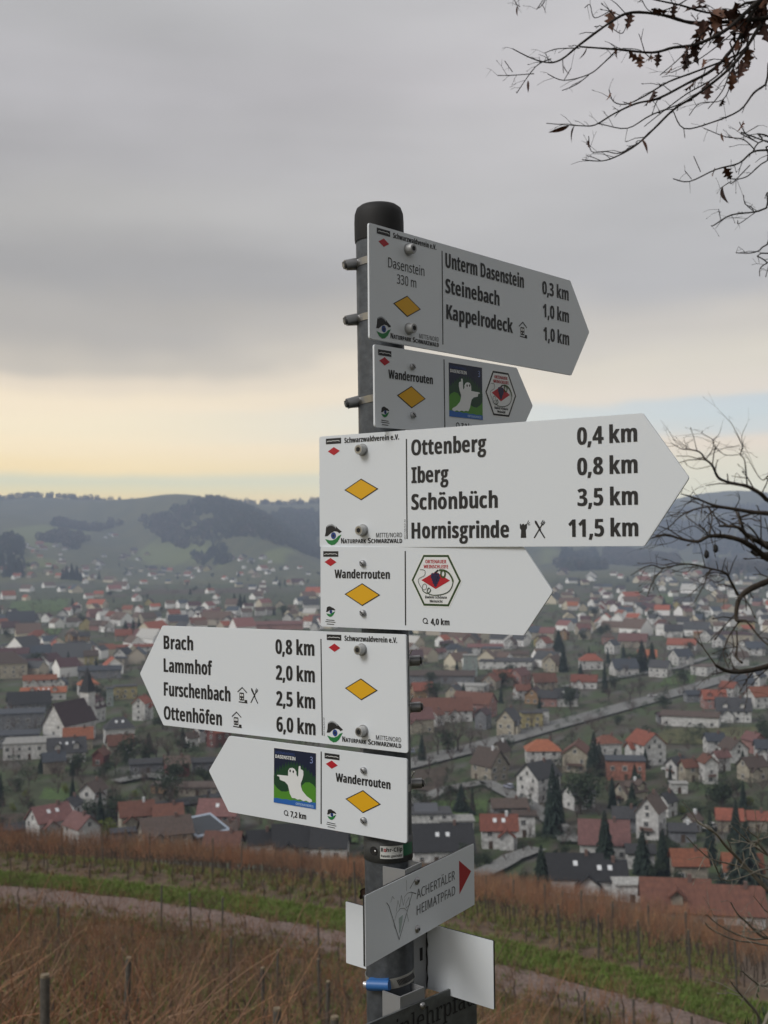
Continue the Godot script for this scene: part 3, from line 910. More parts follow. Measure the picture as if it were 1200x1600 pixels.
	[-183.2,810.4,11.1,8.6,6,73,0,6,"g",42,0,"white house with blue-grey gabled roof turned gable-on in the middle of town",1],
	[-206.5,1140.9,12.9,9.9,6,10,1,2,"f",42,0,"cream house with red-brown tile flat roof in the middle of town",0],
	[-237.7,1361.3,10.3,7.9,6,-10,0,6,"f",42,0,"white house with blue-grey flat roof on the far side of town",1],
	[-216,1354.5,12.6,9.7,6,-51,0,4,"g",42,0,"white house with dark grey gabled roof turned gable-on on the far side of town",1],
	[-186.6,1151.4,15.2,11.7,4.5,19,0,2,"g",42,0,"white house with red-brown tile gabled roof in the middle of town",0],
	[-234.7,1613.8,9.7,7.5,5.5,-12,0,4,"f",42,0,"small white house with dark grey flat roof on the far side of town",0],
	[-137.1,1514.2,13.9,10.7,4.5,90,1,4,"g",42,0,"cream house with dark grey gabled roof turned gable-on on the far side of town",1],
	[-793,2721.2,18.2,14,6,-4,3,7,"f",42,0,"beige house with faded pinkish flat roof in the hazy far valley",0],
	[-798.9,2609.6,19.3,14.8,6,-43,3,0,"g",42,0,"beige house with red tile gabled roof in the hazy far valley",1],
	[-860.1,2834.3,20,15.4,4.5,-43,3,4,"g",42,0,"beige house with dark grey gabled roof in the hazy far valley",0],
	[-813.4,2848.5,13.3,10.2,4.5,-44,7,7,"g",42,0,"orange house with faded pinkish gabled roof in the hazy far valley",0],
	[-752.2,2713.6,15.2,11.7,4.5,25,0,2,"g",42,0,"white house with red-brown tile gabled roof in the hazy far valley",1],
	[-901.8,2740.7,19.8,15.3,6,18,0,2,"g",42,0,"white house with red-brown tile gabled roof in the hazy far valley",1],
	[-863,2740.1,20.2,15.6,6,77,1,9,"g",42,0,"cream house with purple-brown gabled roof turned gable-on in the hazy far valley",0],
	[-833.6,2619.3,17.5,13.5,4.5,-2,0,0,"g",42,0,"white house with red tile gabled roof in the hazy far valley",1],
	[-855.4,2693,19.3,14.9,5.5,-2,0,0,"g",42,0,"white house with red tile gabled roof in the hazy far valley",1],
	[-419.9,3420.5,25,19.2,5.5,67,1,4,"g",42,0,"cream house with dark grey gabled roof turned gable-on in the hazy far valley",0],
	[-355.8,3382.1,21,16.2,6,-54,0,9,"g",42,0,"white house with purple-brown gabled roof turned gable-on in the hazy far valley",1],
	[-877.5,3861.5,19.8,15.2,4.5,-7,1,9,"g",42,0,"cream house with purple-brown gabled roof in the hazy far valley",1],
	[-739.4,3332.8,23.4,18,6,98,0,7,"g",42,0,"white house with faded pinkish gabled roof turned gable-on in the hazy far valley",0],
	[-925,3808.5,17.4,13.4,4.5,-46,0,4,"g",42,0,"white house with dark grey gabled roof in the hazy far valley",1],
	[-748,3721.4,26.6,20.5,5.5,21,4,4,"g",42,0,"pink house with dark grey gabled roof in the hazy far valley",0],
	[-898.2,3597,30.3,23.3,5.5,89,1,6,"g",42,0,"cream house with blue-grey gabled roof turned gable-on in the hazy far valley",0],
	[-847.8,3415.2,17.8,13.7,4.5,-46,0,4,"g",42,0,"white house with dark grey gabled roof in the hazy far valley",1],
	[-462.4,3463.3,26.8,20.6,5.5,8,0,3,"g",42,0,"white house with brown gabled roof in the hazy far valley",1],
	[-904.3,4007.8,26.4,20.3,6,88,0,3,"h",42,0,"white house with brown hipped roof in the hazy far valley",0],
	[-387.3,3350.7,21.9,16.8,4.5,7,0,6,"h",42,0,"white house with blue-grey hipped roof in the hazy far valley",1],
	[-600.8,3565.2,24.9,19.2,4.5,-50,3,6,"g",42,0,"beige house with blue-grey gabled roof in the hazy far valley",0],
	[-737.9,2785.3,26.1,20.1,5.5,100,1,2,"g",42,0,"cream house with red-brown tile gabled roof turned gable-on in the hazy far valley",0],
	[-701.2,3682.2,17.1,13.1,6,21,0,6,"g",42,0,"white house with blue-grey gabled roof in the hazy far valley",1],
	[-901.5,3472.6,20.2,15.5,4.5,25,4,6,"f",42,0,"pink house with blue-grey flat roof in the hazy far valley",0],
	[-877.5,3560.9,24,18.4,6,74,0,3,"g",42,0,"white house with brown gabled roof turned gable-on in the hazy far valley",1],
	[-524.6,3424.9,28.6,22,5.5,84,2,3,"g",42,0,"yellow house with brown gabled roof turned gable-on in the hazy far valley",0],
	[-847,3973.4,20.7,15.9,5.5,72,0,3,"g",42,0,"white house with brown gabled roof turned gable-on in the hazy far valley",1],
	[485.3,3178.3,18.4,14.1,4.5,-69,0,4,"g",42,0,"white house with dark grey gabled roof turned gable-on in the hazy far valley",1],
	[464.5,3005.8,29.4,22.6,4.5,66,3,9,"g",42,0,"beige house with purple-brown gabled roof turned gable-on in the hazy far valley",0],
	[502.1,3230.7,25.7,19.8,5.5,16,1,9,"g",42,0,"cream house with purple-brown gabled roof in the hazy far valley",1],
	[499.3,2781.2,32,24.6,4.5,75,0,4,"g",42,0,"white house with dark grey gabled roof turned gable-on in the hazy far valley",1],
	[745.8,3020.9,15.9,12.2,4.5,46,4,0,"g",42,0,"pink house with red tile gabled roof in the hazy far valley",0],
	[892.8,2862.5,19.3,14.8,6,-77,1,7,"g",42,0,"cream house with faded pinkish gabled roof turned gable-on in the hazy far valley",1],
	[819.1,2884.4,22.4,17.2,5.5,9,1,2,"g",42,0,"cream house with red-brown tile gabled roof in the hazy far valley",0],
	[865.6,2869.7,25.1,19.3,5.5,68,0,9,"g",42,0,"white house with purple-brown gabled roof turned gable-on in the hazy far valley",1],
	[647.1,2325.1,25.7,19.8,4.5,44,0,3,"g",42,0,"white house with brown gabled roof on the far side of town",1],
	[933.3,3333.8,15.7,12.1,4.5,9,0,4,"g",42,0,"white house with dark grey gabled roof in the hazy far valley",1],
	[663,2706.8,30.1,23.2,6,71,3,7,"g",42,0,"beige house with faded pinkish gabled roof turned gable-on in the hazy far valley",0],
	[958.1,3352.3,18.4,14.1,4.5,-76,0,9,"g",42,0,"white house with purple-brown gabled roof turned gable-on in the hazy far valley",1],
	[631.7,2350.6,15.4,11.8,4.5,-35,3,3,"g",42,0,"beige house with brown gabled roof on the far side of town",0],
	[819.8,2570.2,23.2,17.8,6,-38,0,6,"g",42,0,"white house with blue-grey gabled roof in the hazy far valley",1],
	[-1075.7,3883.4,16.8,12.9,5.5,-5,0,3,"g",42,0,"white house with brown gabled roof in the hazy far valley",1],
	[-1185.6,3963.7,26.7,20.5,6,17,3,0,"g",42,0,"beige house with red tile gabled roof in the hazy far valley",1],
	[-1116.7,4027.4,20.9,16.1,5.5,-5,0,4,"g",42,0,"white house with dark grey gabled roof in the hazy far valley",1],
	[-1128.6,3959.1,22.2,17.1,5.5,-44,0,3,"g",42,0,"white house with brown gabled roof in the hazy far valley",1],
	[-1137.7,3847.7,24.5,18.8,4.5,26,0,2,"g",42,0,"white house with red-brown tile gabled roof in the hazy far valley",1],
	[-1170.6,3915.8,15.5,11.9,4.5,42,0,4,"g",42,0,"white house with dark grey gabled roof in the hazy far valley",1],
	[-1109.8,4693.3,26.6,20.5,4.5,13,0,6,"h",42,0,"white house with blue-grey hipped roof in the hazy far valley",1],
	[-1080.7,4626.2,22.6,17.4,6,38,0,1,"g",42,0,"white house with orange-red tile gabled roof in the hazy far valley",0],
	[-1103.6,4566.5,18.8,14.4,5.5,89,0,6,"g",42,0,"white house with blue-grey gabled roof turned gable-on in the hazy far valley",0],
	[-1168.5,4380.6,34,26,5.5,100,0,3,"g",42,0,"white house with brown gabled roof turned gable-on in the hazy far valley",1],
	[-1196.2,4415.7,19.9,15.3,4.5,90,7,4,"h",42,0,"orange house with dark grey hipped roof in the hazy far valley",0],
	[-918.7,4228.4,25.3,19.5,5.5,22,7,4,"g",42,0,"orange house with dark grey gabled roof in the hazy far valley",0],
	[-850.4,4127.4,26.6,20.5,5.5,97,2,3,"h",42,0,"yellow house with brown hipped roof in the hazy far valley",0],
	[-903.1,4153.2,20.1,15.4,5.5,87,1,7,"g",42,0,"cream house with faded pinkish gabled roof turned gable-on in the hazy far valley",1],
	[-890.6,3981,25,19.3,4.5,13,1,3,"g",42,0,"cream house with brown gabled roof in the hazy far valley",0],
]
const TREES := [
	[54.5,289.5,13.9,"c","dark spruce near low house with dark grey roof"],
	[45.9,319.5,20.2,"k","tall dark column-shaped cypress near tall plain white garage with flat brown roof"],
	[49,331,15.2,"k","tall dark column-shaped cypress near tall plain white garage with flat brown roof"],
	[57.6,344.9,12.9,"e","round evergreen bush near dark roofed white house"],
	[62,281.3,11.3,"c","dark spruce near low house with dark grey roof"],
	[66.9,281.3,11.1,"c","dark spruce near orange-red roofed house with chimney"],
	[81,290.4,13.7,"k","dark column-shaped cypress near orange-red roofed house with chimney"],
	[82.7,267.3,16.3,"c","tall dark spruce near orange-red roofed house with white corner"],
	[95,315.4,10.6,"c","dark spruce near red roofed house"],
	[31.5,236.7,10.8,"c","dark spruce near long dark slate roofed white house with round white skylight"],
	[71.3,247.5,8.8,"c","dark spruce near white garage with flat pale roof"],
	[77.7,262.4,5.9,"c","small dark spruce near orange-red roofed house with white corner"],
	[72.1,401.5,15.5,"c","tall dark spruce near salmon pink block with flat blue-grey roof"],
	[76.4,415.1,9.6,"c","dark spruce near cream three-storey gable house with red-brown roof"],
	[166.9,722.5,19.2,"c","tall dark spruce near white house with pale blue-grey roof and bushes in front"],
	[162.2,730.2,20,"c","tall dark spruce near white house with pale blue-grey roof and bushes in front"],
	[118.6,624.9,16.7,"k","tall dark column-shaped cypress near pair of vivid red gables"],
	[111.8,726.1,17.8,"c","tall dark spruce near cream house with brown roof"],
	[119,807,12.2,"c","dark spruce near beige low hall with brown roof"],
	[128.4,854.3,17.8,"c","tall dark spruce near white rounded gable house"],
	[293.8,1063.2,16.5,"c","tall dark spruce near small white house with blue-grey gabled roof"],
	[83.1,387.2,7,"c","dark spruce near salmon pink block with flat blue-grey roof"],
	[94.8,386.8,6.7,"k","dark column-shaped cypress near brown roofed house with ochre wall"],
	[112.1,371.3,5.1,"e","small round evergreen bush near small white two-tier terrace building"],
	[-691.9,2551.3,38.9,"c","tall pointed dark green spruce in the hazy far valley"],
	[-706.8,2564.3,32.4,"c","tall pointed dark green spruce in the hazy far valley"],
	[-714.7,2562,26.7,"c","tall pointed dark green spruce in the hazy far valley"],
	[-682.4,2558.2,33.7,"c","tall pointed dark green spruce in the hazy far valley"],
	[-665,2524.7,23.1,"c","tall pointed dark green spruce in the hazy far valley"],
	[-831.6,2625.8,47.4,"c","tall pointed dark green spruce in the hazy far valley"],
	[-845.1,2631.7,40.3,"c","tall pointed dark green spruce in the hazy far valley"],
	[-867.2,2663.7,37.4,"c","tall pointed dark green spruce in the hazy far valley"],
	[-228.6,1073.2,15.7,"c","tall pointed dark green spruce standing between town houses"],
	[-230.6,1058,14.7,"c","pointed dark green spruce standing between town houses"],
	[-241.3,1074.4,13.1,"c","pointed dark green spruce standing between town houses"],
	[-110.4,408,6.5,"k","dark column-shaped cypress near small beige house with grey roof"],
	[-108.3,407.9,8.7,"e","round evergreen bush near small beige house with grey roof"],
	[-122.9,413,5.8,"c","small dark spruce near small beige house with grey roof"],
	[-207.2,691,6.7,"e","round evergreen bush near white two-storey row with orange-red roof"],
	[-222.8,740.3,5.3,"e","small round evergreen bush near big cream school building with brown hipped roof"],
	[-188.8,1506.6,19.9,"c","tall pointed dark green spruce standing between town houses"],
	[-200.7,1539.7,19.3,"c","tall pointed dark green spruce standing between town houses"],
	[-182.9,1505.9,17.2,"c","tall pointed dark green spruce standing between town houses"],
	[-231.7,2474.2,17.7,"c","tall pointed dark green spruce in the hazy far valley"],
	[-206.5,2388.7,14.4,"c","pointed dark green spruce in the hazy far valley"],
	[-372,1808,9.4,"c","pointed dark green spruce standing between town houses"],
	[-833.2,3620.8,19.6,"k","tall slim dark column-shaped cypress in the hazy far valley"],
	[-669.3,2706,19.1,"c","tall pointed dark green spruce in the hazy far valley"],
	[23.8,442.4,10.2,"e","round evergreen bush near tall narrow beige gable"],
	[38.4,428.8,4.1,"k","small dark column-shaped cypress near tall narrow beige gable"],
	[345.6,1436.6,7.2,"k","dark column-shaped cypress near yellow house with dark grey gabled roof turned gable-on"],
	[376.6,2231.6,18.1,"k","tall slim dark column-shaped cypress in the hazy far valley"],
	[20.5,284.4,6.3,"e","round evergreen bush near black roofed white house with two white dome skylights"],
	[24.5,285.2,4.2,"e","small round evergreen bush near black roofed white house with two white dome skylights"],
	[74,251.2,6.8,"e","round evergreen bush near white garage with flat pale roof"],
	[57.4,257.1,3.7,"e","small round evergreen bush near white garage with flat pale roof"],
	[59.9,261.6,2.7,"e","small round evergreen bush near dark roofed white house with two round skylights"],
	[35.3,303.4,2.6,"e","small round evergreen bush near white house with plain red roof"],
	[-82.9,350.7,2.2,"e","small round evergreen bush near small white double garage with dark gable roof"],
	[-45.2,299.9,2.4,"k","small dark column-shaped cypress near low house with red-brown roof and white gable"],
	[-84.3,304.9,2.9,"c","small dark spruce near white gabled house wing with faded red roof"],
	[-6.2,288.9,3,"e","small round evergreen bush near black roofed house with white gable end"],
	[-8.8,286.5,1.9,"e","small round evergreen bush near black roofed house with white gable end"],
	[-76.3,317,6.5,"y","yellow-green bush near low grey shed with flat blue-grey roof"],
	[109.5,349.1,4.2,"y","small yellow-green bush near red roofed cottage"],
	[104,366.9,3.9,"y","small yellow-green bush near small white two-tier terrace building"],
	[87,341.5,3.2,"y","small yellow-green bush near white gabled house with dark grey roof"],
	[-89.2,431.1,18.1,"b","tall bare brown tree near red-brown timbered gable with white ground floor"],
	[-84.4,425.9,18.2,"b","tall bare brown tree near long dark grey railway shed"],
	[-80.6,428.2,16.1,"b","tall bare brown tree near long dark grey railway shed"],
	[-76.7,433.1,13.1,"b","bare brown tree near long dark grey railway shed"],
	[-72.8,357.3,10.1,"b","bare brown tree near white gable house with grey-brown roof"],
	[-75.6,355.6,7.8,"b","bare brown tree near white gable house with grey-brown roof"],
	[-78.7,357.5,7.1,"b","bare brown tree near white gable house with grey-brown roof"],
	[23.8,442.4,19.7,"b","tall bare brown tree near tall narrow beige gable"],
	[28,447.6,20,"b","tall bare brown tree near tall narrow beige gable"],
	[19.7,439.8,15.2,"b","tall bare brown tree near tall narrow beige gable"],
	[33.1,453,12.8,"b","bare brown tree near white house with bright orange hipped roof"],
	[-250.9,1037.7,21.3,"b","tall bare brown tree near small orange house with dark grey gabled roof"],
	[-250.4,1059.8,16.3,"b","tall bare leafless brown tree standing between town houses"],
	[-260.7,1116.6,18.3,"b","tall bare brown tree near pink house with brown gabled roof"],
	[-261.8,1060.9,14.6,"b","bare leafless brown tree standing between town houses"],
	[-424.7,1394.9,18.4,"b","tall bare leafless brown tree standing between town houses"],
	[125.2,591.2,14.1,"b","bare brown tree near dark slate roofed hall"],
	[131.7,598.2,12.2,"b","bare brown tree near dark slate roofed hall"],
	[149,615.2,9.9,"b","bare brown tree near dark slate roofed hall"],
	[183.6,686.8,10.9,"b","bare brown tree near white house with brown flat roof"],
	[194.1,640.1,13.3,"b","bare brown tree near slate blue roofed house"],
	[42,441.6,4.5,"b","small bare brown tree near white house with bright orange hipped roof"],
	[105.8,389.5,7.5,"b","bare brown tree near narrow tall white gable with brown roof and ochre side"],
	[107.9,413.9,7.3,"b","bare brown tree near white house with faded pink-red roof"],
	[106.6,353.4,7.6,"b","bare brown tree near small white two-tier terrace building"],
	[102.2,351.8,7.2,"b","bare brown tree near white gabled house with dark grey roof"],
	[96.7,349.5,5.7,"b","small bare brown tree near white gabled house with dark grey roof"],
	[113.8,351.5,7.8,"b","bare brown tree near red roofed cottage"],
	[41.5,250.5,3.1,"b","small bare brown tree near long dark slate roofed white house with round white skylight"],
	[31.5,265,5.4,"b","small bare brown tree near long dark slate roofed white house with round white skylight"],
	[29.7,289.9,4.6,"b","small bare brown tree near black roofed white house with two white dome skylights"],
	[-211.5,1897.8,14.8,"b","bare leafless brown tree standing between town houses"],
	[-177.3,2237.6,21.7,"b","tall bare leafless brown tree in the hazy far valley"],
	[-162.2,2234.7,21.7,"b","tall bare leafless brown tree in the hazy far valley"],
	[-97,1575.1,10.4,"b","bare leafless brown tree standing between town houses"],
	[-220.5,2471.7,18.6,"b","tall bare leafless brown tree in the hazy far valley"],
	[454.3,2052.1,20.5,"b","tall bare leafless brown tree standing between town houses"],
	[362.5,1927.2,20,"b","tall bare leafless brown tree standing between town houses"],
	[371.8,2067.7,19.6,"b","tall bare leafless brown tree standing between town houses"],
	[398.6,1920.9,19.7,"b","tall bare leafless brown tree standing between town houses"],
	[383.1,1923.6,17.1,"b","tall bare leafless brown tree standing between town houses"],
	[-117.3,570.2,9.7,"k","dark column-shaped cypress near narrow blue wrapped tower"],
	[-97.3,613.9,10.3,"b","bare brown tree near pale yellow flat-roofed commercial block"],
	[-55.5,360.2,8.9,"b","bare brown tree near low cream walled yard building"],
	[-76.5,332.2,9.5,"e","round evergreen bush near red-brown roofed house with cream gable"],
	[-94.8,333.8,6.2,"e","round evergreen bush near white house"],
	[-146.8,574.1,7.2,"b","bare brown tree near narrow blue wrapped tower"],
	[-92.1,451.3,8.4,"c","dark spruce near long red-brown roof with cross gable"],
	[-84.5,338.7,7.5,"e","round evergreen bush near small white double garage with dark gable roof"],
	[-119.8,389.1,9.1,"b","bare brown tree near small beige house with grey roof"],
	[-98.3,363.7,8.8,"k","dark column-shaped cypress near white gable house with grey-brown roof"],
	[-61.7,394.8,6.1,"e","round evergreen bush near low cream walled yard building"],
	[-84,479.4,6.4,"c","dark spruce near small white house with blue-grey gabled roof"],
	[-139.2,499.5,6.4,"b","bare brown tree near wide grey flat-roofed hall"],
	[-85.8,521.2,5.8,"e","small round evergreen bush near tall white house with arched door and red roof"],
	[-155.8,626.2,7.3,"e","round evergreen bush near white house with orange-red hipped roof in old town"],
	[-119.6,529.2,8.9,"b","bare brown tree near tall white house with arched door and red roof"],
	[-108.8,328.9,10.3,"b","bare brown tree near white house"],
	[-98.1,509.7,10.2,"e","round evergreen bush near tall white house with arched door and red roof"],
	[-145.9,580.3,8.8,"b","bare brown tree near narrow blue wrapped tower"],
	[-170.3,641.4,7,"e","round evergreen bush near white house with orange-red hipped roof in old town"],
	[-63.1,401.2,6.8,"b","bare brown tree near brown barn with open dark gable and ochre upper wall"],
	[-120.8,379.6,5.2,"e","small round evergreen bush near small beige house with grey roof"],
	[-91.9,524.8,6.3,"c","dark spruce near tall white house with arched door and red roof"],
	[-81.2,346.5,9.8,"b","bare brown tree near small white double garage with dark gable roof"],
	[-66.7,359.5,10.2,"e","round evergreen bush near low cream walled yard building"],
	[-105.7,404.1,7.5,"b","bare brown tree near small beige house with grey roof"],
	[-195.3,677.9,9,"c","dark spruce near white two-storey row with orange-red roof"],
	[-172.3,669.7,6.5,"e","round evergreen bush near small white gable"],
	[-143.1,598.4,7.1,"e","round evergreen bush near narrow blue wrapped tower"],
	[-130.6,607,6.6,"b","bare brown tree near pale yellow flat-roofed commercial block"],
	[-83,332.3,5.6,"b","small bare brown tree near red-brown roofed house with cream gable"],
	[-78.5,453.2,6.5,"e","round evergreen bush near small white house with brown gabled roof"],
	[-119.3,358.9,11,"k","dark column-shaped cypress near small white double garage with dark gable roof"],
	[-143.8,606.9,5.5,"b","small bare brown tree near pale yellow flat-roofed commercial block"],
	[-75,360.6,11.3,"b","bare brown tree near white gable house with grey-brown roof"],
	[-72,395.6,9,"e","round evergreen bush near brown barn with open dark gable and ochre upper wall"],
	[-81.8,332,11.4,"k","dark column-shaped cypress near red-brown roofed house with cream gable"],
	[-147.1,483.8,9.3,"b","bare brown tree near wide grey flat-roofed hall"],
	[-119.1,659.8,9.7,"e","round evergreen bush near pale yellow flat-roofed commercial block"],
	[-89.3,426.6,7.9,"e","round evergreen bush near long dark grey railway shed"],
	[-98,403.8,7.1,"e","round evergreen bush near long dark grey railway shed"],
	[-95,407.3,10.9,"b","bare brown tree near long dark grey railway shed"],
	[-95.5,464.9,5.6,"c","small dark spruce near long red-brown roof with cross gable"],
	[-96.4,429.9,11.6,"e","round evergreen bush near red-brown timbered gable with white ground floor"],
	[-99.7,427,7.8,"b","bare brown tree near red-brown timbered gable with white ground floor"],
	[-96.6,332.9,6.4,"c","dark spruce near white house"],
	[19.3,351.4,6.8,"b","bare brown tree near low grey-brown roofed shed"],
	[135.5,563.4,8.2,"e","round evergreen bush near pinkish house with red roof"],
	[126,634.8,8.6,"e","round evergreen bush near pair of vivid red gables"],
	[68.8,352.1,9.8,"k","dark column-shaped cypress near dark brown roofed house with two cream dormer gables"],
	[73.1,383.8,10.3,"b","bare brown tree near salmon pink block with flat blue-grey roof"],
	[70.6,330.3,8.6,"e","round evergreen bush near dark green-grey roofed house"],
	[134.7,485.2,6.2,"b","bare brown tree near wide white market hall with shallow brown roof"],
	[71.7,369.1,6,"k","dark column-shaped cypress near dark brown roofed house with two cream dormer gables"],
	[102.2,481.6,5.3,"b","small bare brown tree near dark purple shed"],
	[10.6,419.2,6.5,"b","bare brown tree near tall narrow beige gable"],
	[36.4,624.3,11.4,"b","bare brown tree near white flat-roofed hall"],
	[73.7,347.6,8.9,"c","dark spruce near dark brown roofed house with two cream dormer gables"],
	[173.2,596,10.2,"b","bare brown tree near white gabled house with red roof"],
	[101.5,377.5,5.1,"b","small bare brown tree near small white two-tier terrace building"],
	[29.2,497.7,10.2,"b","bare brown tree near cream house with pink-red roof"],
	[167.7,684.9,9.2,"b","bare brown tree near white house with pale blue-grey roof and bushes in front"],
	[144.4,694.1,11.4,"b","bare brown tree near white house with pale blue-grey roof and bushes in front"],
	[58.6,586.7,8.1,"k","dark column-shaped cypress near ochre gable house with purple-brown roof"],
	[152.1,465.7,10.5,"e","round evergreen bush near pinkish house with faded red roof"],
	[19.9,364.9,6.3,"e","round evergreen bush near low grey-brown roofed shed"],
	[106.6,346.3,9.7,"k","dark column-shaped cypress near red roofed cottage"],
	[22.6,348.5,8.8,"c","dark spruce near low grey-brown roofed shed"],
	[138.9,541.2,8.1,"b","bare brown tree near white house with dark grey roof and dormers"],
	[77.7,611.9,8.5,"k","dark column-shaped cypress near white house with row of windows and red-brown roof"],
	[10.7,357,5.5,"e","small round evergreen bush near low grey-brown roofed shed"],
	[64.8,456.1,6.1,"k","dark column-shaped cypress near white house with dark red pyramid roof"],
	[90.2,564.5,11.7,"e","round evergreen bush near white house with dark slate roof and skylights"],
	[139.9,686.5,6.2,"b","bare brown tree near white house with pale blue-grey roof and bushes in front"],
	[55.2,335.1,7.2,"b","bare brown tree near dark green-grey roofed house"],
	[102.4,511.7,5.1,"e","small round evergreen bush near dark purple shed"],
	[81.9,380.4,6,"e","round evergreen bush near small white two-tier terrace building"],
	[47.1,448.3,6.8,"e","round evergreen bush near white house with bright orange hipped roof"],
	[83,419.5,6,"c","dark spruce near white house with dark red pyramid roof"],
	[13.4,429.5,10.4,"k","dark column-shaped cypress near tall narrow beige gable"],
	[39.2,475.6,9,"b","bare brown tree near cream-white gable house with yellow base"],
	[71.7,537.9,10.6,"k","dark column-shaped cypress near narrow white block"],
	[164.3,613.6,5.5,"k","small dark column-shaped cypress near white gabled house with red roof"],
	[63.3,500.6,11,"b","bare brown tree near bright yellow rendered block"],
	[99.2,675.4,7.4,"b","bare brown tree near pink gable house with pink-red roof"],
	[107.4,366.2,8.5,"b","bare brown tree near small white two-tier terrace building"],
	[39.3,580.6,11.2,"c","dark spruce near cream triangular gable with dark roof"],
	[75.1,466.7,9,"b","bare brown tree near cream-white gable house with yellow base"],
	[128.5,417.1,6,"c","dark spruce near white gable house with brown roof"],
	[44.2,381.7,8.9,"b","bare brown tree near tall white house with dark roof and three rows of"],
	[25.8,590.2,11.5,"e","round evergreen bush near plain red roofed block"],
	[32,422.6,11.9,"b","bare brown tree near tall narrow beige gable"],
	[25.6,343.9,8.8,"k","dark column-shaped cypress near low grey-brown roofed shed"],
	[135.9,568.3,7.8,"b","bare brown tree near pinkish house with red roof"],
	[65.3,680.4,5.9,"b","small bare brown tree near beige house with bright red roof"],
	[16.3,363,11.1,"b","bare brown tree near low grey-brown roofed shed"],
	[175.1,717.4,6.9,"c","dark spruce near white house with brown flat roof"],
	[117.1,402.1,11.5,"b","bare brown tree near white house with faded pink-red roof"],
	[41.8,349.5,5.2,"e","small round evergreen bush near low grey-brown roofed shed"],
	[57.4,393.6,7.4,"b","bare brown tree near cream three-storey gable house with red-brown roof"],
	[104.2,363.2,5.6,"e","small round evergreen bush near small white two-tier terrace building"],
	[55.8,449.9,9.2,"b","bare brown tree near white house with bright orange hipped roof"],
	[107.6,346.3,5.2,"b","small bare brown tree near red roofed cottage"],
	[15.6,413.2,10.1,"b","bare brown tree near tall narrow beige gable"],
	[49.7,713.4,6.5,"e","round evergreen bush near grey-green slab tower of the factory"],
	[167.9,648.9,10.7,"e","round evergreen bush near slate blue roofed house"],
	[49.9,393.5,11.1,"b","bare brown tree near old beige house with steep brown cross gables"],
	[92.7,414,7.3,"c","dark spruce near large white gable house with red roof and four window"],
	[118,697.8,9.5,"c","dark spruce near white house with pale blue-grey roof and bushes in front"],
	[86.8,538.9,8.7,"b","bare brown tree near narrow white block"],
	[44.8,722.2,8.3,"c","dark spruce near grey-green slab tower of the factory"],
	[88.2,326.8,6.1,"c","dark spruce near small white house with brown roof and two white chimneys"],
	[34,374.7,5.6,"b","small bare brown tree near tall white house with dark roof and three rows of"],
	[134.7,627.9,8.8,"b","bare brown tree near pair of vivid red gables"],
	[114,590.6,11.6,"b","bare brown tree near white house with dark slate roof and skylights"],
	[101.3,350.2,10.5,"e","round evergreen bush near white gabled house with dark grey roof"],
	[-273,829.9,8.7,"e","round evergreen bush near cream house with red tile gabled roof turned gable-on"],
	[-227.9,753.4,13.3,"e","round evergreen bush near long cream house with brown gabled roof"],
	[-332.2,1244.3,13.3,"b","bare brown tree near cream gable house with timber lines"],
	[-449.6,1888.3,12.6,"e","round dark evergreen bush standing between town houses"],
	[-284.3,1204.2,8.6,"e","round evergreen bush near cream gable house with timber lines"],
	[-205.2,748.5,13.6,"k","dark column-shaped cypress near long cream house with brown gabled roof"],
	[-383.3,1832.1,7.1,"k","slim dark column-shaped cypress standing between town houses"],
	[-375.8,1388.1,8.4,"e","round evergreen bush near small white house with pale grey flat roof"],
	[-307.2,1276.8,14,"b","bare brown tree near white house with red tile gabled roof"],
	[-156.2,814,10.3,"c","dark spruce near beige house with blue-grey flat roof"],
	[-304.8,1557.7,9.1,"b","bare brown tree near yellow house with purple-brown gabled roof turned gable-on"],
	[-301.5,1056.1,13.2,"b","bare leafless brown tree standing between town houses"],
	[-271.3,944.8,13.7,"b","bare brown tree near white house with purple-brown gabled roof turned gable-on"],
	[-191.3,765.9,8.5,"k","dark column-shaped cypress near beige house with blue-grey flat roof"],
	[-232.3,826,13,"b","bare brown tree near cream house with red tile gabled roof turned gable-on"],
	[-423.9,1566.7,13.6,"k","slim dark column-shaped cypress standing between town houses"],
	[-542.6,1645.5,13.8,"b","bare leafless brown tree standing between town houses"],
	[-314.5,1206.1,12.3,"e","round evergreen bush near cream gable house with timber lines"],
	[-393.4,1675.1,9.4,"k","slim dark column-shaped cypress standing between town houses"],
	[-176,765.3,13.9,"b","bare brown tree near beige house with blue-grey flat roof"],
	[-357.9,1437.9,11.4,"b","bare brown tree near small white house with pale grey flat roof"],
	[-341.3,1041.2,8.6,"e","round evergreen bush near white house with purple-brown gabled roof"],
	[-249.2,764,7.5,"b","bare brown tree near orange house with brown gabled roof turned gable-on"],
	[-333.9,1057.3,8,"e","round evergreen bush near white house with purple-brown gabled roof"],
	[-470,1412,10.8,"k","slim dark column-shaped cypress standing between town houses"],
	[-234.9,1035.5,7.8,"c","dark spruce near beige house with red tile gabled roof"],
	[-154.3,727,7.5,"b","bare brown tree near long dark blue roofed hall in old town"],
	[-151.4,720,8.6,"b","bare brown tree near long dark blue roofed hall in old town"],
	[-438.8,1493,8.9,"b","bare leafless brown tree standing between town houses"],
	[-278.7,1437,7.3,"e","round dark evergreen bush standing between town houses"],
	[508.8,1575,9.6,"b","bare brown tree near orange house with brown gabled roof"],
	[290.8,1091.4,11.4,"k","dark column-shaped cypress near small white house with blue-grey gabled roof"],
	[160,726.6,13,"c","dark spruce near white house with pale blue-grey roof and bushes in front"],
	[322.5,1473.7,10.4,"b","bare leafless brown tree standing between town houses"],
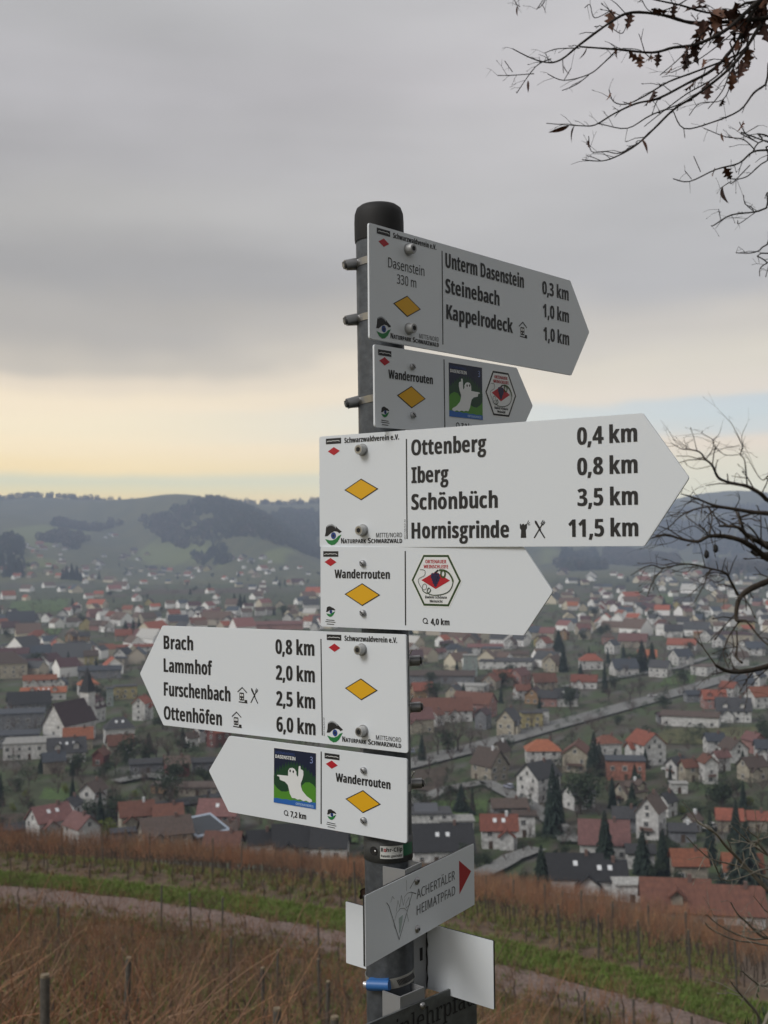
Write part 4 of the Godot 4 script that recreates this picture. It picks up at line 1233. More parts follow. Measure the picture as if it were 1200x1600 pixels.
	[289.4,1337.2,10.3,"b","bare brown tree near cream house with blue-grey gabled roof"],
	[308,985.8,8.9,"e","round evergreen bush near orange house with orange-red tile flat roof"],
	[512.1,1609,11.9,"e","round dark evergreen bush standing between town houses"],
	[606.6,2255.8,12,"b","bare leafless brown tree in the hazy far valley"],
	[771.1,2446.5,12.6,"c","pointed dark green spruce in the hazy far valley"],
	[335.7,1231.9,12.3,"e","round evergreen bush near small cream house with faded pinkish gabled roof"],
	[910.1,2782,13,"k","slim dark column-shaped cypress in the hazy far valley"],
	[329.6,1419.1,11.4,"e","round evergreen bush near yellow house with dark grey gabled roof turned gable-on"],
	[187.9,1002.3,12.9,"e","round evergreen bush near small cream house with dark grey gabled roof turned gable-on"],
	[508.4,2411.7,14.8,"c","pointed dark green spruce in the hazy far valley"],
	[245.6,949.4,9.6,"k","dark column-shaped cypress near orange house with orange-red tile flat roof"],
	[281.3,958.8,14.4,"k","dark column-shaped cypress near orange house with orange-red tile flat roof"],
	[149.9,777.3,10.8,"k","dark column-shaped cypress near yellow house with orange-red tile gabled roof"],
	[217.9,1043.6,11.6,"b","bare brown tree near beige house with purple-brown gabled roof turned gable-on"],
	[138.1,887.4,9.9,"b","bare brown tree near yellow house with brown roof"],
	[203.3,838.6,8.9,"b","bare brown tree near white rounded gable house"],
	[133.2,754.8,13.8,"k","dark column-shaped cypress near white balconied house with vivid red hipped roof"],
	[765.7,2490.1,10.1,"k","slim dark column-shaped cypress in the hazy far valley"],
	[382.8,1250.2,10.3,"k","dark column-shaped cypress near small white house with dark grey gabled roof"],
	[422.1,2207.5,9.9,"k","slim dark column-shaped cypress in the hazy far valley"],
	[364.5,1505.6,12.3,"c","dark spruce near orange house with red-brown tile gabled roof"],
	[157.6,724.8,12.6,"e","round evergreen bush near white house with pale blue-grey roof and bushes in front"],
	[236.9,901.8,8.4,"e","round evergreen bush near long low red roofed row"],
	[163.5,953.6,9.9,"e","round evergreen bush near small cream house with dark grey gabled roof turned gable-on"],
	[268.3,1002.2,11.2,"k","dark column-shaped cypress near orange house with orange-red tile flat roof"],
	[587.8,2724.4,8.6,"e","round dark evergreen bush in the hazy far valley"],
	[200.7,1044,9.5,"e","round evergreen bush near beige house with purple-brown gabled roof turned gable-on"],
	[286.2,1465.3,8.9,"k","slim dark column-shaped cypress standing between town houses"],
	[252.9,1119.5,10.9,"b","bare brown tree near white house with red-brown tile gabled roof turned gable-on"],
	[231.5,1275.9,13.3,"e","round dark evergreen bush standing between town houses"],
	[221.9,765,12.7,"e","round evergreen bush near white gabled house with slate wing by crossroads"],
	[195.6,921.1,9.4,"e","round evergreen bush near pink house with brown hipped roof"],
	[229.5,1022.3,9.1,"b","bare brown tree near beige house with purple-brown gabled roof turned gable-on"],
	[227.8,1055.2,14.4,"b","bare brown tree near beige house with purple-brown gabled roof turned gable-on"],
	[263.9,806.8,11.6,"b","bare brown tree near white house with pale grey gabled roof"],
	[387.3,1439.7,7.6,"k","dark column-shaped cypress near yellow house with dark grey gabled roof turned gable-on"],
	[225.4,853.3,7.9,"e","round evergreen bush near long low red roofed row"],
	[278.3,1207,13.7,"e","round dark evergreen bush standing between town houses"],
	[611.9,1846.9,7.5,"e","round evergreen bush near cream house with red-brown tile flat roof"],
	[268,1136,13.6,"k","slim dark column-shaped cypress standing between town houses"],
	[338.7,1806.3,11.3,"k","slim dark column-shaped cypress standing between town houses"],
	[288.7,1451.2,10.1,"e","round dark evergreen bush standing between town houses"],
	[289.6,1745.5,7.6,"k","slim dark column-shaped cypress standing between town houses"],
	[170.7,1166.9,13.8,"b","bare leafless brown tree standing between town houses"],
	[612.4,2446.8,12.4,"k","slim dark column-shaped cypress in the hazy far valley"],
	[166.3,806.1,11.4,"k","dark column-shaped cypress near white rounded gable house"],
	[275,830.7,14,"b","bare brown tree near white house with pale grey gabled roof"],
	[374.7,1835.8,14.9,"b","bare leafless brown tree standing between town houses"],
	[513,1554.6,9.1,"c","pointed dark green spruce standing between town houses"],
	[208.1,965.5,9.4,"e","round evergreen bush near small cream house with dark grey gabled roof turned gable-on"],
	[68.5,820.7,7.4,"c","dark spruce near cream house with blue-grey flat roof"],
	[43.3,839.7,10.1,"e","round evergreen bush near small beige house with purple-brown gabled roof"],
	[48.7,925.5,7.4,"e","round evergreen bush near pink house with dark grey gabled roof turned gable-on"],
	[65.4,650.6,11.6,"e","round evergreen bush near beige gable house with red-brown roof"],
	[25,653.5,9.4,"e","round evergreen bush near big factory hall with pale roof strip"],
	[101.9,765.1,7.4,"c","dark spruce near long flat dark-roofed white hall"],
	[22.5,1005.5,13.7,"c","pointed dark green spruce standing between town houses"],
	[23.5,918.2,10.1,"b","bare brown tree near beige house with brown gabled roof turned gable-on"],
	[73.9,686.2,11.1,"e","round evergreen bush near pink gable house with pink-red roof"],
	[42.7,925.3,8.3,"b","bare brown tree near pink house with dark grey gabled roof turned gable-on"],
	[22.6,756,8.3,"e","round evergreen bush near cream house with purple-brown gabled roof"],
	[104.7,941.4,8.5,"c","dark spruce near yellow house with brown roof"],
	[92,773.8,8.1,"b","bare brown tree near long flat dark-roofed white hall"],
	[67.5,802.2,8.4,"b","bare brown tree near beige low hall with brown roof"],
	[-110.4,1762.2,13.3,"c","pointed dark green spruce standing between town houses"],
	[-165.1,1721.8,11.4,"b","bare leafless brown tree standing between town houses"],
	[-164.8,2487.4,9.3,"e","round dark evergreen bush in the hazy far valley"],
	[-335.6,2208.8,12.7,"c","pointed dark green spruce in the hazy far valley"],
	[-129,1345.5,10.5,"c","pointed dark green spruce standing between town houses"],
	[-182.5,1234.4,9.2,"b","bare leafless brown tree standing between town houses"],
	[-409.3,2953.2,11,"c","pointed dark green spruce in the hazy far valley"],
	[-254.1,1573.3,8.7,"e","round evergreen bush near small white house with dark grey flat roof"],
	[-406.3,2367.4,10.7,"e","round dark evergreen bush in the hazy far valley"],
	[-220.4,1249.9,9,"b","bare leafless brown tree standing between town houses"],
	[-64.7,1142,12.2,"c","dark spruce near small white house with blue-grey gabled roof turned gable-on"],
	[-371.2,2964.3,14.3,"b","bare leafless brown tree in the hazy far valley"],
	[-343.4,2085.9,10.4,"e","round dark evergreen bush in the hazy far valley"],
	[-319,2695.3,9.1,"c","pointed dark green spruce in the hazy far valley"],
	[-113.7,1297.4,15.2,"e","tall round dark evergreen bush standing between town houses"],
	[-193,2917.7,12.8,"b","bare leafless brown tree in the hazy far valley"],
	[-166.7,1148.4,13.3,"b","bare brown tree near white house with red-brown tile gabled roof"],
	[-323.8,1922,11.8,"c","pointed dark green spruce standing between town houses"],
	[-213.2,2344.4,14.3,"c","pointed dark green spruce in the hazy far valley"],
	[-109.8,1338.7,11.6,"e","round dark evergreen bush standing between town houses"],
	[-431.8,2446.7,11.1,"b","bare leafless brown tree in the hazy far valley"],
	[-304.9,1627.8,8.8,"b","bare brown tree near yellow house with purple-brown gabled roof turned gable-on"],
	[-167.5,1236.4,8.6,"b","bare leafless brown tree standing between town houses"],
	[-202.7,1416.7,8.7,"b","bare leafless brown tree standing between town houses"],
	[-311.8,2463.8,8.8,"b","bare leafless brown tree in the hazy far valley"],
	[-290.7,1652.3,12.3,"b","bare leafless brown tree standing between town houses"],
	[-856.5,3519.2,14.5,"b","bare leafless brown tree in the hazy far valley"],
	[-723.3,3752.9,11.6,"e","round dark evergreen bush in the hazy far valley"],
	[-590.4,3293.3,17.3,"c","tall pointed dark green spruce in the hazy far valley"],
	[-659.8,3398.9,10.1,"b","bare leafless brown tree in the hazy far valley"],
	[-689.1,3483.1,14.6,"b","bare leafless brown tree in the hazy far valley"],
	[-875.8,2832.5,16.7,"b","tall bare leafless brown tree in the hazy far valley"],
	[-751,3481.7,10.9,"c","pointed dark green spruce in the hazy far valley"],
	[-286.6,3324.3,14.6,"b","bare leafless brown tree in the hazy far valley"],
	[-721,2713.1,14.1,"b","bare leafless brown tree in the hazy far valley"],
	[-347,3292.1,12.7,"b","bare leafless brown tree in the hazy far valley"],
	[-873.1,2712.4,15.5,"e","tall round dark evergreen bush in the hazy far valley"],
	[-761.8,3194.9,13.7,"b","bare leafless brown tree in the hazy far valley"],
	[-867.4,2625.6,13.3,"e","round dark evergreen bush in the hazy far valley"],
	[-864.7,2665.4,11.2,"c","pointed dark green spruce in the hazy far valley"],
	[-501.8,3461.4,12.8,"b","bare leafless brown tree in the hazy far valley"],
	[-718.4,2595.3,15.5,"b","tall bare leafless brown tree in the hazy far valley"],
	[-175.1,3091,13.8,"e","round dark evergreen bush in the hazy far valley"],
	[-703.5,3751.9,10.6,"c","pointed dark green spruce in the hazy far valley"],
	[-557.5,3556.9,15,"e","round dark evergreen bush in the hazy far valley"],
	[-379.3,3296.7,15.7,"e","tall round dark evergreen bush in the hazy far valley"],
	[-588.8,3430.4,13.9,"e","round dark evergreen bush in the hazy far valley"],
	[-776.8,2625.3,17.5,"b","tall bare leafless brown tree in the hazy far valley"],
	[-378.7,2990.6,16.4,"c","tall pointed dark green spruce in the hazy far valley"],
	[-806.9,2805.3,15.1,"c","tall pointed dark green spruce in the hazy far valley"],
	[-678.2,2708.6,14.3,"b","bare leafless brown tree in the hazy far valley"],
	[-834.6,2653.9,16.4,"b","tall bare leafless brown tree in the hazy far valley"],
	[-772.5,2896.4,14.5,"e","round dark evergreen bush in the hazy far valley"],
	[-580,3337.2,17.1,"b","tall bare leafless brown tree in the hazy far valley"],
	[-739.6,3293.5,16.3,"e","tall round dark evergreen bush in the hazy far valley"],
	[-332.3,3189.4,10.7,"e","round dark evergreen bush in the hazy far valley"],
	[-456,3054.2,13.4,"e","round dark evergreen bush in the hazy far valley"],
	[-918.4,2765.2,10.1,"b","bare leafless brown tree in the hazy far valley"],
	[-285.7,3186.7,13.3,"e","round dark evergreen bush in the hazy far valley"],
	[-774.2,3751,11.7,"e","round dark evergreen bush in the hazy far valley"],
	[-788.2,3517.9,10.3,"e","round dark evergreen bush in the hazy far valley"],
	[-865.8,2802.6,15.6,"e","tall round dark evergreen bush in the hazy far valley"],
	[-771.6,3502.6,11.9,"b","bare leafless brown tree in the hazy far valley"],
	[-501,3483.7,16.6,"b","tall bare leafless brown tree in the hazy far valley"],
	[-808.3,3588.9,11.2,"b","bare leafless brown tree in the hazy far valley"],
	[-710.8,2621.7,14.9,"e","round dark evergreen bush in the hazy far valley"],
	[-104.2,376.5,3.8,"y","small yellow-green bush near white gable house with grey-brown roof"],
	[-101,338.4,2.3,"y","small yellow-green bush near small white double garage with dark gable roof"],
	[-111.7,337.2,2.2,"e","small round evergreen bush near small white double garage with dark gable roof"],
	[-84.9,339.4,2.5,"e","small round evergreen bush near small white double garage with dark gable roof"],
	[-68.3,342.8,3.3,"e","small round evergreen bush near red-brown roofed house with cream gable"],
	[-54.5,332.9,3.3,"e","small round evergreen bush near pinkish house with broad faded red roof"],
	[-89.7,375,2.5,"e","small round evergreen bush near white gable house with grey-brown roof"],
	[-80.8,371.1,3,"y","small yellow-green bush near low ochre walled shed with olive flat roof"],
	[-113,351.1,3,"y","small yellow-green bush near small white double garage with dark gable roof"],
	[-61.6,397.6,3.7,"y","small yellow-green bush near brown barn with open dark gable and ochre upper wall"],
	[-115.8,372.1,2.6,"y","small yellow-green bush near white gable house with grey-brown roof"],
	[-58.7,344.2,3.5,"e","small round evergreen bush near low house with dull red-brown roof"],
	[-58,362.1,2,"e","small round evergreen bush near low cream walled yard building"],
	[-109.1,355.9,3.2,"e","small round evergreen bush near small white double garage with dark gable roof"],
	[100,304.9,3.8,"e","small round evergreen bush near red roofed cottage"],
	[74.3,301.7,4.3,"e","small round evergreen bush near low dark olive roofed house with small pale red porch"],
	[68.1,271.8,4,"e","small round evergreen bush near orange-red roofed house with chimney"],
	[55.9,258.3,3.1,"e","small round evergreen bush near dark roofed white house with two round skylights"],
	[47.6,265.7,3.5,"e","small round evergreen bush near dark roofed white house with two round skylights"],
	[83.6,295.6,2.4,"b","small bare brown tree near low dark olive roofed house with small pale red porch"],
	[89.2,311.8,2.9,"b","small bare brown tree near low dark olive roofed house with small pale red porch"],
	[43.4,298.1,2.2,"e","small round evergreen bush near pink-brown roofed house"],
	[51.7,276.3,2.8,"e","small round evergreen bush near low house with dark grey roof"],
	[45.1,297.6,3.3,"e","small round evergreen bush near pink-brown roofed house"],
	[76.2,294.9,3,"e","small round evergreen bush near low house with dark grey roof"],
	[89.4,290,4.5,"b","small bare brown tree near orange-red roofed house with white corner"],
	[35.3,300.1,3.6,"b","small bare brown tree near white house with plain red roof"],
	[64.4,278.8,4.3,"e","small round evergreen bush near orange-red roofed house with chimney"],
	[53.4,275,3.2,"e","small round evergreen bush near low house with dark grey roof"],
	[91.2,308.2,3.3,"e","small round evergreen bush near low dark olive roofed house with small pale red porch"],
	[30.5,260.7,3.7,"e","small round evergreen bush near long dark slate roofed white house with round white skylight"],
	[71.1,295.1,4.9,"e","small round evergreen bush near low house with dark grey roof"],
]
const FIELDS := [["g",[[11.8,332.1],[13.8,363.4],[31.9,364.6],[29.0,335.4]]],["o",[[105.1,464.6],[120.7,499.2],[166.5,504.2],[150.8,456.8]]],["g",[[154.2,651.1],[170.0,701.1],[194.8,720.7],[176.9,661.8]]],["g",[[43.6,323.8],[48.6,331.0],[52.4,353.4],[47.0,351.0]]],["d",[[-109.0,327.5],[-131.3,394.5],[-105.8,396.8],[-92.5,357.9],[-89.2,334.6]]],["g",[[-110.7,369.2],[-113.8,386.7],[-102.2,383.3],[-99.9,367.0]]],["d",[[-516.4,1549.5],[-782.7,2348.1],[-710.9,2974.2],[-389.4,2059.6],[-293.5,1552.1]]],["b",[[-550.7,1835.7],[-618.4,2099.9],[-225.4,2247.0],[-190.1,1894.3]]],["d",[[-365.6,1529.8],[-430.0,1933.8],[-146.4,2016.8],[-102.5,1526.5]]],["g",[[-819.0,2632.3],[-844.8,2764.5],[-826.3,2973.9],[-726.1,2613.2]]],["g",[[-458.4,1398.9],[-558.1,1732.2],[-497.6,1827.4],[-405.7,1460.4]]],["d",[[338.2,2351.9],[411.0,2751.1],[659.0,2586.4],[465.0,1909.2]]],["b",[[8.8,379.6],[10.7,411.6],[22.4,417.1],[18.0,374.4]]],["g",[[383.6,1691.1],[437.4,1838.2],[455.2,1788.0],[375.8,1509.9]]],["g",[[-26.1,318.0],[-27.6,336.9],[-8.0,332.5],[-7.5,310.6]]],["b",[[-111.6,335.3],[-115.7,347.6],[-88.2,352.6],[-84.6,338.4]]],["d",[[70.6,323.1],[80.5,358.6],[120.6,366.4],[105.9,322.1]]],["g",[[-324.6,1082.1],[-337.4,1168.0],[-324.1,1166.6],[-301.6,1064.5]]]]
const ROADS := [["r",13,[[-9.5,401.1],[8.7,422.4],[23.7,441.0],[40.1,461.3],[68.6,501.6],[98.1,541.5],[128.0,581.5],[157.1,620.0],[198.6,679.4],[259.0,762.7]]],["t",9,[[-109.0,327.5],[-97.8,338.8],[-84.6,345.8],[-69.6,357.2],[-52.7,370.1],[-37.1,388.2]]],["r",6,[[7.2,356.5],[20.3,379.2],[33.7,388.9],[44.2,353.6],[49.3,323.7],[48.9,309.8]]],["r",6,[[-361.7,1085.6],[-356.5,1188.5],[-345.8,1324.2]]],["r",6,[[99.3,645.5],[145.6,695.8],[187.7,739.8],[220.7,799.7],[279.3,842.8]]],["r",5.5,[[19.9,265.9],[31.7,293.6],[39.5,303.3]]],["r",6,[[-91.8,393.2],[-83.1,403.7],[-70.5,395.6]]],["r",5.5,[[41.6,212.6],[36.9,226.5],[25.3,234.5],[18.3,236.0]]]]
const YARDS := [[[48.1,223.9],[53.7,240.4],[57.8,207.9],[55.0,200.0]]]
const WOODS := [[[-1036.2,4842.1],[-755.1,4528.7],[-546.6,3855.2],[-650.6,3900.1],[-842.1,4327.9]],[[-860.8,4693.2],[-682.4,4815.8],[-265.4,4767.9],[-173.2,3873.2],[-344.3,3639.2],[-577.1,3843.8]],[[-515.6,5153.4],[-256.9,5780.0],[-215.3,4831.6],[-381.2,4282.7]],[[-996.4,2988.6],[-1070.7,3211.2],[-1215.7,3872.0],[-823.0,2645.1],[-892.4,2677.2]],[[-640.7,3840.7],[-510.3,3669.8],[-455.4,3410.6],[-569.7,3532.2]],[[-1232.8,4108.2],[-1205.5,4338.0],[-1093.8,4278.2],[-1037.9,3890.8]],[[586.9,3999.8],[722.9,4657.4],[915.7,5004.6],[698.4,3602.5],[561.4,3379.9]],[[837.7,4446.3],[1010.0,5203.8],[1396.5,5474.2],[999.5,3920.4]],[[1357.2,6114.4],[1543.2,6776.0],[1941.3,5822.7],[1602.3,4813.0],[1468.3,5294.9]],[[1757.3,7353.4],[1835.4,7504.3],[2057.7,6169.8],[1961.9,5884.2]],[[712.8,2573.3],[1476.5,5220.4],[1562.0,4693.5],[926.3,2785.8]],[[-1336.6,4624.8],[-1442.3,5088.4],[-1092.4,4913.4],[-1107.9,4861.8]],[[-252.4,5675.7],[-192.6,5778.8],[1011.8,7282.3],[693.9,4812.3],[254.8,4613.6],[-150.4,4487.9]]]
const MEADOWS := [[[-886.0,3984.6],[-909.6,4422.6],[-577.1,3843.8],[-521.6,3606.5]],[[-868.3,2765.8],[-937.3,3039.2],[-1028.0,3699.8],[-800.6,2881.2]],[[-519.0,3455.6],[-380.2,3416.2],[-307.6,3683.0],[-245.2,4399.0],[-297.6,3338.9]],[[-613.7,4330.3],[-614.6,4423.9],[-498.9,4986.2],[-430.6,3871.5]],[[545.7,4106.5],[602.0,4433.1],[699.3,4671.6],[604.7,4119.7]],[[975.8,4001.4],[1256.1,5149.1],[1483.0,5142.8],[1105.0,3833.3]],[[-1129.5,3387.4],[-1471.7,4413.4],[-1223.1,4890.3],[-1145.5,4293.9]]]
const CARS := [[138.4,600.3,1],[26.2,248.0,2],[40.0,377.6,3],[98.4,405.0,1],[90.0,322.5,1],[10.3,442.9,2]]
const CROOKED := [[[[2.136,1.177,-5.6],[1.951,1.109,-5.52],[1.802,1.072,-5.44],[1.665,1.055,-5.36],[1.561,1.067,-5.28],[1.481,1.102,-5.2]],0.015965277777777776,0.006875],[[[1.656,1.032,-5.6],[1.564,1.042,-5.4],[1.468,1.062,-5.2]],0.004399999999999999,0.0022916666666666667],[[[1.74,1.028,-5.6],[1.643,1.01,-5.467],[1.558,0.997,-5.333],[1.496,0.979,-5.2]],0.0027499999999999994,0.0011458333333333333],[[[1.777,1.037,-5.6],[1.712,0.98,-5.467],[1.67,0.937,-5.333],[1.615,0.898,-5.2]],0.0027499999999999994,0.0011458333333333333],[[[2.181,1.547,-5.7],[2.002,1.509,-5.643],[1.857,1.464,-5.586],[1.753,1.43,-5.529],[1.684,1.393,-5.471],[1.649,1.351,-5.414],[1.635,1.298,-5.357],[1.624,1.287,-5.3]],0.017416666666666664,0.006875],[[[1.716,1.267,-5.6],[1.657,1.22,-5.52],[1.605,1.194,-5.44],[1.574,1.135,-5.36],[1.547,1.114,-5.28],[1.544,1.088,-5.2]],0.004399999999999999,0.0022916666666666667],[[[1.716,1.267,-5.6],[1.725,1.273,-5.5],[1.737,1.229,-5.4],[1.757,1.19,-5.3],[1.767,1.169,-5.2]],0.005499999999999999,0.0034375],[[[1.709,1.226,-5.6],[1.668,1.179,-5.5],[1.64,1.152,-5.4],[1.618,1.126,-5.3],[1.593,1.116,-5.2]],0.0033000000000000004,0.005729166666666666],[[[1.681,1.214,-5.6],[1.649,1.161,-5.467],[1.596,1.138,-5.333],[1.536,1.134,-5.2]],0.0027499999999999994,0.0011458333333333333],[[[1.656,1.406,-5.4],[1.611,1.473,-5.356],[1.566,1.513,-5.311],[1.483,1.535,-5.267],[1.398,1.554,-5.222],[1.317,1.555,-5.178],[1.243,1.54,-5.133],[1.185,1.555,-5.089],[1.135,1.548,-5.044],[1.066,1.513,-5.0]],0.00715,0.00171875],[[[1.356,1.53,-5.6],[1.284,1.484,-5.467],[1.219,1.432,-5.333],[1.188,1.412,-5.2]],0.0033000000000000004,0.0020625],[[[1.589,1.522,-5.6],[1.538,1.496,-5.52],[1.513,1.465,-5.44],[1.478,1.444,-5.36],[1.414,1.375,-5.28],[1.378,1.376,-5.2]],0.0049499999999999995,0.0013749999999999997],[[[1.557,1.46,-5.6],[1.483,1.44,-5.467],[1.414,1.416,-5.333],[1.37,1.405,-5.2]],0.0027499999999999994,0.0011458333333333333],[[[1.499,1.547,-5.6],[1.43,1.517,-5.467],[1.354,1.52,-5.333],[1.297,1.532,-5.2]],0.0021999999999999997,0.0011458333333333333],[[[1.651,1.475,-5.6],[1.575,1.464,-5.467],[1.507,1.478,-5.333],[1.446,1.468,-5.2]],0.0027499999999999994,0.0011458333333333333],[[[1.684,1.444,-5.6],[1.591,1.448,-5.4],[1.503,1.459,-5.2]],0.0024200000000000003,0.0011458333333333333],[[[2.262,1.806,-5.9],[2.049,1.832,-5.85],[1.935,1.86,-5.8],[1.88,1.893,-5.75],[1.798,1.93,-5.7],[1.707,1.944,-5.65],[1.627,1.966,-5.6],[1.576,2.023,-5.55],[1.541,2.052,-5.5],[1.488,2.08,-5.45],[1.436,2.092,-5.4],[1.387,2.091,-5.35],[1.324,2.114,-5.3]],0.01161111111111111,0.0013749999999999997],[[[1.569,2.059,-5.6],[1.57,2.096,-5.5],[1.542,2.133,-5.4],[1.478,2.157,-5.3],[1.445,2.159,-5.2]],0.0028599999999999997,0.0011458333333333333],[[[1.599,2.151,-5.6],[1.575,2.157,-5.4],[1.526,2.173,-5.2]],0.00198,0.0009166666666666668],[[[1.767,1.925,-5.6],[1.734,2.044,-5.52],[1.691,2.069,-5.44],[1.673,2.101,-5.36],[1.605,2.183,-5.28],[1.573,2.204,-5.2]],0.00396,0.0011458333333333333],[[[1.748,2.122,-5.6],[1.698,2.156,-5.4],[1.645,2.187,-5.2]],0.00198,0.0009166666666666668],[[[1.741,2.081,-5.6],[1.63,2.068,-5.467],[1.546,2.097,-5.333],[1.49,2.109,-5.2]],0.0021999999999999997,0.0011458333333333333],[[[1.87,1.98,-5.6],[1.815,1.95,-5.5],[1.744,1.99,-5.4],[1.677,2.052,-5.3],[1.617,2.079,-5.2]],0.0028599999999999997,0.0011458333333333333],[[[1.831,1.887,-5.6],[1.813,1.942,-5.467],[1.781,1.956,-5.333],[1.78,1.977,-5.2]],0.0033000000000000004,0.0022916666666666667],[[[1.591,2.026,-5.6],[1.492,2.005,-5.467],[1.411,2.009,-5.333],[1.353,2.023,-5.2]],0.00198,0.0009166666666666668],[[[1.489,2.108,-5.6],[1.421,2.122,-5.4],[1.363,2.125,-5.2]],0.0014299999999999998,0.0009166666666666668],[[[1.452,2.111,-5.6],[1.325,2.11,-5.2]],0.0014299999999999998,0.0009166666666666668],[[[1.714,1.935,-5.6],[1.653,1.976,-5.4],[1.606,1.949,-5.2]],0.0017599999999999998,0.0009166666666666668],[[[2.184,1.705,-5.7],[1.973,1.762,-5.638],[1.859,1.79,-5.575],[1.762,1.798,-5.513],[1.66,1.809,-5.45],[1.548,1.826,-5.388],[1.46,1.848,-5.325],[1.399,1.866,-5.263],[1.339,1.873,-5.2]],0.013062499999999998,0.0022916666666666667],[[[1.706,1.813,-5.6],[1.563,1.824,-5.533],[1.468,1.808,-5.467],[1.386,1.773,-5.4],[1.324,1.73,-5.333],[1.266,1.701,-5.267],[1.224,1.683,-5.2]],0.005499999999999999,0.0013749999999999997],[[[1.706,1.81,-5.6],[1.665,1.759,-5.4],[1.609,1.726,-5.2]],0.005499999999999999,0.006875],[[[1.706,1.813,-5.6],[1.661,1.855,-5.4],[1.597,1.882,-5.2]],0.0033000000000000004,0.0011458333333333333],[[[1.581,1.827,-5.6],[1.564,1.774,-5.467],[1.51,1.72,-5.333],[1.466,1.687,-5.2]],0.0033000000000000004,0.0040104166666666665],[[[1.503,1.812,-5.6],[1.442,1.784,-5.5],[1.446,1.752,-5.4],[1.466,1.717,-5.3],[1.467,1.695,-5.2]],0.00264,0.0022916666666666667],[[[1.437,1.778,-5.6],[1.344,1.779,-5.4],[1.28,1.792,-5.2]],0.0021999999999999997,0.0011458333333333333],[[[1.535,1.858,-5.6],[1.457,1.887,-5.4],[1.389,1.907,-5.2]],0.0017599999999999998,0.0009166666666666668],[[[1.489,1.88,-5.6],[1.457,1.902,-5.4],[1.447,1.907,-5.2]],0.00154,0.0008020833333333333],[[[2.103,1.474,-5.5],[1.902,1.589,-5.443],[1.793,1.629,-5.386],[1.724,1.654,-5.329],[1.659,1.683,-5.271],[1.593,1.718,-5.214],[1.538,1.726,-5.157],[1.484,1.725,-5.1]],0.015965277777777776,0.004583333333333333],[[[2.102,1.429,-5.5],[1.905,1.538,-5.455],[1.8,1.578,-5.409],[1.735,1.621,-5.364],[1.647,1.66,-5.318],[1.56,1.681,-5.273],[1.471,1.681,-5.227],[1.4,1.658,-5.182],[1.32,1.67,-5.136],[1.243,1.69,-5.091],[1.176,1.676,-5.045],[1.132,1.66,-5.0]],0.015965277777777776,0.00171875],[[[1.864,1.594,-5.6],[1.746,1.597,-5.4],[1.659,1.61,-5.2]],0.013062499999999998,0.008020833333333333],[[[1.865,1.644,-5.6],[1.777,1.656,-5.4],[1.697,1.665,-5.2]],0.01161111111111111,0.008020833333333333],[[[1.513,1.659,-5.6],[1.442,1.692,-5.467],[1.362,1.707,-5.333],[1.285,1.711,-5.2]],0.0021999999999999997,0.0011458333333333333],[[[1.576,1.683,-5.6],[1.512,1.714,-5.5],[1.446,1.731,-5.4],[1.383,1.718,-5.3],[1.322,1.699,-5.2]],0.00264,0.0011458333333333333],[[[1.439,1.672,-5.6],[1.359,1.654,-5.467],[1.272,1.642,-5.333],[1.188,1.625,-5.2]],0.00198,0.0009166666666666668],[[[1.657,1.683,-5.6],[1.558,1.661,-5.4],[1.457,1.646,-5.2]],0.0021999999999999997,0.0011458333333333333],[[[1.368,1.694,-5.6],[1.283,1.714,-5.4],[1.207,1.7,-5.2]],0.0016500000000000002,0.0009166666666666668],[[[1.734,1.661,-5.6],[1.621,1.616,-5.2]],0.0021999999999999997,0.0011458333333333333]]
const PODS := [[1.423,1.601,-5.1],[1.463,1.626,-5.1]]
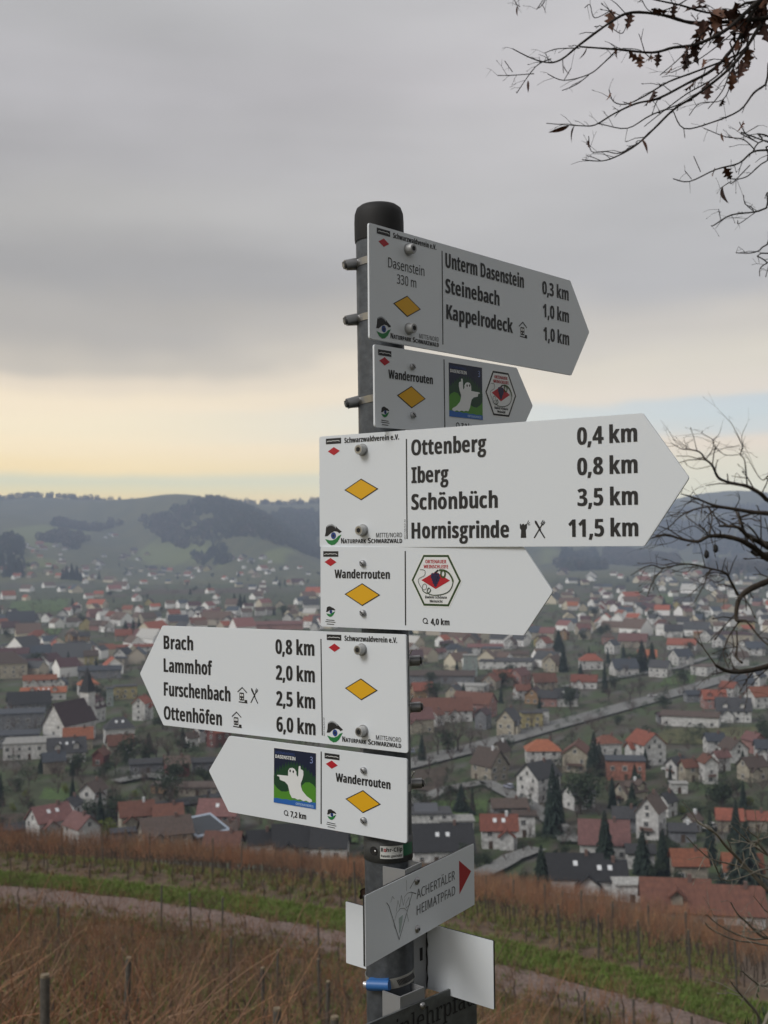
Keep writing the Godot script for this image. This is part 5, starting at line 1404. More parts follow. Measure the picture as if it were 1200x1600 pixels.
const OAK := [[[[1.077,2.977,-2.75],[0.978,2.931,-2.733],[0.926,2.905,-2.717],[0.814,2.889,-2.7],[0.738,2.888,-2.683],[0.667,2.894,-2.667],[0.585,2.887,-2.65],[0.528,2.846,-2.633],[0.459,2.798,-2.617],[0.418,2.764,-2.6],[0.383,2.744,-2.583],[0.339,2.744,-2.567],[0.294,2.756,-2.55]],0.005055555555555555,0.001011111111111111],[[[0.408,2.814,-2.75],[0.354,2.742,-2.65],[0.305,2.664,-2.55]],0.0015888888888888892,0.0009388888888888891],[[[0.368,2.783,-2.75],[0.305,2.746,-2.65],[0.262,2.702,-2.55]],0.0013000000000000002,0.0009388888888888891],[[[0.317,2.787,-2.75],[0.277,2.73,-2.55]],0.001011111111111111,0.0009388888888888891],[[[0.442,2.828,-2.75],[0.411,2.711,-2.55]],0.0011555555555555557,0.0009388888888888891],[[[0.483,2.856,-2.75],[0.41,2.801,-2.65],[0.369,2.757,-2.55]],0.0014444444444444446,0.0009388888888888891],[[[0.551,2.899,-2.75],[0.552,2.864,-2.683],[0.56,2.83,-2.617],[0.555,2.826,-2.55]],0.0011555555555555557,0.0009388888888888891],[[[1.001,3.009,-2.75],[0.906,2.943,-2.725],[0.859,2.899,-2.7],[0.801,2.844,-2.675],[0.738,2.816,-2.65],[0.676,2.795,-2.625],[0.617,2.765,-2.6],[0.536,2.768,-2.575],[0.448,2.767,-2.55]],0.005055555555555555,0.0018777777777777781],[[[0.572,2.844,-2.75],[0.528,2.789,-2.7],[0.481,2.735,-2.65],[0.418,2.709,-2.6],[0.372,2.698,-2.55]],0.0018777777777777781,0.0009388888888888891],[[[0.499,2.776,-2.75],[0.454,2.717,-2.65],[0.408,2.671,-2.55]],0.0013000000000000002,0.0009388888888888891],[[[0.442,2.77,-2.75],[0.423,2.708,-2.55]],0.001011111111111111,0.0009388888888888891],[[[0.653,2.83,-2.75],[0.604,2.802,-2.65],[0.545,2.765,-2.55]],0.0011555555555555557,0.0009388888888888891],[[[0.985,3.025,-2.75],[0.916,2.954,-2.732],[0.885,2.911,-2.714],[0.84,2.83,-2.695],[0.784,2.767,-2.677],[0.712,2.721,-2.659],[0.646,2.687,-2.641],[0.588,2.664,-2.623],[0.53,2.629,-2.605],[0.488,2.605,-2.586],[0.449,2.592,-2.568],[0.367,2.586,-2.55]],0.004333333333333334,0.0009388888888888891],[[[1.0,2.993,-2.75],[0.931,2.923,-2.732],[0.897,2.871,-2.714],[0.856,2.808,-2.695],[0.8,2.744,-2.677],[0.728,2.687,-2.659],[0.678,2.654,-2.641],[0.63,2.608,-2.623],[0.588,2.567,-2.605],[0.535,2.525,-2.586],[0.495,2.509,-2.568],[0.444,2.501,-2.55]],0.004333333333333334,0.001011111111111111],[[[0.62,2.618,-2.75],[0.565,2.576,-2.7],[0.516,2.553,-2.65],[0.48,2.547,-2.6],[0.462,2.558,-2.55]],0.0014444444444444446,0.0009388888888888891],[[[0.53,2.57,-2.75],[0.489,2.541,-2.65],[0.456,2.514,-2.55]],0.001011111111111111,0.0009388888888888891],[[[1.028,2.821,-2.75],[0.923,2.749,-2.717],[0.872,2.702,-2.683],[0.834,2.656,-2.65],[0.758,2.614,-2.617],[0.691,2.596,-2.583],[0.655,2.619,-2.55]],0.0026000000000000003,0.0011555555555555557],[[[0.735,2.657,-2.75],[0.681,2.56,-2.55]],0.001011111111111111,0.0009388888888888891],[[[0.983,2.899,-2.75],[0.848,2.813,-2.721],[0.749,2.768,-2.693],[0.675,2.734,-2.664],[0.612,2.689,-2.636],[0.563,2.659,-2.607],[0.525,2.648,-2.579],[0.51,2.666,-2.55]],0.0026000000000000003,0.0009388888888888891],[[[0.753,2.723,-2.75],[0.639,2.66,-2.7],[0.571,2.613,-2.65],[0.502,2.604,-2.6],[0.481,2.588,-2.55]],0.0018777777777777781,0.0009388888888888891],[[[0.983,2.915,-2.75],[0.869,2.828,-2.71],[0.787,2.746,-2.67],[0.709,2.69,-2.63],[0.646,2.637,-2.59],[0.586,2.579,-2.55]],0.002166666666666667,0.0009388888888888891],[[[0.859,2.908,-2.75],[0.763,2.855,-2.683],[0.684,2.759,-2.617],[0.623,2.695,-2.55]],0.0018777777777777781,0.0009388888888888891],[[[0.936,2.876,-2.75],[0.837,2.778,-2.683],[0.786,2.691,-2.617],[0.737,2.629,-2.55]],0.0018777777777777781,0.0009388888888888891],[[[0.907,2.947,-2.75],[0.823,2.84,-2.683],[0.728,2.754,-2.617],[0.652,2.706,-2.55]],0.0018777777777777781,0.0009388888888888891],[[[0.842,2.76,-2.75],[0.806,2.695,-2.683],[0.734,2.662,-2.617],[0.694,2.614,-2.55]],0.0014444444444444446,0.0009388888888888891],[[[1.024,2.602,-2.75],[0.92,2.576,-2.717],[0.87,2.565,-2.683],[0.832,2.534,-2.65],[0.767,2.507,-2.617],[0.705,2.478,-2.583],[0.648,2.46,-2.55]],0.0026000000000000003,0.0011555555555555557],[[[1.024,2.595,-2.75],[0.914,2.555,-2.7],[0.852,2.504,-2.65],[0.81,2.488,-2.6],[0.786,2.482,-2.55]],0.0017333333333333333,0.0009388888888888891],[[[0.993,2.603,-2.75],[0.883,2.58,-2.65],[0.827,2.52,-2.55]],0.0017333333333333333,0.0014444444444444446],[[[0.891,2.588,-2.75],[0.854,2.601,-2.7],[0.806,2.601,-2.65],[0.743,2.589,-2.6],[0.722,2.578,-2.55]],0.0015888888888888892,0.0009388888888888891],[[[0.885,2.557,-2.75],[0.833,2.505,-2.683],[0.79,2.469,-2.617],[0.76,2.446,-2.55]],0.0013000000000000002,0.0009388888888888891],[[[0.932,2.612,-2.75],[0.887,2.594,-2.683],[0.836,2.591,-2.617],[0.808,2.599,-2.55]],0.0014444444444444446,0.0009388888888888891],[[[0.878,2.639,-2.75],[0.842,2.582,-2.55]],0.001011111111111111,0.0009388888888888891],[[[0.75,2.531,-2.75],[0.68,2.484,-2.55]],0.0009388888888888891,0.0009388888888888891],[[[0.766,2.542,-2.75],[0.689,2.503,-2.55]],0.001011111111111111,0.0009388888888888891],[[[1.022,2.493,-2.75],[0.916,2.447,-2.71],[0.869,2.422,-2.67],[0.802,2.403,-2.63],[0.763,2.38,-2.59],[0.73,2.353,-2.55]],0.002166666666666667,0.0011555555555555557],[[[0.895,2.445,-2.75],[0.848,2.441,-2.65],[0.809,2.427,-2.55]],0.0011555555555555557,0.0009388888888888891],[[[0.895,2.442,-2.75],[0.836,2.397,-2.65],[0.79,2.366,-2.55]],0.0010833333333333335,0.0009388888888888891],[[[0.81,2.425,-2.75],[0.747,2.39,-2.55]],0.0009388888888888891,0.0009388888888888891],[[[1.021,2.4,-2.75],[0.911,2.355,-2.7],[0.872,2.326,-2.65],[0.833,2.308,-2.6],[0.794,2.301,-2.55]],0.0018777777777777781,0.0009388888888888891],[[[0.973,2.339,-2.75],[0.905,2.307,-2.683],[0.867,2.279,-2.617],[0.843,2.246,-2.55]],0.0014444444444444446,0.0009388888888888891],[[[0.927,2.32,-2.75],[0.855,2.243,-2.55]],0.0011555555555555557,0.0009388888888888891],[[[1.03,2.946,-2.75],[0.814,2.916,-2.7],[0.695,2.901,-2.65],[0.638,2.893,-2.6],[0.597,2.884,-2.55]],0.002888888888888889,0.0014444444444444446],[[[0.783,2.995,-2.75],[0.703,2.925,-2.683],[0.627,2.878,-2.617],[0.582,2.862,-2.55]],0.0017333333333333333,0.0009388888888888891],[[[0.412,2.998,-2.75],[0.381,2.911,-2.65],[0.355,2.853,-2.55]],0.0011555555555555557,0.0009388888888888891],[[[0.319,2.983,-2.75],[0.316,2.911,-2.65],[0.311,2.851,-2.55]],0.0011555555555555557,0.0009388888888888891],[[[0.388,2.982,-2.75],[0.378,2.916,-2.65],[0.353,2.858,-2.55]],0.001011111111111111,0.0009388888888888891],[[[0.558,2.942,-2.75],[0.507,2.895,-2.683],[0.48,2.884,-2.617],[0.465,2.87,-2.55]],0.0011555555555555557,0.0009388888888888891]]
const OAK_LEAVES := [[[0.558,2.942,-2.75],0.0231,"o"],[[0.55,2.934,-2.739],0.0173,"o"],[[0.814,2.916,-2.7],0.0289,"o"],[[0.774,2.911,-2.683],0.026,"o"],[[0.85,2.921,-2.708],0.0289,"o"],[[0.794,2.914,-2.692],0.0289,"o"],[[0.776,2.888,-2.692],0.026,"o"],[[0.763,2.888,-2.689],0.0231,"o"],[[0.814,2.916,-2.7],0.026,"o"],[[0.85,2.921,-2.708],0.026,"o"],[[0.916,2.954,-2.732],0.026,"o"],[[0.928,2.966,-2.735],0.0231,"o"],[[0.69,2.917,-2.672],0.0144,"o"],[[0.62,2.875,-2.606],0.0173,"o"],[[0.585,2.887,-2.65],0.0173,"o"],[[0.737,2.823,-2.661],0.0231,"o"],[[0.707,2.806,-2.638],0.0217,"o"],[[0.75,2.839,-2.672],0.0202,"o"],[[0.71,2.791,-2.639],0.0202,"o"],[[0.71,2.791,-2.639],0.0173,"o"],[[0.563,2.767,-2.583],0.0173,"o"],[[0.633,2.704,-2.645],0.0217,"o"],[[0.59,2.766,-2.592],0.0173,"o"],[[0.617,2.765,-2.6],0.0202,"o"],[[0.664,2.738,-2.595],0.0116,"o"],[[0.736,2.736,-2.665],0.0202,"o"],[[0.761,2.727,-2.657],0.0217,"o"],[[0.87,2.829,-2.701],0.0231,"o"],[[0.847,2.844,-2.698],0.0173,"o"],[[0.853,2.794,-2.694],0.026,"o"],[[0.82,2.749,-2.661],0.0188,"o"],[[0.87,2.811,-2.705],0.0159,"o"],[[0.765,2.45,-2.561],0.0231,"n"],[[0.422,2.59,-2.562],0.0202,"l"],[[0.435,2.591,-2.565],0.0173,"l"],[[0.463,2.767,-2.554],0.0159,"l"],[[0.421,2.75,-2.617],0.013,"l"],[[0.595,2.574,-2.608],0.0173,"l"],[[0.806,2.601,-2.65],0.0144,"l"],[[0.789,2.516,-2.628],0.0173,"o"],[[0.767,2.507,-2.617],0.0116,"o"],[[0.785,2.597,-2.633],0.0116,"l"],[[0.813,2.598,-2.561],0.013,"o"],[[0.338,2.716,-2.617],0.0116,"l"],[[0.314,2.881,-2.6],0.0116,"l"],[[0.366,2.887,-2.6],0.0116,"l"],[[0.465,2.556,-2.558],0.0087,"o"],[[0.571,2.664,-2.612],0.0072,"o"],[[0.794,2.914,-2.692],0.0216,"o"],[[0.859,2.899,-2.7],0.0181,"o"],[[0.751,2.888,-2.686],0.0203,"o"],[[0.795,2.873,-2.705],0.0228,"o"],[[0.901,2.932,-2.723],0.0247,"o"],[[0.774,2.911,-2.683],0.0274,"o"],[[0.851,2.894,-2.706],0.0251,"o"],[[0.763,2.888,-2.689],0.0242,"o"],[[0.783,2.995,-2.75],0.0273,"o"],[[0.833,2.892,-2.703],0.0275,"o"],[[0.87,2.884,-2.708],0.0219,"o"],[[0.898,2.936,-2.721],0.0281,"o"],[[0.928,2.966,-2.735],0.0189,"o"],[[0.795,2.873,-2.705],0.0224,"o"],[[0.85,2.921,-2.708],0.0232,"o"],[[0.814,2.916,-2.7],0.0241,"o"],[[0.865,2.894,-2.716],0.0252,"o"],[[0.92,2.906,-2.726],0.0288,"o"],[[0.898,2.936,-2.721],0.0273,"o"],[[0.945,2.886,-2.737],0.0239,"o"],[[0.898,2.936,-2.721],0.0269,"o"],[[0.85,2.921,-2.708],0.0181,"o"],[[0.806,2.695,-2.683],0.0108,"o"],[[0.793,2.778,-2.68],0.0112,"o"],[[0.633,2.704,-2.645],0.0164,"o"],[[0.513,2.663,-2.555],0.0104,"o"],[[0.744,2.768,-2.628],0.0165,"o"],[[0.828,2.764,-2.672],0.0173,"o"],[[0.637,2.775,-2.608],0.0144,"o"],[[0.536,2.768,-2.575],0.0131,"o"],[[0.724,2.807,-2.65],0.0104,"o"],[[0.812,2.798,-2.686],0.017,"o"]]
const TWIGS := [[[[1.208,0.58,-3.4],[1.114,0.636,-3.34],[0.996,0.757,-3.28],[0.934,0.817,-3.22],[0.882,0.873,-3.16],[0.832,0.905,-3.1]],0.006222222222222223,0.002666666666666667],[[[1.227,0.617,-3.4],[1.092,0.757,-3.325],[1.032,0.814,-3.25],[0.982,0.842,-3.175],[0.926,0.891,-3.1]],0.0035555555555555557,0.0013333333333333335],[[[1.117,0.736,-3.4],[1.057,0.81,-3.3],[1.003,0.853,-3.2],[0.965,0.895,-3.1]],0.002666666666666667,0.0013333333333333335],[[[1.225,0.524,-3.4],[1.088,0.523,-3.325],[1.002,0.593,-3.25],[0.953,0.643,-3.175],[0.917,0.692,-3.1]],0.0035555555555555557,0.0017777777777777779],[[[1.243,0.469,-3.4],[1.044,0.522,-3.3],[0.925,0.592,-3.2],[0.854,0.659,-3.1]],0.0031111111111111114,0.0013333333333333335],[[[1.227,0.617,-3.4],[1.096,0.687,-3.34],[1.005,0.73,-3.28],[0.907,0.772,-3.22],[0.864,0.804,-3.16],[0.805,0.863,-3.1]],0.0031111111111111114,0.0013333333333333335],[[[0.975,0.674,-3.4],[0.91,0.762,-3.25],[0.848,0.82,-3.1]],0.002666666666666667,0.0017777777777777779],[[[1.191,0.673,-3.4],[1.091,0.713,-3.325],[1.013,0.713,-3.25],[0.928,0.732,-3.175],[0.881,0.764,-3.1]],0.002488888888888889,0.0010666666666666667],[[[1.186,0.432,-3.4],[1.07,0.496,-3.325],[0.974,0.54,-3.25],[0.882,0.601,-3.175],[0.845,0.642,-3.1]],0.002666666666666667,0.0010666666666666667],[[[1.185,0.321,-3.4],[1.062,0.273,-3.34],[1.034,0.333,-3.28],[0.989,0.389,-3.22],[0.945,0.442,-3.16],[0.911,0.487,-3.1]],0.005333333333333334,0.0017777777777777779],[[[1.186,0.395,-3.4],[1.078,0.388,-3.3],[1.002,0.452,-3.2],[0.945,0.51,-3.1]],0.0044444444444444444,0.0017777777777777779],[[[1.212,0.803,-3.4],[1.085,0.819,-3.3],[1.016,0.818,-3.2],[0.967,0.819,-3.1]],0.0021333333333333334,0.0008888888888888889],[[[1.21,0.728,-3.4],[1.084,0.738,-3.3],[0.998,0.784,-3.2],[0.932,0.791,-3.1]],0.0017777777777777779,0.0008888888888888889],[[[1.188,0.543,-3.4],[1.081,0.603,-3.3],[1.014,0.67,-3.2],[0.969,0.717,-3.1]],0.0022222222222222222,0.0008888888888888889],[[[1.206,0.487,-3.4],[1.09,0.576,-3.3],[1.03,0.588,-3.2],[0.947,0.608,-3.1]],0.001955555555555556,0.0008888888888888889]]


# ---------------------------------------------------------------- the town
const WALLS := [[0.80, 0.80, 0.785], [0.56, 0.51, 0.40], [0.52, 0.45, 0.22], [0.42, 0.38, 0.31], [0.46, 0.26, 0.23], [0.46, 0.20, 0.14], [0.26, 0.27, 0.29], [0.44, 0.29, 0.16], [0.22, 0.075, 0.065], [0.34, 0.40, 0.38]]
const ROOFS := [[0.30, 0.092, 0.056], [0.37, 0.125, 0.060], [0.205, 0.082, 0.052], [0.120, 0.085, 0.068], [0.062, 0.064, 0.070], [0.022, 0.023, 0.026], [0.062, 0.075, 0.095], [0.21, 0.098, 0.090], [0.42, 0.42, 0.40], [0.075, 0.042, 0.046]]


func gable_walls(l: float, w: float, h: float, rise: float) -> ArrayMesh:
	var st := starts()
	st.set_smooth_group(-1)
	var x := l / 2.0
	var z := w / 2.0
	var y0 := -2.5
	for s in [-1.0, 1.0]:
		var a := Vector3(-x * s, y0, z * s)
		var b := Vector3(-x * s, h, z * s)
		var c := Vector3(x * s, h, z * s)
		var d := Vector3(x * s, y0, z * s)
		quad(st, a, b, c, d)
		var e := Vector3(x * s, y0, z)
		var f := Vector3(x * s, h, z)
		var g := Vector3(x * s, h + rise, 0)
		var i := Vector3(x * s, h, -z)
		var j := Vector3(x * s, y0, -z)
		if s > 0:
			quad(st, e, f, i, j)
			tri(st, f, g, i)
		else:
			quad(st, j, i, f, e)
			tri(st, i, g, f)
	return done(st)


func slab(st: SurfaceTool, a: Vector3, b: Vector3, c: Vector3, d: Vector3, t: float) -> void:
	var n := (b - a).cross(d - a).normalized()
	if n.y < 0:
		n = -n
	var v := [a, b, c, d]
	var w := [a - n * t, b - n * t, c - n * t, d - n * t]
	quad(st, v[0], v[1], v[2], v[3])
	quad(st, w[3], w[2], w[1], w[0])
	for k in 4:
		quad(st, v[k], w[k], w[(k + 1) % 4], v[(k + 1) % 4])


func gable_roof(l: float, w: float, h: float, rise: float) -> ArrayMesh:
	var st := starts()
	st.set_smooth_group(-1)
	var over := 0.55
	var x := l / 2.0 + over
	var k := (w / 2.0 + over) / (w / 2.0)
	var low := h + rise - rise * k + 0.28
	var top := h + rise + 0.28
	slab(st, Vector3(-x, low, w / 2.0 * k), Vector3(-x, top, 0), Vector3(x, top, 0), Vector3(x, low, w / 2.0 * k), 0.26)
	slab(st, Vector3(x, low, -w / 2.0 * k), Vector3(x, top, 0), Vector3(-x, top, 0), Vector3(-x, low, -w / 2.0 * k), 0.26)
	return done(st)


func hip_roof(l: float, w: float, h: float, rise: float) -> ArrayMesh:
	var st := starts()
	st.set_smooth_group(-1)
	var x := l / 2.0 + 0.5
	var z := w / 2.0 + 0.5
	var q := maxf(l / 2.0 - w * 0.42, 0.3)
	var y := h + 0.02
	var p := Vector3(-q, h + rise, 0)
	var o := Vector3(q, h + rise, 0)
	var a := Vector3(-x, y, z)
	var b := Vector3(x, y, z)
	var c := Vector3(x, y, -z)
	var d := Vector3(-x, y, -z)
	quad(st, a, p, o, b)
	quad(st, c, o, p, d)
	tri(st, b, o, c)
	tri(st, d, p, a)
	quad(st, a, b, c, d)
	return done(st)


func window_mesh() -> ArrayMesh:
	var am := ArrayMesh.new()
	var st := starts()
	for e in [[Vector3(-0.56, 0, 0), Vector3(0.12, 1.5, 0.1)], [Vector3(0.56, 0, 0), Vector3(0.12, 1.5, 0.1)], [Vector3(0, 0.69, 0), Vector3(1.0, 0.12, 0.1)], [Vector3(0, -0.69, 0), Vector3(1.0, 0.12, 0.1)], [Vector3(0, 0, 0), Vector3(0.07, 1.26, 0.08)]]:
		box(st, e[0], e[1])
	st.generate_normals()
	st.commit(am)
	var st2 := starts()
	box(st2, Vector3(0, 0, -0.01), Vector3(1.0, 1.26, 0.04))
	st2.generate_normals()
	st2.commit(am)
	am.surface_set_material(0, mat(0.55, 0.55, 0.53, 0.6))
	am.surface_set_material(1, mat(0.055, 0.058, 0.062, 0.15))
	return am


func town() -> void:
	var wall_mats := []
	for c in WALLS:
		wall_mats.append(mat(c[0], c[1], c[2], 0.9, 0, 0.09))
	var roof_mats := []
	for c in ROOFS:
		var tones := []
		for k in [0.78, 0.92, 1.05, 1.25]:
			tones.append(mat(c[0] * k, c[1] * k, c[2] * k, 0.75, 0, 0.14))
		roof_mats.append(tones)
	var pane := window_mesh()
	var brick := mat(0.14, 0.09, 0.075, 0.9)
	var pale := mat(0.62, 0.64, 0.66, 0.35)
	var door_mat := mat(0.07, 0.045, 0.03, 0.6)
	var solar := mat(0.012, 0.018, 0.024, 0.15)
	var frame_mat := mat(0.36, 0.43, 0.52, 0.5)
	for h in HOUSES:
		var x: float = h[0]
		var d: float = h[1]
		var l: float = h[2]
		var w: float = h[3]
		var tall: float = h[4]
		var kind: String = h[8]
		var at := ground(x, d)
		var o := thing("town_house" if kind in "gh" else "town_building", h[11], "house" if kind in "gh" else "building", at, deg_to_rad(h[5]), "town houses that look alike" if h[12] else "houses of the valley town")
		var wm: Material = wall_mats[h[6]]
		var rm: Material = roof_mats[h[7]][int(absf(x) * 3.7 + d) % 4]
		var rise: float = w / 2.0 * tan(deg_to_rad(h[9]))
		if kind == "g":
			part("wall", gable_walls(l, w, tall, rise), wm, o)
			part("roof", gable_roof(l, w, tall, rise), rm, o)
		elif kind == "h":
			rise *= 0.85
			var st := starts()
			box(st, Vector3(0, tall / 2.0 - 1.25, 0), Vector3(l, tall + 2.5, w))
			part("wall", done(st), wm, o)
			part("roof", hip_roof(l, w, tall, rise), rm, o)
		else:
			rise = 0.0
			var st := starts()
			box(st, Vector3(0, tall / 2.0 - 1.25, 0), Vector3(l, tall + 2.5, w))
			part("wall", done(st), wm, o)
			if kind == "s":
				st = starts()
				box(st, Vector3(0, tall + 1.0, 0), Vector3(l + 3.2, 0.4, w + 4.0), Basis(Vector3.RIGHT, 0.30))
				part("roof", done(st), frame_mat, o)
				st = starts()
				box(st, Vector3(0, tall + 1.22, 0.07), Vector3(l + 1.6, 0.12, w + 2.2), Basis(Vector3.RIGHT, 0.30))
				part("solar_panel", done(st), solar, o)
			else:
				st = starts()
				box(st, Vector3(0, tall + 0.15, 0), Vector3(l + 0.7, 0.3, w + 0.7))
				part("roof", done(st), rm, o)
				if h[11].contains("solar"):
					st = starts()
					box(st, Vector3(-l * 0.1, tall + 0.75, 0), Vector3(l * 0.6, 0.12, w * 0.75), Basis(Vector3.RIGHT, 0.25))
					part("solar_panel", done(st), mat(0.05, 0.055, 0.065, 0.3), o)
		# lean-to or cross wing
		var pick := int(absf(x) * 1.3 + d * 0.7) % 5
		if kind == "g" and d < 1100.0 and pick < 2 and l > 6.0:
			var side := 1.0 if pick == 0 else -1.0
			var wing := holder("annex", o, Vector3(side * l * 0.2, 0, w * 0.42))
			wing.rotation.y = PI / 2
			var wl := w * 0.5
			var ww := minf(l * 0.4, 5.0)
			part("wall", gable_walls(wl, ww, tall * 0.72, ww * 0.42), wm, wing)
			part("roof", gable_roof(wl, ww, tall * 0.72, ww * 0.42), rm, wing)
		elif kind == "g" and d < 700.0 and pick == 2 and tall > 4.0:
			var bs := starts()
			var bx := -l / 2.0 if h[5] > 0 else l / 2.0
			box(bs, Vector3(bx, 2.6, 0), Vector3(2.2, 0.16, w * 0.6))
			box(bs, Vector3(bx + signf(bx) * 1.05, 3.05, 0), Vector3(0.06, 0.8, w * 0.6))
			part("balcony", done(bs), brick, o)
		# chimney
		if kind in "gh" and d < 1100.0:
			var st := starts()
			box(st, Vector3(l * 0.22, tall + rise + 0.35, 0.3), Vector3(0.7, 1.5, 0.7))
			part("chimney", done(st), pale if d < 420.0 and int(x) % 5 == 0 else brick, o)
		for k in int(h[10]):
			var st := starts()
			var px: float = (k - (h[10] - 1) / 2.0) * minf(2.6, l / 4.0)
			var q := 0.45
			var ang := atan2(rise, w / 2.0)
			box(st, Vector3(px, tall + rise * (1.0 - q) + 0.34, w / 2.0 * q), Vector3(0.95, 0.14, 1.25), Basis(Vector3.RIGHT, ang))
			part("skylight", done(st), pale, o)
		# dormer
		if h[11].contains("dormer") and kind == "g":
			for k in ([0.0] if h[11].contains("chimney") else [-0.25, 0.25]):
				var dm := part("dormer", gable_walls(2.4, 2.0, 1.2, 0.9), wm, o, Vector3(l * k, tall + rise * 0.30, w * 0.30), Vector3(0, PI / 2, 0))
				part("dormer_roof", gable_roof(2.4, 2.0, 1.2, 0.9), rm, dm)
		# windows on the sides that can be seen
		if d < 1000.0:
			var toward := (Vector3(0, 0, 0) - at)
			toward.y = 0
			toward = Basis(Vector3.UP, -deg_to_rad(h[5])) * toward.normalized()
			var floors := maxi(1, int(tall / 2.5))
			var made := 0
			for side in [[Vector3(0, 0, 1), l, 0.0, w / 2.0], [Vector3(0, 0, -1), l, PI, w / 2.0], [Vector3(1, 0, 0), w, PI / 2, l / 2.0], [Vector3(-1, 0, 0), w, -PI / 2, l / 2.0]]:
				var nrm: Vector3 = side[0]
				if nrm.dot(toward) < 0.12:
					continue
				var run: float = side[1]
				var n := clampi(int(run / 3.7), 1, 5)
				var across := nrm.cross(Vector3.UP)
				for f in floors:
					for k in n:
						if made >= 16:
							continue
						var off: float = (k + 0.5) / n * run - run / 2.0
						var y := 1.45 + f * 2.6
						if y + 0.8 > tall:
							continue
						if f == 0 and k == n / 2 and made == n / 2 and d < 500.0:
							var st := starts()
							box(st, Vector3.ZERO, Vector3(1.1, 2.1, 0.12))
							part("door", done(st), door_mat, o, nrm * float(side[3]) + across * off + Vector3(0, 1.05, 0), Vector3(0, side[2], 0))
							made += 1
							continue
						var odd := int(absf(x) * 7.0 + d * 3.0 + k * 5 + f * 11) % 7
						if odd == 0:
							continue
						var win := part("window", pane, null, o, nrm * (float(side[3]) + 0.02) + across * (off + (odd - 3) * 0.12) + Vector3(0, y, 0), Vector3(0, side[2], 0))
						win.scale = Vector3(0.75 + 0.09 * odd, 0.85 + 0.05 * odd, 1.0)
						made += 1
				if kind == "g" and absf(nrm.x) > 0.5 and rise > 2.6:
					part("window", pane, null, o, nrm * (float(side[3]) + 0.02) + Vector3(0, tall + rise * 0.28, 0), Vector3(0, side[2], 0))
	church(wall_mats[0], roof_mats[9][1], roof_mats[5][1], pane)
	# houses too far away to tell apart
	var st := starts()
	var fr := RandomNumberGenerator.new()
	fr.seed = 19
	var far := []
	for e in [[0.145, 0.34, 1000, 2700, 120], [0.02, 0.145, 740, 1060, 40], [-0.34, -0.19, 720, 1550, 60], [-0.19, -0.05, 1080, 1640, 34], [-0.27, -0.05, 2700, 3500, 34], [-0.34, -0.05, 1700, 2900, 40], [0.24, 0.33, 2500, 4300, 40], [-0.34, -0.26, 2700, 3800, 26]]:
		for k in e[4]:
			var d: float = 1.0 / lerpf(1.0 / e[2], 1.0 / e[3], fr.randf())
			var x: float = fr.randf_range(e[0], e[1]) * d
			if e[2] > 2200:
				var hub: float = floorf(fr.randf() * 6.0)
				d = lerpf(e[2], e[3], fmod(hub * 0.37 + 0.12, 1.0)) + fr.randfn() * 110.0
				x = lerpf(e[0], e[1], fmod(hub * 0.618 + 0.2, 1.0)) * d + fr.randfn() * 70.0
			var free := true
			for q in HOUSES:
				if absf(q[0] - x) < 10.0 and absf(q[1] - d) < 11.0:
					free = false
					break
			var w := fr.randf_range(7.5, 12.0) if fr.randf() < 0.85 else fr.randf_range(14.0, 20.0)
			if free:
				far.append([x, d, w * fr.randf_range(1.1, 1.7), w, fr.randf_range(4.5, 6.5), fr.randf() * 180.0, [0, 0, 0, 0, 0, 1, 3, 1][fr.randi() % 8], [0, 2, 3, 3, 4, 4, 6, 7, 9, 8][fr.randi() % 10]])
	for h in far:
		var at := ground(h[0], h[1])
		var b := Basis(Vector3.UP, deg_to_rad(h[5]))
		var l: float = h[2]
		var w: float = h[3]
		var wc = WALLS[int(h[6])]
		var rc = ROOFS[int(h[7])]
		st.set_color(Color(wc[0], wc[1], wc[2]))
		box(st, at + Vector3(0, h[4] / 2.0, 0), Vector3(l, h[4], w), b)
		st.set_color(Color(rc[0], rc[1], rc[2]))
		var top := at + Vector3(0, h[4], 0)
		var r := w * 0.45
		var p := [top + b * Vector3(-l / 2 - 0.4, -0.2, w / 2 + 0.4), top + b * Vector3(l / 2 + 0.4, -0.2, w / 2 + 0.4), top + b * Vector3(l / 2 + 0.4, r, 0), top + b * Vector3(-l / 2 - 0.4, r, 0), top + b * Vector3(-l / 2 - 0.4, -0.2, -w / 2 - 0.4), top + b * Vector3(l / 2 + 0.4, -0.2, -w / 2 - 0.4)]
		quad(st, p[0], p[3], p[2], p[1])
		quad(st, p[5], p[2], p[3], p[4])
		st.set_color(Color(wc[0], wc[1], wc[2]))
		tri(st, p[1] - b * Vector3(0.5, 0, 0), p[2] - b * Vector3(0.5, 0, 0), p[5] - b * Vector3(0.5, 0, 0))
		tri(st, p[4] + b * Vector3(0.5, 0, 0), p[3] + b * Vector3(0.5, 0, 0), p[0] + b * Vector3(0.5, 0, 0))
	var fm := mat(1, 1, 1, 0.9)
	fm.vertex_color_use_as_albedo = true
	var fo := part("distant_houses", done(st), fm, self)
	tag(fo, "crowd of tiny pale houses in the hazy far valley", "houses", "", "stuff")
	# parked and driving cars
	var paints := {1: mat(0.6, 0.6, 0.6, 0.25), 2: mat(0.12, 0.14, 0.18, 0.25), 3: mat(0.3, 0.32, 0.4, 0.25)}
	var says := ["white van driving on the grey road above the market field", "small dark car parked at the lower vineyard lane", "blue-grey car parked beside the tall white house", "white van parked near the white gable house", "white car parked by the olive roofed house", "dark car on the road beside the pole"]
	var i := 0
	for c in CARS:
		car(c[0], c[1], paints[int(c[2])], says[i], 0.2 + i * 0.9)
		i += 1


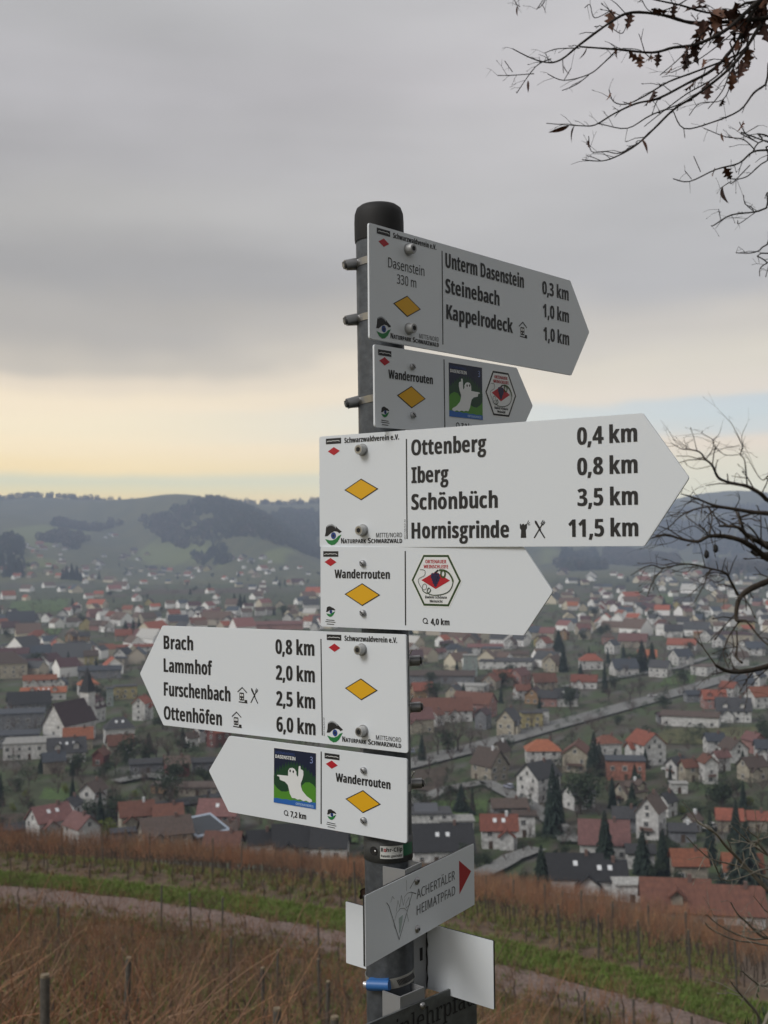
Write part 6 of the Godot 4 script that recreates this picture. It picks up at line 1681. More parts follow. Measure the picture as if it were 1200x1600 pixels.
func car(x: float, d: float, paint: Material, says: String, turn: float) -> void:
	var o := thing("car", says, "car", ground(x, d, 0.9), turn, "cars in the town")
	var st := starts()
	st.set_smooth_group(-1)
	var side := PackedVector2Array([Vector2(-2.1, 0.35), Vector2(-2.15, 0.85), Vector2(-1.9, 1.0), Vector2(-1.0, 1.02), Vector2(1.3, 1.05), Vector2(2.05, 0.85), Vector2(2.15, 0.6), Vector2(2.1, 0.35)])
	prism(st, side, -0.85, 0.85)
	part("body", done(st), paint, o)
	st = starts()
	prism(st, PackedVector2Array([Vector2(-1.9, 1.02), Vector2(-1.6, 1.5), Vector2(0.3, 1.52), Vector2(1.1, 1.06)]), -0.74, 0.74)
	part("window", done(st), mat(0.02, 0.022, 0.025, 0.15), o)
	st = starts()
	prism(st, PackedVector2Array([Vector2(-1.62, 1.5), Vector2(-1.55, 1.56), Vector2(0.25, 1.57), Vector2(0.34, 1.51)]), -0.75, 0.75)
	part("roof", done(st), paint, o)
	for wx in [-1.3, 1.35]:
		for wz in [-0.8, 0.8]:
			var wst := starts()
			tube(wst, [Vector3(wx, 0.32, wz - 0.1), Vector3(wx, 0.32, wz + 0.1)], [0.32, 0.32], 12, true)
			part("wheel", done(wst), mats.hole, o)


func church(wm: Material, rm: Material, spire_mat: Material, pane: Mesh) -> void:
	var o := thing("church", "old town church with pointed black spire and steep purple-brown roof", "church", ground(-131.5, 482), deg_to_rad(66))
	part("wall", gable_walls(20, 11, 8, 8.5), wm, o)
	part("roof", gable_roof(20, 11, 8, 8.5), rm, o)
	var st := starts()
	box(st, Vector3(11.5, 8, 0), Vector3(4.5, 22, 4.5))
	part("tower", done(st), wm, o)
	st = starts()
	st.set_smooth_group(-1)
	for k in 4:
		var a := PI / 4 + PI / 2 * k
		var b := a + PI / 2
		tri(st, Vector3(11.5 + cos(a) * 3.6, 18.9, sin(a) * 3.6), Vector3(11.5 + cos(b) * 3.6, 18.9, sin(b) * 3.6), Vector3(11.5, 29.5, 0))
	part("spire", done(st), spire_mat, o)
	for k in 3:
		part("window", pane, null, o, Vector3(-10.03, 2.2 + k * 2.4, (k - 1) * 2.4), Vector3(0, -PI / 2, 0))


# ---------------------------------------------------------------- trees of the town
func conifer(seed_: int, wide: float) -> Array:
	var r := RandomNumberGenerator.new()
	r.seed = seed_
	var st := starts()
	st.set_smooth_group(-1)
	var layers := 20
	for i in layers:
		var t := i / float(layers)
		var y := 0.06 + 0.93 * t
		var reach := wide * pow(1.0 - t, 0.85) + 0.01
		var n := int(16 - 8 * t)
		for k in n:
			var a := TAU * (k + r.randf()) / n
			var q: float = reach * r.randf_range(0.7, 1.12)
			var dir := Vector3(cos(a), 0, sin(a))
			var side := Vector3(-sin(a), 0, cos(a))
			var root := Vector3(0, y + 0.03, 0)
			var tip := dir * q + Vector3(0, y - q * 0.35 + r.randf_range(-0.01, 0.02), 0)
			var mid := root.lerp(tip, 0.55) + Vector3(0, 0.018, 0)
			tri(st, root, mid + side * q * 0.26, tip)
			tri(st, root, tip, mid - side * q * 0.26)
			tri(st, mid + side * q * 0.24, tip + Vector3(0, -0.03, 0), mid - side * q * 0.22 + Vector3(0, -0.04, 0))
	var ts := starts()
	tube(ts, [Vector3(0, -0.12, 0), Vector3(0, 0.5, 0), Vector3(0, 0.97, 0)], [0.022, 0.014, 0.003], 6)
	return [done(ts), done(st)]


func leaf_bush(seed_: int, wide: float, count := 900) -> Array:
	var r := RandomNumberGenerator.new()
	r.seed = seed_
	var st := starts()
	st.set_smooth_group(-1)
	var lumps := []
	for k in 9:
		var a := r.randf() * TAU
		var q := r.randf_range(0.1, 0.6) * wide
		lumps.append([Vector3(cos(a) * q, r.randf_range(0.3, 0.75), sin(a) * q), r.randf_range(0.16, 0.30)])
	for k in count:
		var m = lumps[k % lumps.size()]
		var dir := Vector3(r.randfn(), r.randfn(), r.randfn()).normalized()
		var p: Vector3 = m[0] + dir * float(m[1]) * r.randf_range(0.65, 1.05)
		p.y = maxf(p.y, 0.02)
		leafy(st, p, 0.045, r)
	var ts := starts()
	tube(ts, [Vector3(0, -0.15, 0), Vector3(0.01, 0.2, 0), Vector3(0, 0.6, 0.02)], [0.04, 0.03, 0.01], 6)
	for k in 4:
		tube(ts, [Vector3(0, 0.15, 0), lumps[k][0]], [0.02, 0.006], 4)
	return [done(ts), done(st)]


func grow(st: SurfaceTool, at: Vector3, dir: Vector3, len_: float, rad: float, depth: int, r: RandomNumberGenerator, sides := 4, bend := 0.25, lift := 0.12, kids := 3) -> void:
	var pts := [at]
	var radii := [rad]
	var p := at
	var d := dir
	for k in 3:
		d = (d + Vector3(r.randfn(), r.randfn(), r.randfn()) * bend * 0.45 + Vector3(0, lift * 0.3, 0)).normalized()
		p += d * len_ / 3.0
		pts.append(p)
		radii.append(rad * (1.0 - 0.17 * (k + 1)))
	tube(st, pts, radii, sides)
	if depth <= 0:
		return
	for k in kids:
		var t: int = 1 + r.randi() % 3 if k > 0 else 3
		var ax := d.cross(Vector3(r.randfn(), r.randfn(), r.randfn())).normalized()
		var nd := d.rotated(ax, r.randf_range(0.25, 0.85))
		grow(st, pts[t], nd, len_ * r.randf_range(0.62, 0.82), float(radii[t]) * 0.66, depth - 1, r, maxi(3, sides - 1), bend, lift, kids)


func bare_tree(seed_: int) -> Array:
	var r := RandomNumberGenerator.new()
	r.seed = seed_
	var ts := starts()
	tube(ts, [Vector3(0, -0.1, 0), Vector3(0.005, 0.12, 0), Vector3(0, 0.26, 0.006)], [0.028, 0.022, 0.018], 7)
	var st := starts()
	for k in 4:
		var a := TAU * (k + r.randf() * 0.7) / 4.0
		grow(st, Vector3(0, 0.2 + 0.02 * k, 0), Vector3(cos(a) * 0.6, 1.0, sin(a) * 0.6).normalized(), 0.25, 0.014, 5, r, 4, 0.3, 0.2, 3)
	return [done(ts), done(st)]


func garden_shrubs() -> void:
	var r := RandomNumberGenerator.new()
	r.seed = 61
	var kinds := [["garden_hedges", leaf_bush(21, 0.8, 260)[1], mat(0.030, 0.046, 0.022, 0.9), "dark green hedges and shrubs scattered through the gardens"], ["bare_garden_shrubs", bare_tree(22)[1], mat(0.085, 0.062, 0.052, 0.95), "leafless brown shrubs scattered through the gardens"]]
	for k in 2:
		var at := []
		while at.size() < 1500:
			var d := 300.0 * pow(8.0, r.randf())
			var x := r.randf_range(-0.38, 0.38) * d
			if downhill(x, d) < 250.0:
				continue
			var free := true
			for h in HOUSES:
				if absf(h[0] - x) < 6.5 and absf(h[1] - d) < 6.5:
					free = false
					break
			if free:
				at.append(Vector2(x, d))
		var mm := MultiMesh.new()
		mm.transform_format = MultiMesh.TRANSFORM_3D
		mm.mesh = kinds[k][1]
		mm.instance_count = at.size()
		for i in at.size():
			var q := r.randf_range(1.8, 5.0) if k == 0 else r.randf_range(4.0, 10.0)
			mm.set_instance_transform(i, Transform3D(Basis(Vector3.UP, r.randf() * TAU).scaled(Vector3(r.randf_range(1.0, 2.2 if k == 0 else 1.3), 1, 1.0) * q), ground(at[i].x, at[i].y)))
		var o := MultiMeshInstance3D.new()
		o.name = kinds[k][0]
		o.multimesh = mm
		o.material_override = kinds[k][2]
		add_child(o)
		tag(o, kinds[k][3], "shrubs", "", "stuff")


func town_trees() -> void:
	garden_shrubs()
	var bark := mat(0.055, 0.045, 0.038)
	var kinds := {
		"c": [[conifer(1, 0.28), conifer(2, 0.33), conifer(3, 0.24)], mat(0.016, 0.030, 0.020, 0.9), "spruce_tree", "spruce tree", "dark conifers among the houses"],
		"k": [[conifer(4, 0.15), conifer(5, 0.18)], mat(0.018, 0.034, 0.024, 0.9), "cypress_tree", "cypress tree", "column-shaped evergreens among the houses"],
		"e": [[leaf_bush(6, 0.6), leaf_bush(7, 0.7), leaf_bush(8, 0.5)], mat(0.026, 0.042, 0.020, 0.9), "evergreen_bush", "bush", "evergreen bushes in the gardens"],
		"y": [[leaf_bush(9, 0.5), leaf_bush(10, 0.5)], mat(0.12, 0.15, 0.02, 0.9), "yellow_green_bush", "bush", "yellow-green bushes in the gardens"],
		"b": [[bare_tree(11), bare_tree(12), bare_tree(13), bare_tree(14)], mat(0.075, 0.056, 0.048, 0.95), "bare_tree", "bare tree", "leafless trees among the houses"]}
	var i := 0
	for t in TREES:
		var k = kinds[t[3]]
		var v = k[0][i % k[0].size()]
		var o := thing(k[2], t[4], k[3], ground(t[0], t[1]), fmod(i * 2.399, TAU), k[4])
		o.scale = Vector3.ONE * t[2] * Vector3(0.9 + 0.07 * (i % 4), 1.0, 0.9 + 0.07 * (i % 4))
		part("trunk", v[0], bark, o)
		part("crown", v[1], k[1], o)
		i += 1


# ---------------------------------------------------------------- vineyards
func vine(seed_: int, trained := false) -> Array:
	var r := RandomNumberGenerator.new()
	r.seed = seed_
	var ts := starts()
	var top := Vector3(r.randf_range(-0.08, 0.08), 0.75, r.randf_range(-0.05, 0.05))
	tube(ts, [Vector3(0, -0.15, 0), Vector3(r.randf_range(-0.06, 0.06), 0.3, 0.02), Vector3(r.randf_range(-0.06, 0.06), 0.55, 0), top], [0.03, 0.026, 0.024, 0.022], 6)
	var cs := starts()
	for side in [-1.0, 1.0]:
		var arc := [top]
		for k in range(1, 5):
			var t := k / 4.0
			arc.append(top + Vector3(side * 0.55 * t, 0.28 * sin(t * PI * 0.8) - 0.06 * t, r.randf_range(-0.03, 0.03)))
		tube(cs, arc, [0.009, 0.008, 0.007, 0.006, 0.004], 4)
	for k in (24 if trained else 28):
		var x := r.randf_range(-0.55, 0.55)
		var p := Vector3(x, 0.8 + r.randf_range(-0.1, 0.25), r.randf_range(-0.06, 0.06))
		var pts := [p]
		var radii := [r.randf_range(0.0045, 0.0075)]
		var lean := Vector3(r.randfn() * 0.28, 1.0, r.randfn() * 0.30 + 0.14).normalized()
		if trained:
			lean = Vector3(r.randfn() * 0.16, 1.0, r.randfn() * 0.10).normalized()
		var n := 4
		var long := r.randf_range(0.4, 1.25 if not trained else 0.95) if k % 8 or trained else r.randf_range(1.2, 1.9)
		if k % 8 == 0 and not trained:
			lean = Vector3(r.randfn() * 0.3, 0.75, r.randfn() * 0.25 + 0.75).normalized()
			radii[0] = 0.0075
		for j in n:
			lean = (lean + Vector3(r.randfn(), r.randfn() * 0.3 - 0.06, r.randfn()) * 0.20).normalized()
			p += lean * long / n
			pts.append(p)
			radii.append(radii[0] * (1.0 - 0.2 * (j + 1)) + 0.0006)
		tube(cs, pts, radii, 3)
		if k % 3 == 0:
			tube(cs, [pts[2], pts[2] + Vector3(r.randfn(), r.randf() * 0.8, r.randfn()).normalized() * 0.25], [0.003, 0.001], 3)
	return [done(ts), done(cs)]


const OWN_POSTS := [Vector2(-2.45, 8.30), Vector2(-3.17, 13.98), Vector2(-0.96, 10.00)]


func vineyards() -> void:
	var trunk_mat := mat(0.075, 0.058, 0.046, 0.95)
	var cane_mats := [mat(0.29, 0.135, 0.072, 0.8), mat(0.19, 0.105, 0.066, 0.8), mat(0.34, 0.19, 0.100, 0.8), mat(0.24, 0.145, 0.088, 0.8), mat(0.13, 0.084, 0.060, 0.8)]
	var kinds := []
	for k in 6:
		kinds.append(vine(40 + k))
	var neat := []
	for k in 6:
		neat.append(vine(60 + k, true))
	var spots := []
	var posts := []
	var r := RandomNumberGenerator.new()
	r.seed = 77
	var g := Vector2(0.62, 0.78).normalized()
	var a := Vector2(g.y, -g.x)
	for row in range(-80, 40):
		for step in range(0, 150):
			var p := a * (row * 1.6 + r.randfn() * 0.06) + g * (step * 0.9 + r.randfn() * 0.10)
			var s := downhill(p.x, p.y)
			if p.y < 5.0 or absf(p.x) > p.y * 0.37 + 2.5:
				continue
			var upper := s > 5.6 and s < 34.4
			var lower := s > 38.1 + 0.9 * smoothstep(-20.0, 8.0, p.x) and s < 84.0 - 8.0 * smoothstep(0.10, 0.24, p.x / p.y)
			if not (upper or lower):
				continue
			if step % 8 == 0 and p.y < 60.0 and r.randf() < 0.6:
				posts.append(p)
			elif r.randf() < 0.96:
				spots.append([p, r.randi() % 6, r.randf_range(0.86, 1.12), atan2(g.y, g.x) + r.randfn() * 0.12, r.randi() % 5])
	spots.sort_custom(func(p, q): return p[0].y < q[0].y)
	for i in mini(300, spots.size()):
		var e = spots[i]
		var kind = kinds[e[1]] if i < 90 else neat[e[1]]
		var beside := "upper vineyard below the signpost"
		var o := thing("grapevine", "leafless reddish-brown grapevine in the " + beside, "grapevine", ground(e[0].x, e[0].y), e[3], "grapevines of the upper vineyard")
		o.scale = Vector3.ONE * e[2]
		part("trunk", kind[0], trunk_mat, o)
		part("canes", kind[1], cane_mats[e[4]], o)
	kinds = neat
	var rest := []
	for i in range(300, spots.size()):
		rest.append(spots[i])
	for k in 6:
		var mine := rest.filter(func(e): return e[1] == k)
		var st := SurfaceTool.new()
		var am := ArrayMesh.new()
		for j in 2:
			st = SurfaceTool.new()
			st.append_from(kinds[k][j], 0, Transform3D())
			st.commit(am)
		am.surface_set_material(0, trunk_mat)
		am.surface_set_material(1, cane_mats[k % 5])
		var mm := MultiMesh.new()
		mm.transform_format = MultiMesh.TRANSFORM_3D
		mm.mesh = am
		mm.instance_count = mine.size()
		for i in mine.size():
			var e = mine[i]
			mm.set_instance_transform(i, Transform3D(Basis(Vector3.UP, e[3]).scaled(Vector3.ONE * e[2]), ground(e[0].x, e[0].y)))
		var o := MultiMeshInstance3D.new()
		o.name = numbered("grapevine_rows")
		o.multimesh = mm
		add_child(o)
		tag(o, "massed brown grapevine rows covering the slope on both sides of the track", "grapevines", "rows of grapevines farther down", "stuff")
	# posts: one mesh, turned and scaled
	var wood := mat(0.14, 0.125, 0.105, 0.95, 0, 2.5)
	var cut := mat(0.30, 0.24, 0.16, 0.9, 0, 3.0)
	var pst := starts()
	tube(pst, [Vector3(0, -0.2, 0), Vector3(0.01, 0.8, 0), Vector3(0, 1.72, 0.005)], [0.038, 0.036, 0.035], 9)
	var post_mesh := done(pst)
	pst = starts()
	tube(pst, [Vector3(0, 1.718, 0.005), Vector3(0, 1.74, 0.005)], [0.035, 0.032], 9, true)
	var top_mesh := done(pst)
	posts.append_array(OWN_POSTS)
	posts.sort_custom(func(p, q): return p.y < q.y)
	for i in mini(140, posts.size()):
		var p: Vector2 = posts[i]
		var o := thing("vineyard_post", "weathered grey wooden trellis post standing among bare grapevines", "post", ground(p.x, p.y), r.randf() * TAU, "trellis posts of the vineyard")
		o.rotation.x = r.randfn() * 0.03
		o.rotation.z = r.randfn() * 0.03
		o.scale = Vector3(1, r.randf_range(0.92, 1.06), 1)
		part("shaft", post_mesh, wood, o)
		part("cut_top", top_mesh, cut, o)
	# grass on the verge and between the rows
	var gst := starts()
	gst.set_smooth_group(-1)
	var gr := RandomNumberGenerator.new()
	gr.seed = 5
	for k in 16:
		var root := Vector3(gr.randf_range(-0.12, 0.12), -0.02, gr.randf_range(-0.12, 0.12))
		var tip := root + Vector3(gr.randf_range(-0.12, 0.12), gr.randf_range(0.06, 0.18), gr.randf_range(-0.12, 0.12))
		var side := Vector3(gr.randf_range(-1, 1), 0, gr.randf_range(-1, 1)).normalized() * 0.012
		tri(gst, root - side, tip, root + side)
	var tuft := done(gst)
	var greens := [["verge_grass", mat(0.145, 0.21, 0.042, 0.8), []], ["vineyard_grass", mat(0.13, 0.165, 0.042, 0.85), []], ["dry_grass", mat(0.19, 0.135, 0.070, 0.85), []]]
	for k in 9000:
		var x := r.randf_range(-30, 20)
		var s := r.randf_range(36.7, lerpf(38.0, 39.0, smoothstep(-20.0, 8.0, x)))
		greens[0 if r.randf() < 0.72 else (2 if r.randf() < 0.6 else 1)][2].append(Vector2(x, along(s, x)))
	for k in 3500:
		var x := r.randf_range(-32, 22)
		var s: float = 34.0 + r.randfn() * 0.35 if k % 3 else (36.7 + r.randfn() * 0.25 if k % 2 else 35.0 + r.randfn() * 0.25)
		greens[2 if r.randf() < 0.6 else 1][2].append(Vector2(x, along(s, x)))
	for k in 22000:
		var d := 5.0 + 40.0 * pow(r.randf(), 1.4)
		var x := r.randf_range(-0.4, 0.4) * d
		var s := downhill(x, d)
		if s > 3.5 and s < 33.2:
			greens[1 if r.randf() < 0.6 else 2][2].append(Vector2(x, d))
	for k in 14000:
		var d := r.randf_range(36, 90)
		var x := r.randf_range(-0.37, 0.3) * d
		if downhill(x, d) > 38.2:
			greens[2 if r.randf() < 0.5 else 1][2].append(Vector2(x, d))
	var says := ["bright green grass growing along the farm track", "green weeds growing between the grapevines", "dry straw-coloured grass between the grapevines"]
	for i in 3:
		var mm := MultiMesh.new()
		mm.transform_format = MultiMesh.TRANSFORM_3D
		mm.mesh = tuft
		var at: Array = greens[i][2]
		mm.instance_count = at.size()
		for k in at.size():
			mm.set_instance_transform(k, Transform3D(Basis(Vector3.UP, r.randf() * TAU).scaled(Vector3.ONE * r.randf_range(0.7, 1.7)), ground(at[k].x, at[k].y, 0.03)))
		var o := MultiMeshInstance3D.new()
		o.name = greens[i][0]
		o.multimesh = mm
		o.material_override = greens[i][1]
		add_child(o)
		tag(o, says[i], "grass", "", "stuff")


# ---------------------------------------------------------------- plants close to the viewpoint
func v3(a: Array) -> Vector3:
	return Vector3(a[0], a[1], a[2])


func limbs(o: Node3D, data: Array, m: Material, trunk: Array, far_x: float, r: RandomNumberGenerator, twig: float, called := "branch") -> void:
	for b in data:
		var pts := []
		var start := v3(b[0][0])
		if start.x > far_x:
			var best: Vector3 = trunk[0]
			for t in trunk:
				if absf(t.y - (start.y - 0.25)) < absf(best.y - (start.y - 0.25)):
					best = t
			pts.append(best)
		for p in b[0]:
			pts.append(v3(p) + Vector3(0, 0, r.randfn() * 0.015))
		var line := curve(pts, 4)
		var radii := []
		for k in line.size():
			radii.append(lerpf(b[1] * (1.5 if pts.size() > b[0].size() else 1.0), b[2], pow(k / float(line.size() - 1), 0.7)) * r.randf_range(0.9, 1.1))
		var st := starts()
		tube(st, line, radii, 7)
		# short spurs and buds
		for k in range(2, line.size()):
			if r.randf() < 0.42:
				var d := ((line[k] - line[k - 1]) as Vector3).normalized()
				d = d.rotated(Vector3(r.randfn(), r.randfn(), r.randfn()).normalized(), r.randf_range(0.5, 1.2))
				var q: float = twig * r.randf_range(0.25, 1.0)
				var e: Vector3 = line[k] + d * q
				var rr: float = minf(radii[k] * 0.5, twig * 0.02)
				tube(st, [line[k], line[k].lerp(e, 0.6) + Vector3(0, twig * 0.05, 0), e], [rr, rr * 0.8, rr * 0.6], 4)
				if r.randf() < 0.5:
					var e2: Vector3 = line[k].lerp(e, 0.6) + d.rotated(Vector3(r.randfn(), r.randfn(), r.randfn()).normalized(), 0.8) * q * 0.6
					tube(st, [line[k].lerp(e, 0.6) + Vector3(0, twig * 0.05, 0), e2], [rr * 0.7, rr * 0.4], 4)
				if r.randf() < 0.35:
					tube(st, [e, e + d * twig * 0.05, e + d * twig * 0.12], [rr * 0.7, rr * 1.4, rr * 0.3], 5)
		part(called, done(st), m, o)


func oak_leaf(lobed: int) -> ArrayMesh:
	# unit long, curled a little
	var st := starts()
	st.set_smooth_group(0)
	var n := 14
	var last := []
	for i in n + 1:
		var t := i / float(n)
		var w := 0.30 * sin(PI * pow(t, 0.8)) + 0.012
		if lobed == 1:
			w *= 0.72 + 0.38 * cos(t * 24.0)
		elif lobed == 2:
			w *= 0.34
		var sag := -0.25 * t * t
		var row := [Vector3(-w, sag + w * 0.55, -t), Vector3(0, sag, -t), Vector3(w, sag + w * 0.4, -t)]
		if i > 0:
			quad(st, last[0], row[0], row[1], last[1])
			quad(st, last[1], row[1], row[2], last[2])
		last = row
	return done(st)


func near_plants() -> void:
	var r := RandomNumberGenerator.new()
	r.seed = 404
	# crooked bare tree; its trunk stands beside the view
	var bark := mat(0.075, 0.058, 0.042, 0.95, 0, 3.0)
	var base := ground(2.95, 5.9)
	var o := thing("crooked_tree", "crooked dark leafless tree with twisting bare branches beside the white signs", "tree", base)
	var holdr := holder("branches", o, -base)
	var trunk := [base + Vector3(0, -0.3, 0), Vector3(2.85, -1.6, -5.85), Vector3(2.7, -0.2, -5.8), Vector3(2.72, 0.6, -5.75), Vector3(2.6, 1.2, -5.7), Vector3(2.62, 1.7, -5.75), Vector3(2.5, 2.1, -5.8), Vector3(2.6, 2.7, -5.9)]
	var st := starts()
	tube(st, curve(trunk, 4), range(trunk.size() * 4 - 3).map(func(k): return lerpf(0.13, 0.035, k / 28.0)), 10)
	part("trunk", done(st), bark, o, -base)
	limbs(holdr, CROOKED, bark, trunk, 1.95, r, 0.17)
	for p in PODS:
		st = starts()
		tube(st, [v3(p) + Vector3(0, 0.02, 0), v3(p) + Vector3(0.004, 0.008, 0), v3(p) + Vector3(0.002, -0.01, 0.003), v3(p) + Vector3(0, -0.018, 0)], [0.003, 0.011, 0.012, 0.004], 7)
		part("dry_fruit", done(st), mats.hole, holdr)
		st = starts()
		tube(st, [v3(p) + Vector3(0, 0.018, 0), v3(p) + Vector3(0.004, 0.09, 0.0)], [0.0012, 0.001], 4)
		part("stalk", done(st), bark, holdr)
	# oak whose outer branches hang into the picture
	var oak_bark := mat(0.026, 0.020, 0.016, 0.95, 0, 4.0)
	base = ground(2.05, 3.0)
	o = thing("oak_tree", "oak with thin dark twigs and a few dry brown leaves hanging overhead", "tree", base)
	holdr = holder("branches", o, -base)
	trunk = [base + Vector3(0, -0.3, 0), Vector3(2.0, -0.5, -3.0), Vector3(1.95, 1.0, -2.95), Vector3(1.9, 1.8, -2.95), Vector3(1.86, 2.3, -2.9), Vector3(1.85, 2.7, -2.9), Vector3(1.8, 3.2, -2.9), Vector3(1.8, 4.2, -3.0)]
	st = starts()
	tube(st, curve(trunk, 4), range(trunk.size() * 4 - 3).map(func(k): return lerpf(0.14, 0.05, k / 28.0)), 10)
	part("trunk", done(st), oak_bark, o, -base)
	limbs(holdr, OAK, oak_bark, trunk, 0.93, r, 0.06)
	var shapes := {"o": oak_leaf(1), "n": oak_leaf(0), "l": oak_leaf(2)}
	var browns := [mat(0.060, 0.020, 0.010, 0.7), mat(0.10, 0.038, 0.016, 0.7), mat(0.035, 0.014, 0.010, 0.7)]
	for m in browns:
		m.backlight_enabled = true
		m.backlight = Color(0.10, 0.04, 0.02)
	for e in OAK_LEAVES:
		var lf := part("leaf", shapes[e[2]], browns[r.randi() % 3], holdr, v3(e[0]))
		lf.rotation = Vector3(-PI / 2 + r.randfn() * 0.6, r.randf() * TAU, r.randfn() * 0.5)
		lf.scale = Vector3.ONE * e[1] * (1.7 if e[2] == "n" else 2.3)
	# pale leafless shrub low beside the path
	var grey := mat(0.30, 0.275, 0.215, 0.9, 0, 3.0)
	base = ground(1.75, 3.7)
	o = thing("bare_shrub", "pale grey leafless shrub with long thin arching twigs", "shrub", base)
	holdr = holder("branches", o, -base)
	trunk = [base + Vector3(0, -0.2, 0), Vector3(1.72, -0.9, -3.65), Vector3(1.66, -0.3, -3.6), Vector3(1.62, 0.1, -3.55), Vector3(1.6, 0.5, -3.5), Vector3(1.62, 0.9, -3.5)]
	st = starts()
	tube(st, curve(trunk, 4), range(trunk.size() * 4 - 3).map(func(k): return lerpf(0.03, 0.008, k / 20.0)), 7)
	part("stem", done(st), grey, o, -base)
	limbs(holdr, TWIGS, grey, trunk, 1.05, r, 0.10, "twig")
	# dark evergreen bush
	base = ground(1.43, 4.2)
	o = thing("juniper_bush", "dense dark green juniper bush at the edge of the slope", "bush", base)
	o.scale = Vector3(0.62, 1.03, 0.7)
	var jr := RandomNumberGenerator.new()
	jr.seed = 8
	st = starts()
	st.set_smooth_group(-1)
	for k in 17000:
		var dir := Vector3(jr.randfn(), jr.randfn() * 0.9, jr.randfn()).normalized()
		var bump := 1.0 + 0.18 * sin(dir.x * 9.0 + dir.y * 7.0) * cos(dir.z * 8.0)
		var p := Vector3(0, 1.05, 0) + dir * Vector3(0.42, 1.05, 0.5) * bump * pow(jr.randf_range(0.35, 1.0), 0.5)
		var up := (dir + Vector3(jr.randfn(), jr.randfn() + 0.8, jr.randfn()) * 0.5).normalized()
		var side := up.cross(Vector3(jr.randfn(), jr.randfn(), jr.randfn())).normalized()
		tri(st, p - side * 0.009, p + up * jr.randf_range(0.025, 0.055), p + side * 0.009)
	part("foliage", done(st), mat(0.040, 0.066, 0.026, 0.8), o)
	st = starts()
	tube(st, [Vector3(0, -0.3, 0), Vector3(0, 0.6, 0), Vector3(0.02, 1.5, 0)], [0.05, 0.04, 0.01], 7)
	part("stem", done(st), bark, o)


func trees_behind() -> void:
	# wood at the edge of the viewpoint; it keeps the open sky off the sign faces turned towards it
	var bark := mat(0.055, 0.045, 0.038)
	var dark := mat(0.016, 0.030, 0.020, 0.9)
	var v := [conifer(31, 0.22), conifer(32, 0.25)]
	var i := 0
	for e in [[6.5, -5.0, 13.0], [11.0, -2.0, 14.0], [9.0, -10.0, 15.0], [15.0, 1.0, 15.0]]:
		var o := thing("spruce_tree", "tall spruce standing behind the viewpoint above the signpost", "spruce tree", ground(e[0], e[1]), i * 2.1, "spruces above the signpost")
		o.scale = Vector3(1.2, 1, 1.2) * e[2]
		part("trunk", v[i % 2][0], bark, o)
		part("crown", v[i % 2][1], dark, o)
		i += 1


# ---------------------------------------------------------------- the signpost
const MM := 0.001
var sans_bold: Font
var sans: Font
var serif: Font
var cap_box := {}


func font(called: String, weight: int) -> SystemFont:
	var f := SystemFont.new()
	f.font_names = PackedStringArray([called])
	f.font_weight = weight
	return f


func text_mesh(s: String, f: Font) -> TextMesh:
	var t := TextMesh.new()
	t.font = f
	t.text = s
	t.font_size = 48
	t.pixel_size = 0.01
	t.depth = 0.0
	t.curve_step = 1.0
	t.horizontal_alignment = HORIZONTAL_ALIGNMENT_LEFT
	t.vertical_alignment = VERTICAL_ALIGNMENT_BOTTOM
	return t


func letters(parent: Node3D, s: String, x0: float, x1: float, baseline: float, cap: float, m: Material, f: Font, z := 0.0004, called := "lettering", turn := 0.0) -> MeshInstance3D:
	# x0 to x1, baseline and capital height in millimetres
	if not cap_box.has(f):
		cap_box[f] = text_mesh("H", f).get_aabb()
	var cb: AABB = cap_box[f]
	var t := text_mesh(s, f)
	var bb := t.get_aabb()
	var sy: float = cap * MM / cb.size.y
	var sx: float = (x1 - x0) * MM / bb.size.x
	var o := part(called, heavier(t, 0.00042 * cap / 19.4 / sx) if f == sans_bold else t, m, parent)
	o.scale = Vector3(sx, sy, 1)
	o.rotation.z = turn
	var off := Vector3(-bb.position.x * sx, -cb.position.y * sy, 0).rotated(Vector3.BACK, turn)
	o.position = Vector3(x0 * MM, baseline * MM, z) + off
	return o


func heavier(t: TextMesh, dx: float) -> ArrayMesh:
	# condensed signage letters have broader strokes: the glyphs are laid twice, a hair apart
	var am := ArrayMesh.new()
	var st := SurfaceTool.new()
	for k in [-1.0, 1.0]:
		for i in t.get_surface_count():
			st.append_from(t, i, Transform3D(Basis(), Vector3(dx * k, 0, 0.00003 * k)))
	st.commit(am)
	return am


func mm_poly(pts: Array) -> PackedVector2Array:
	var out := PackedVector2Array()
	for p in pts:
		out.append(Vector2(p[0], p[1]) * MM)
	return out


func flat(parent: Node3D, called: String, poly: PackedVector2Array, z: float, m: Material) -> MeshInstance3D:
	var st := starts()
	prism(st, poly, 0.0, z, true)
	return part(called, done(st), m, parent)


func diamond(cx: float, cy: float, hw: float, hh: float) -> PackedVector2Array:
	return mm_poly([[cx - hw, cy], [cx, cy + hh], [cx + hw, cy], [cx, cy - hh]])


func disc(cx: float, cy: float, rx: float, ry: float, n := 24) -> PackedVector2Array:
	var out := PackedVector2Array()
	for k in n:
		out.append(Vector2(cx + cos(TAU * k / n) * rx, cy + sin(TAU * k / n) * ry) * MM)
	return out


func rect(x0: float, y0: float, x1: float, y1: float) -> PackedVector2Array:
	return mm_poly([[x0, y0], [x1, y0], [x1, y1], [x0, y1]])


func lines(parent: Node3D, called: String, list: Array, width: float, z: float, m: Material) -> void:
	var st := starts()
	for l in list:
		var pts := []
		for p in l:
			pts.append(Vector2(p[0], p[1]) * MM)
		stroke(st, pts, width * MM, 0, z)
	part(called, done(st), m, parent)


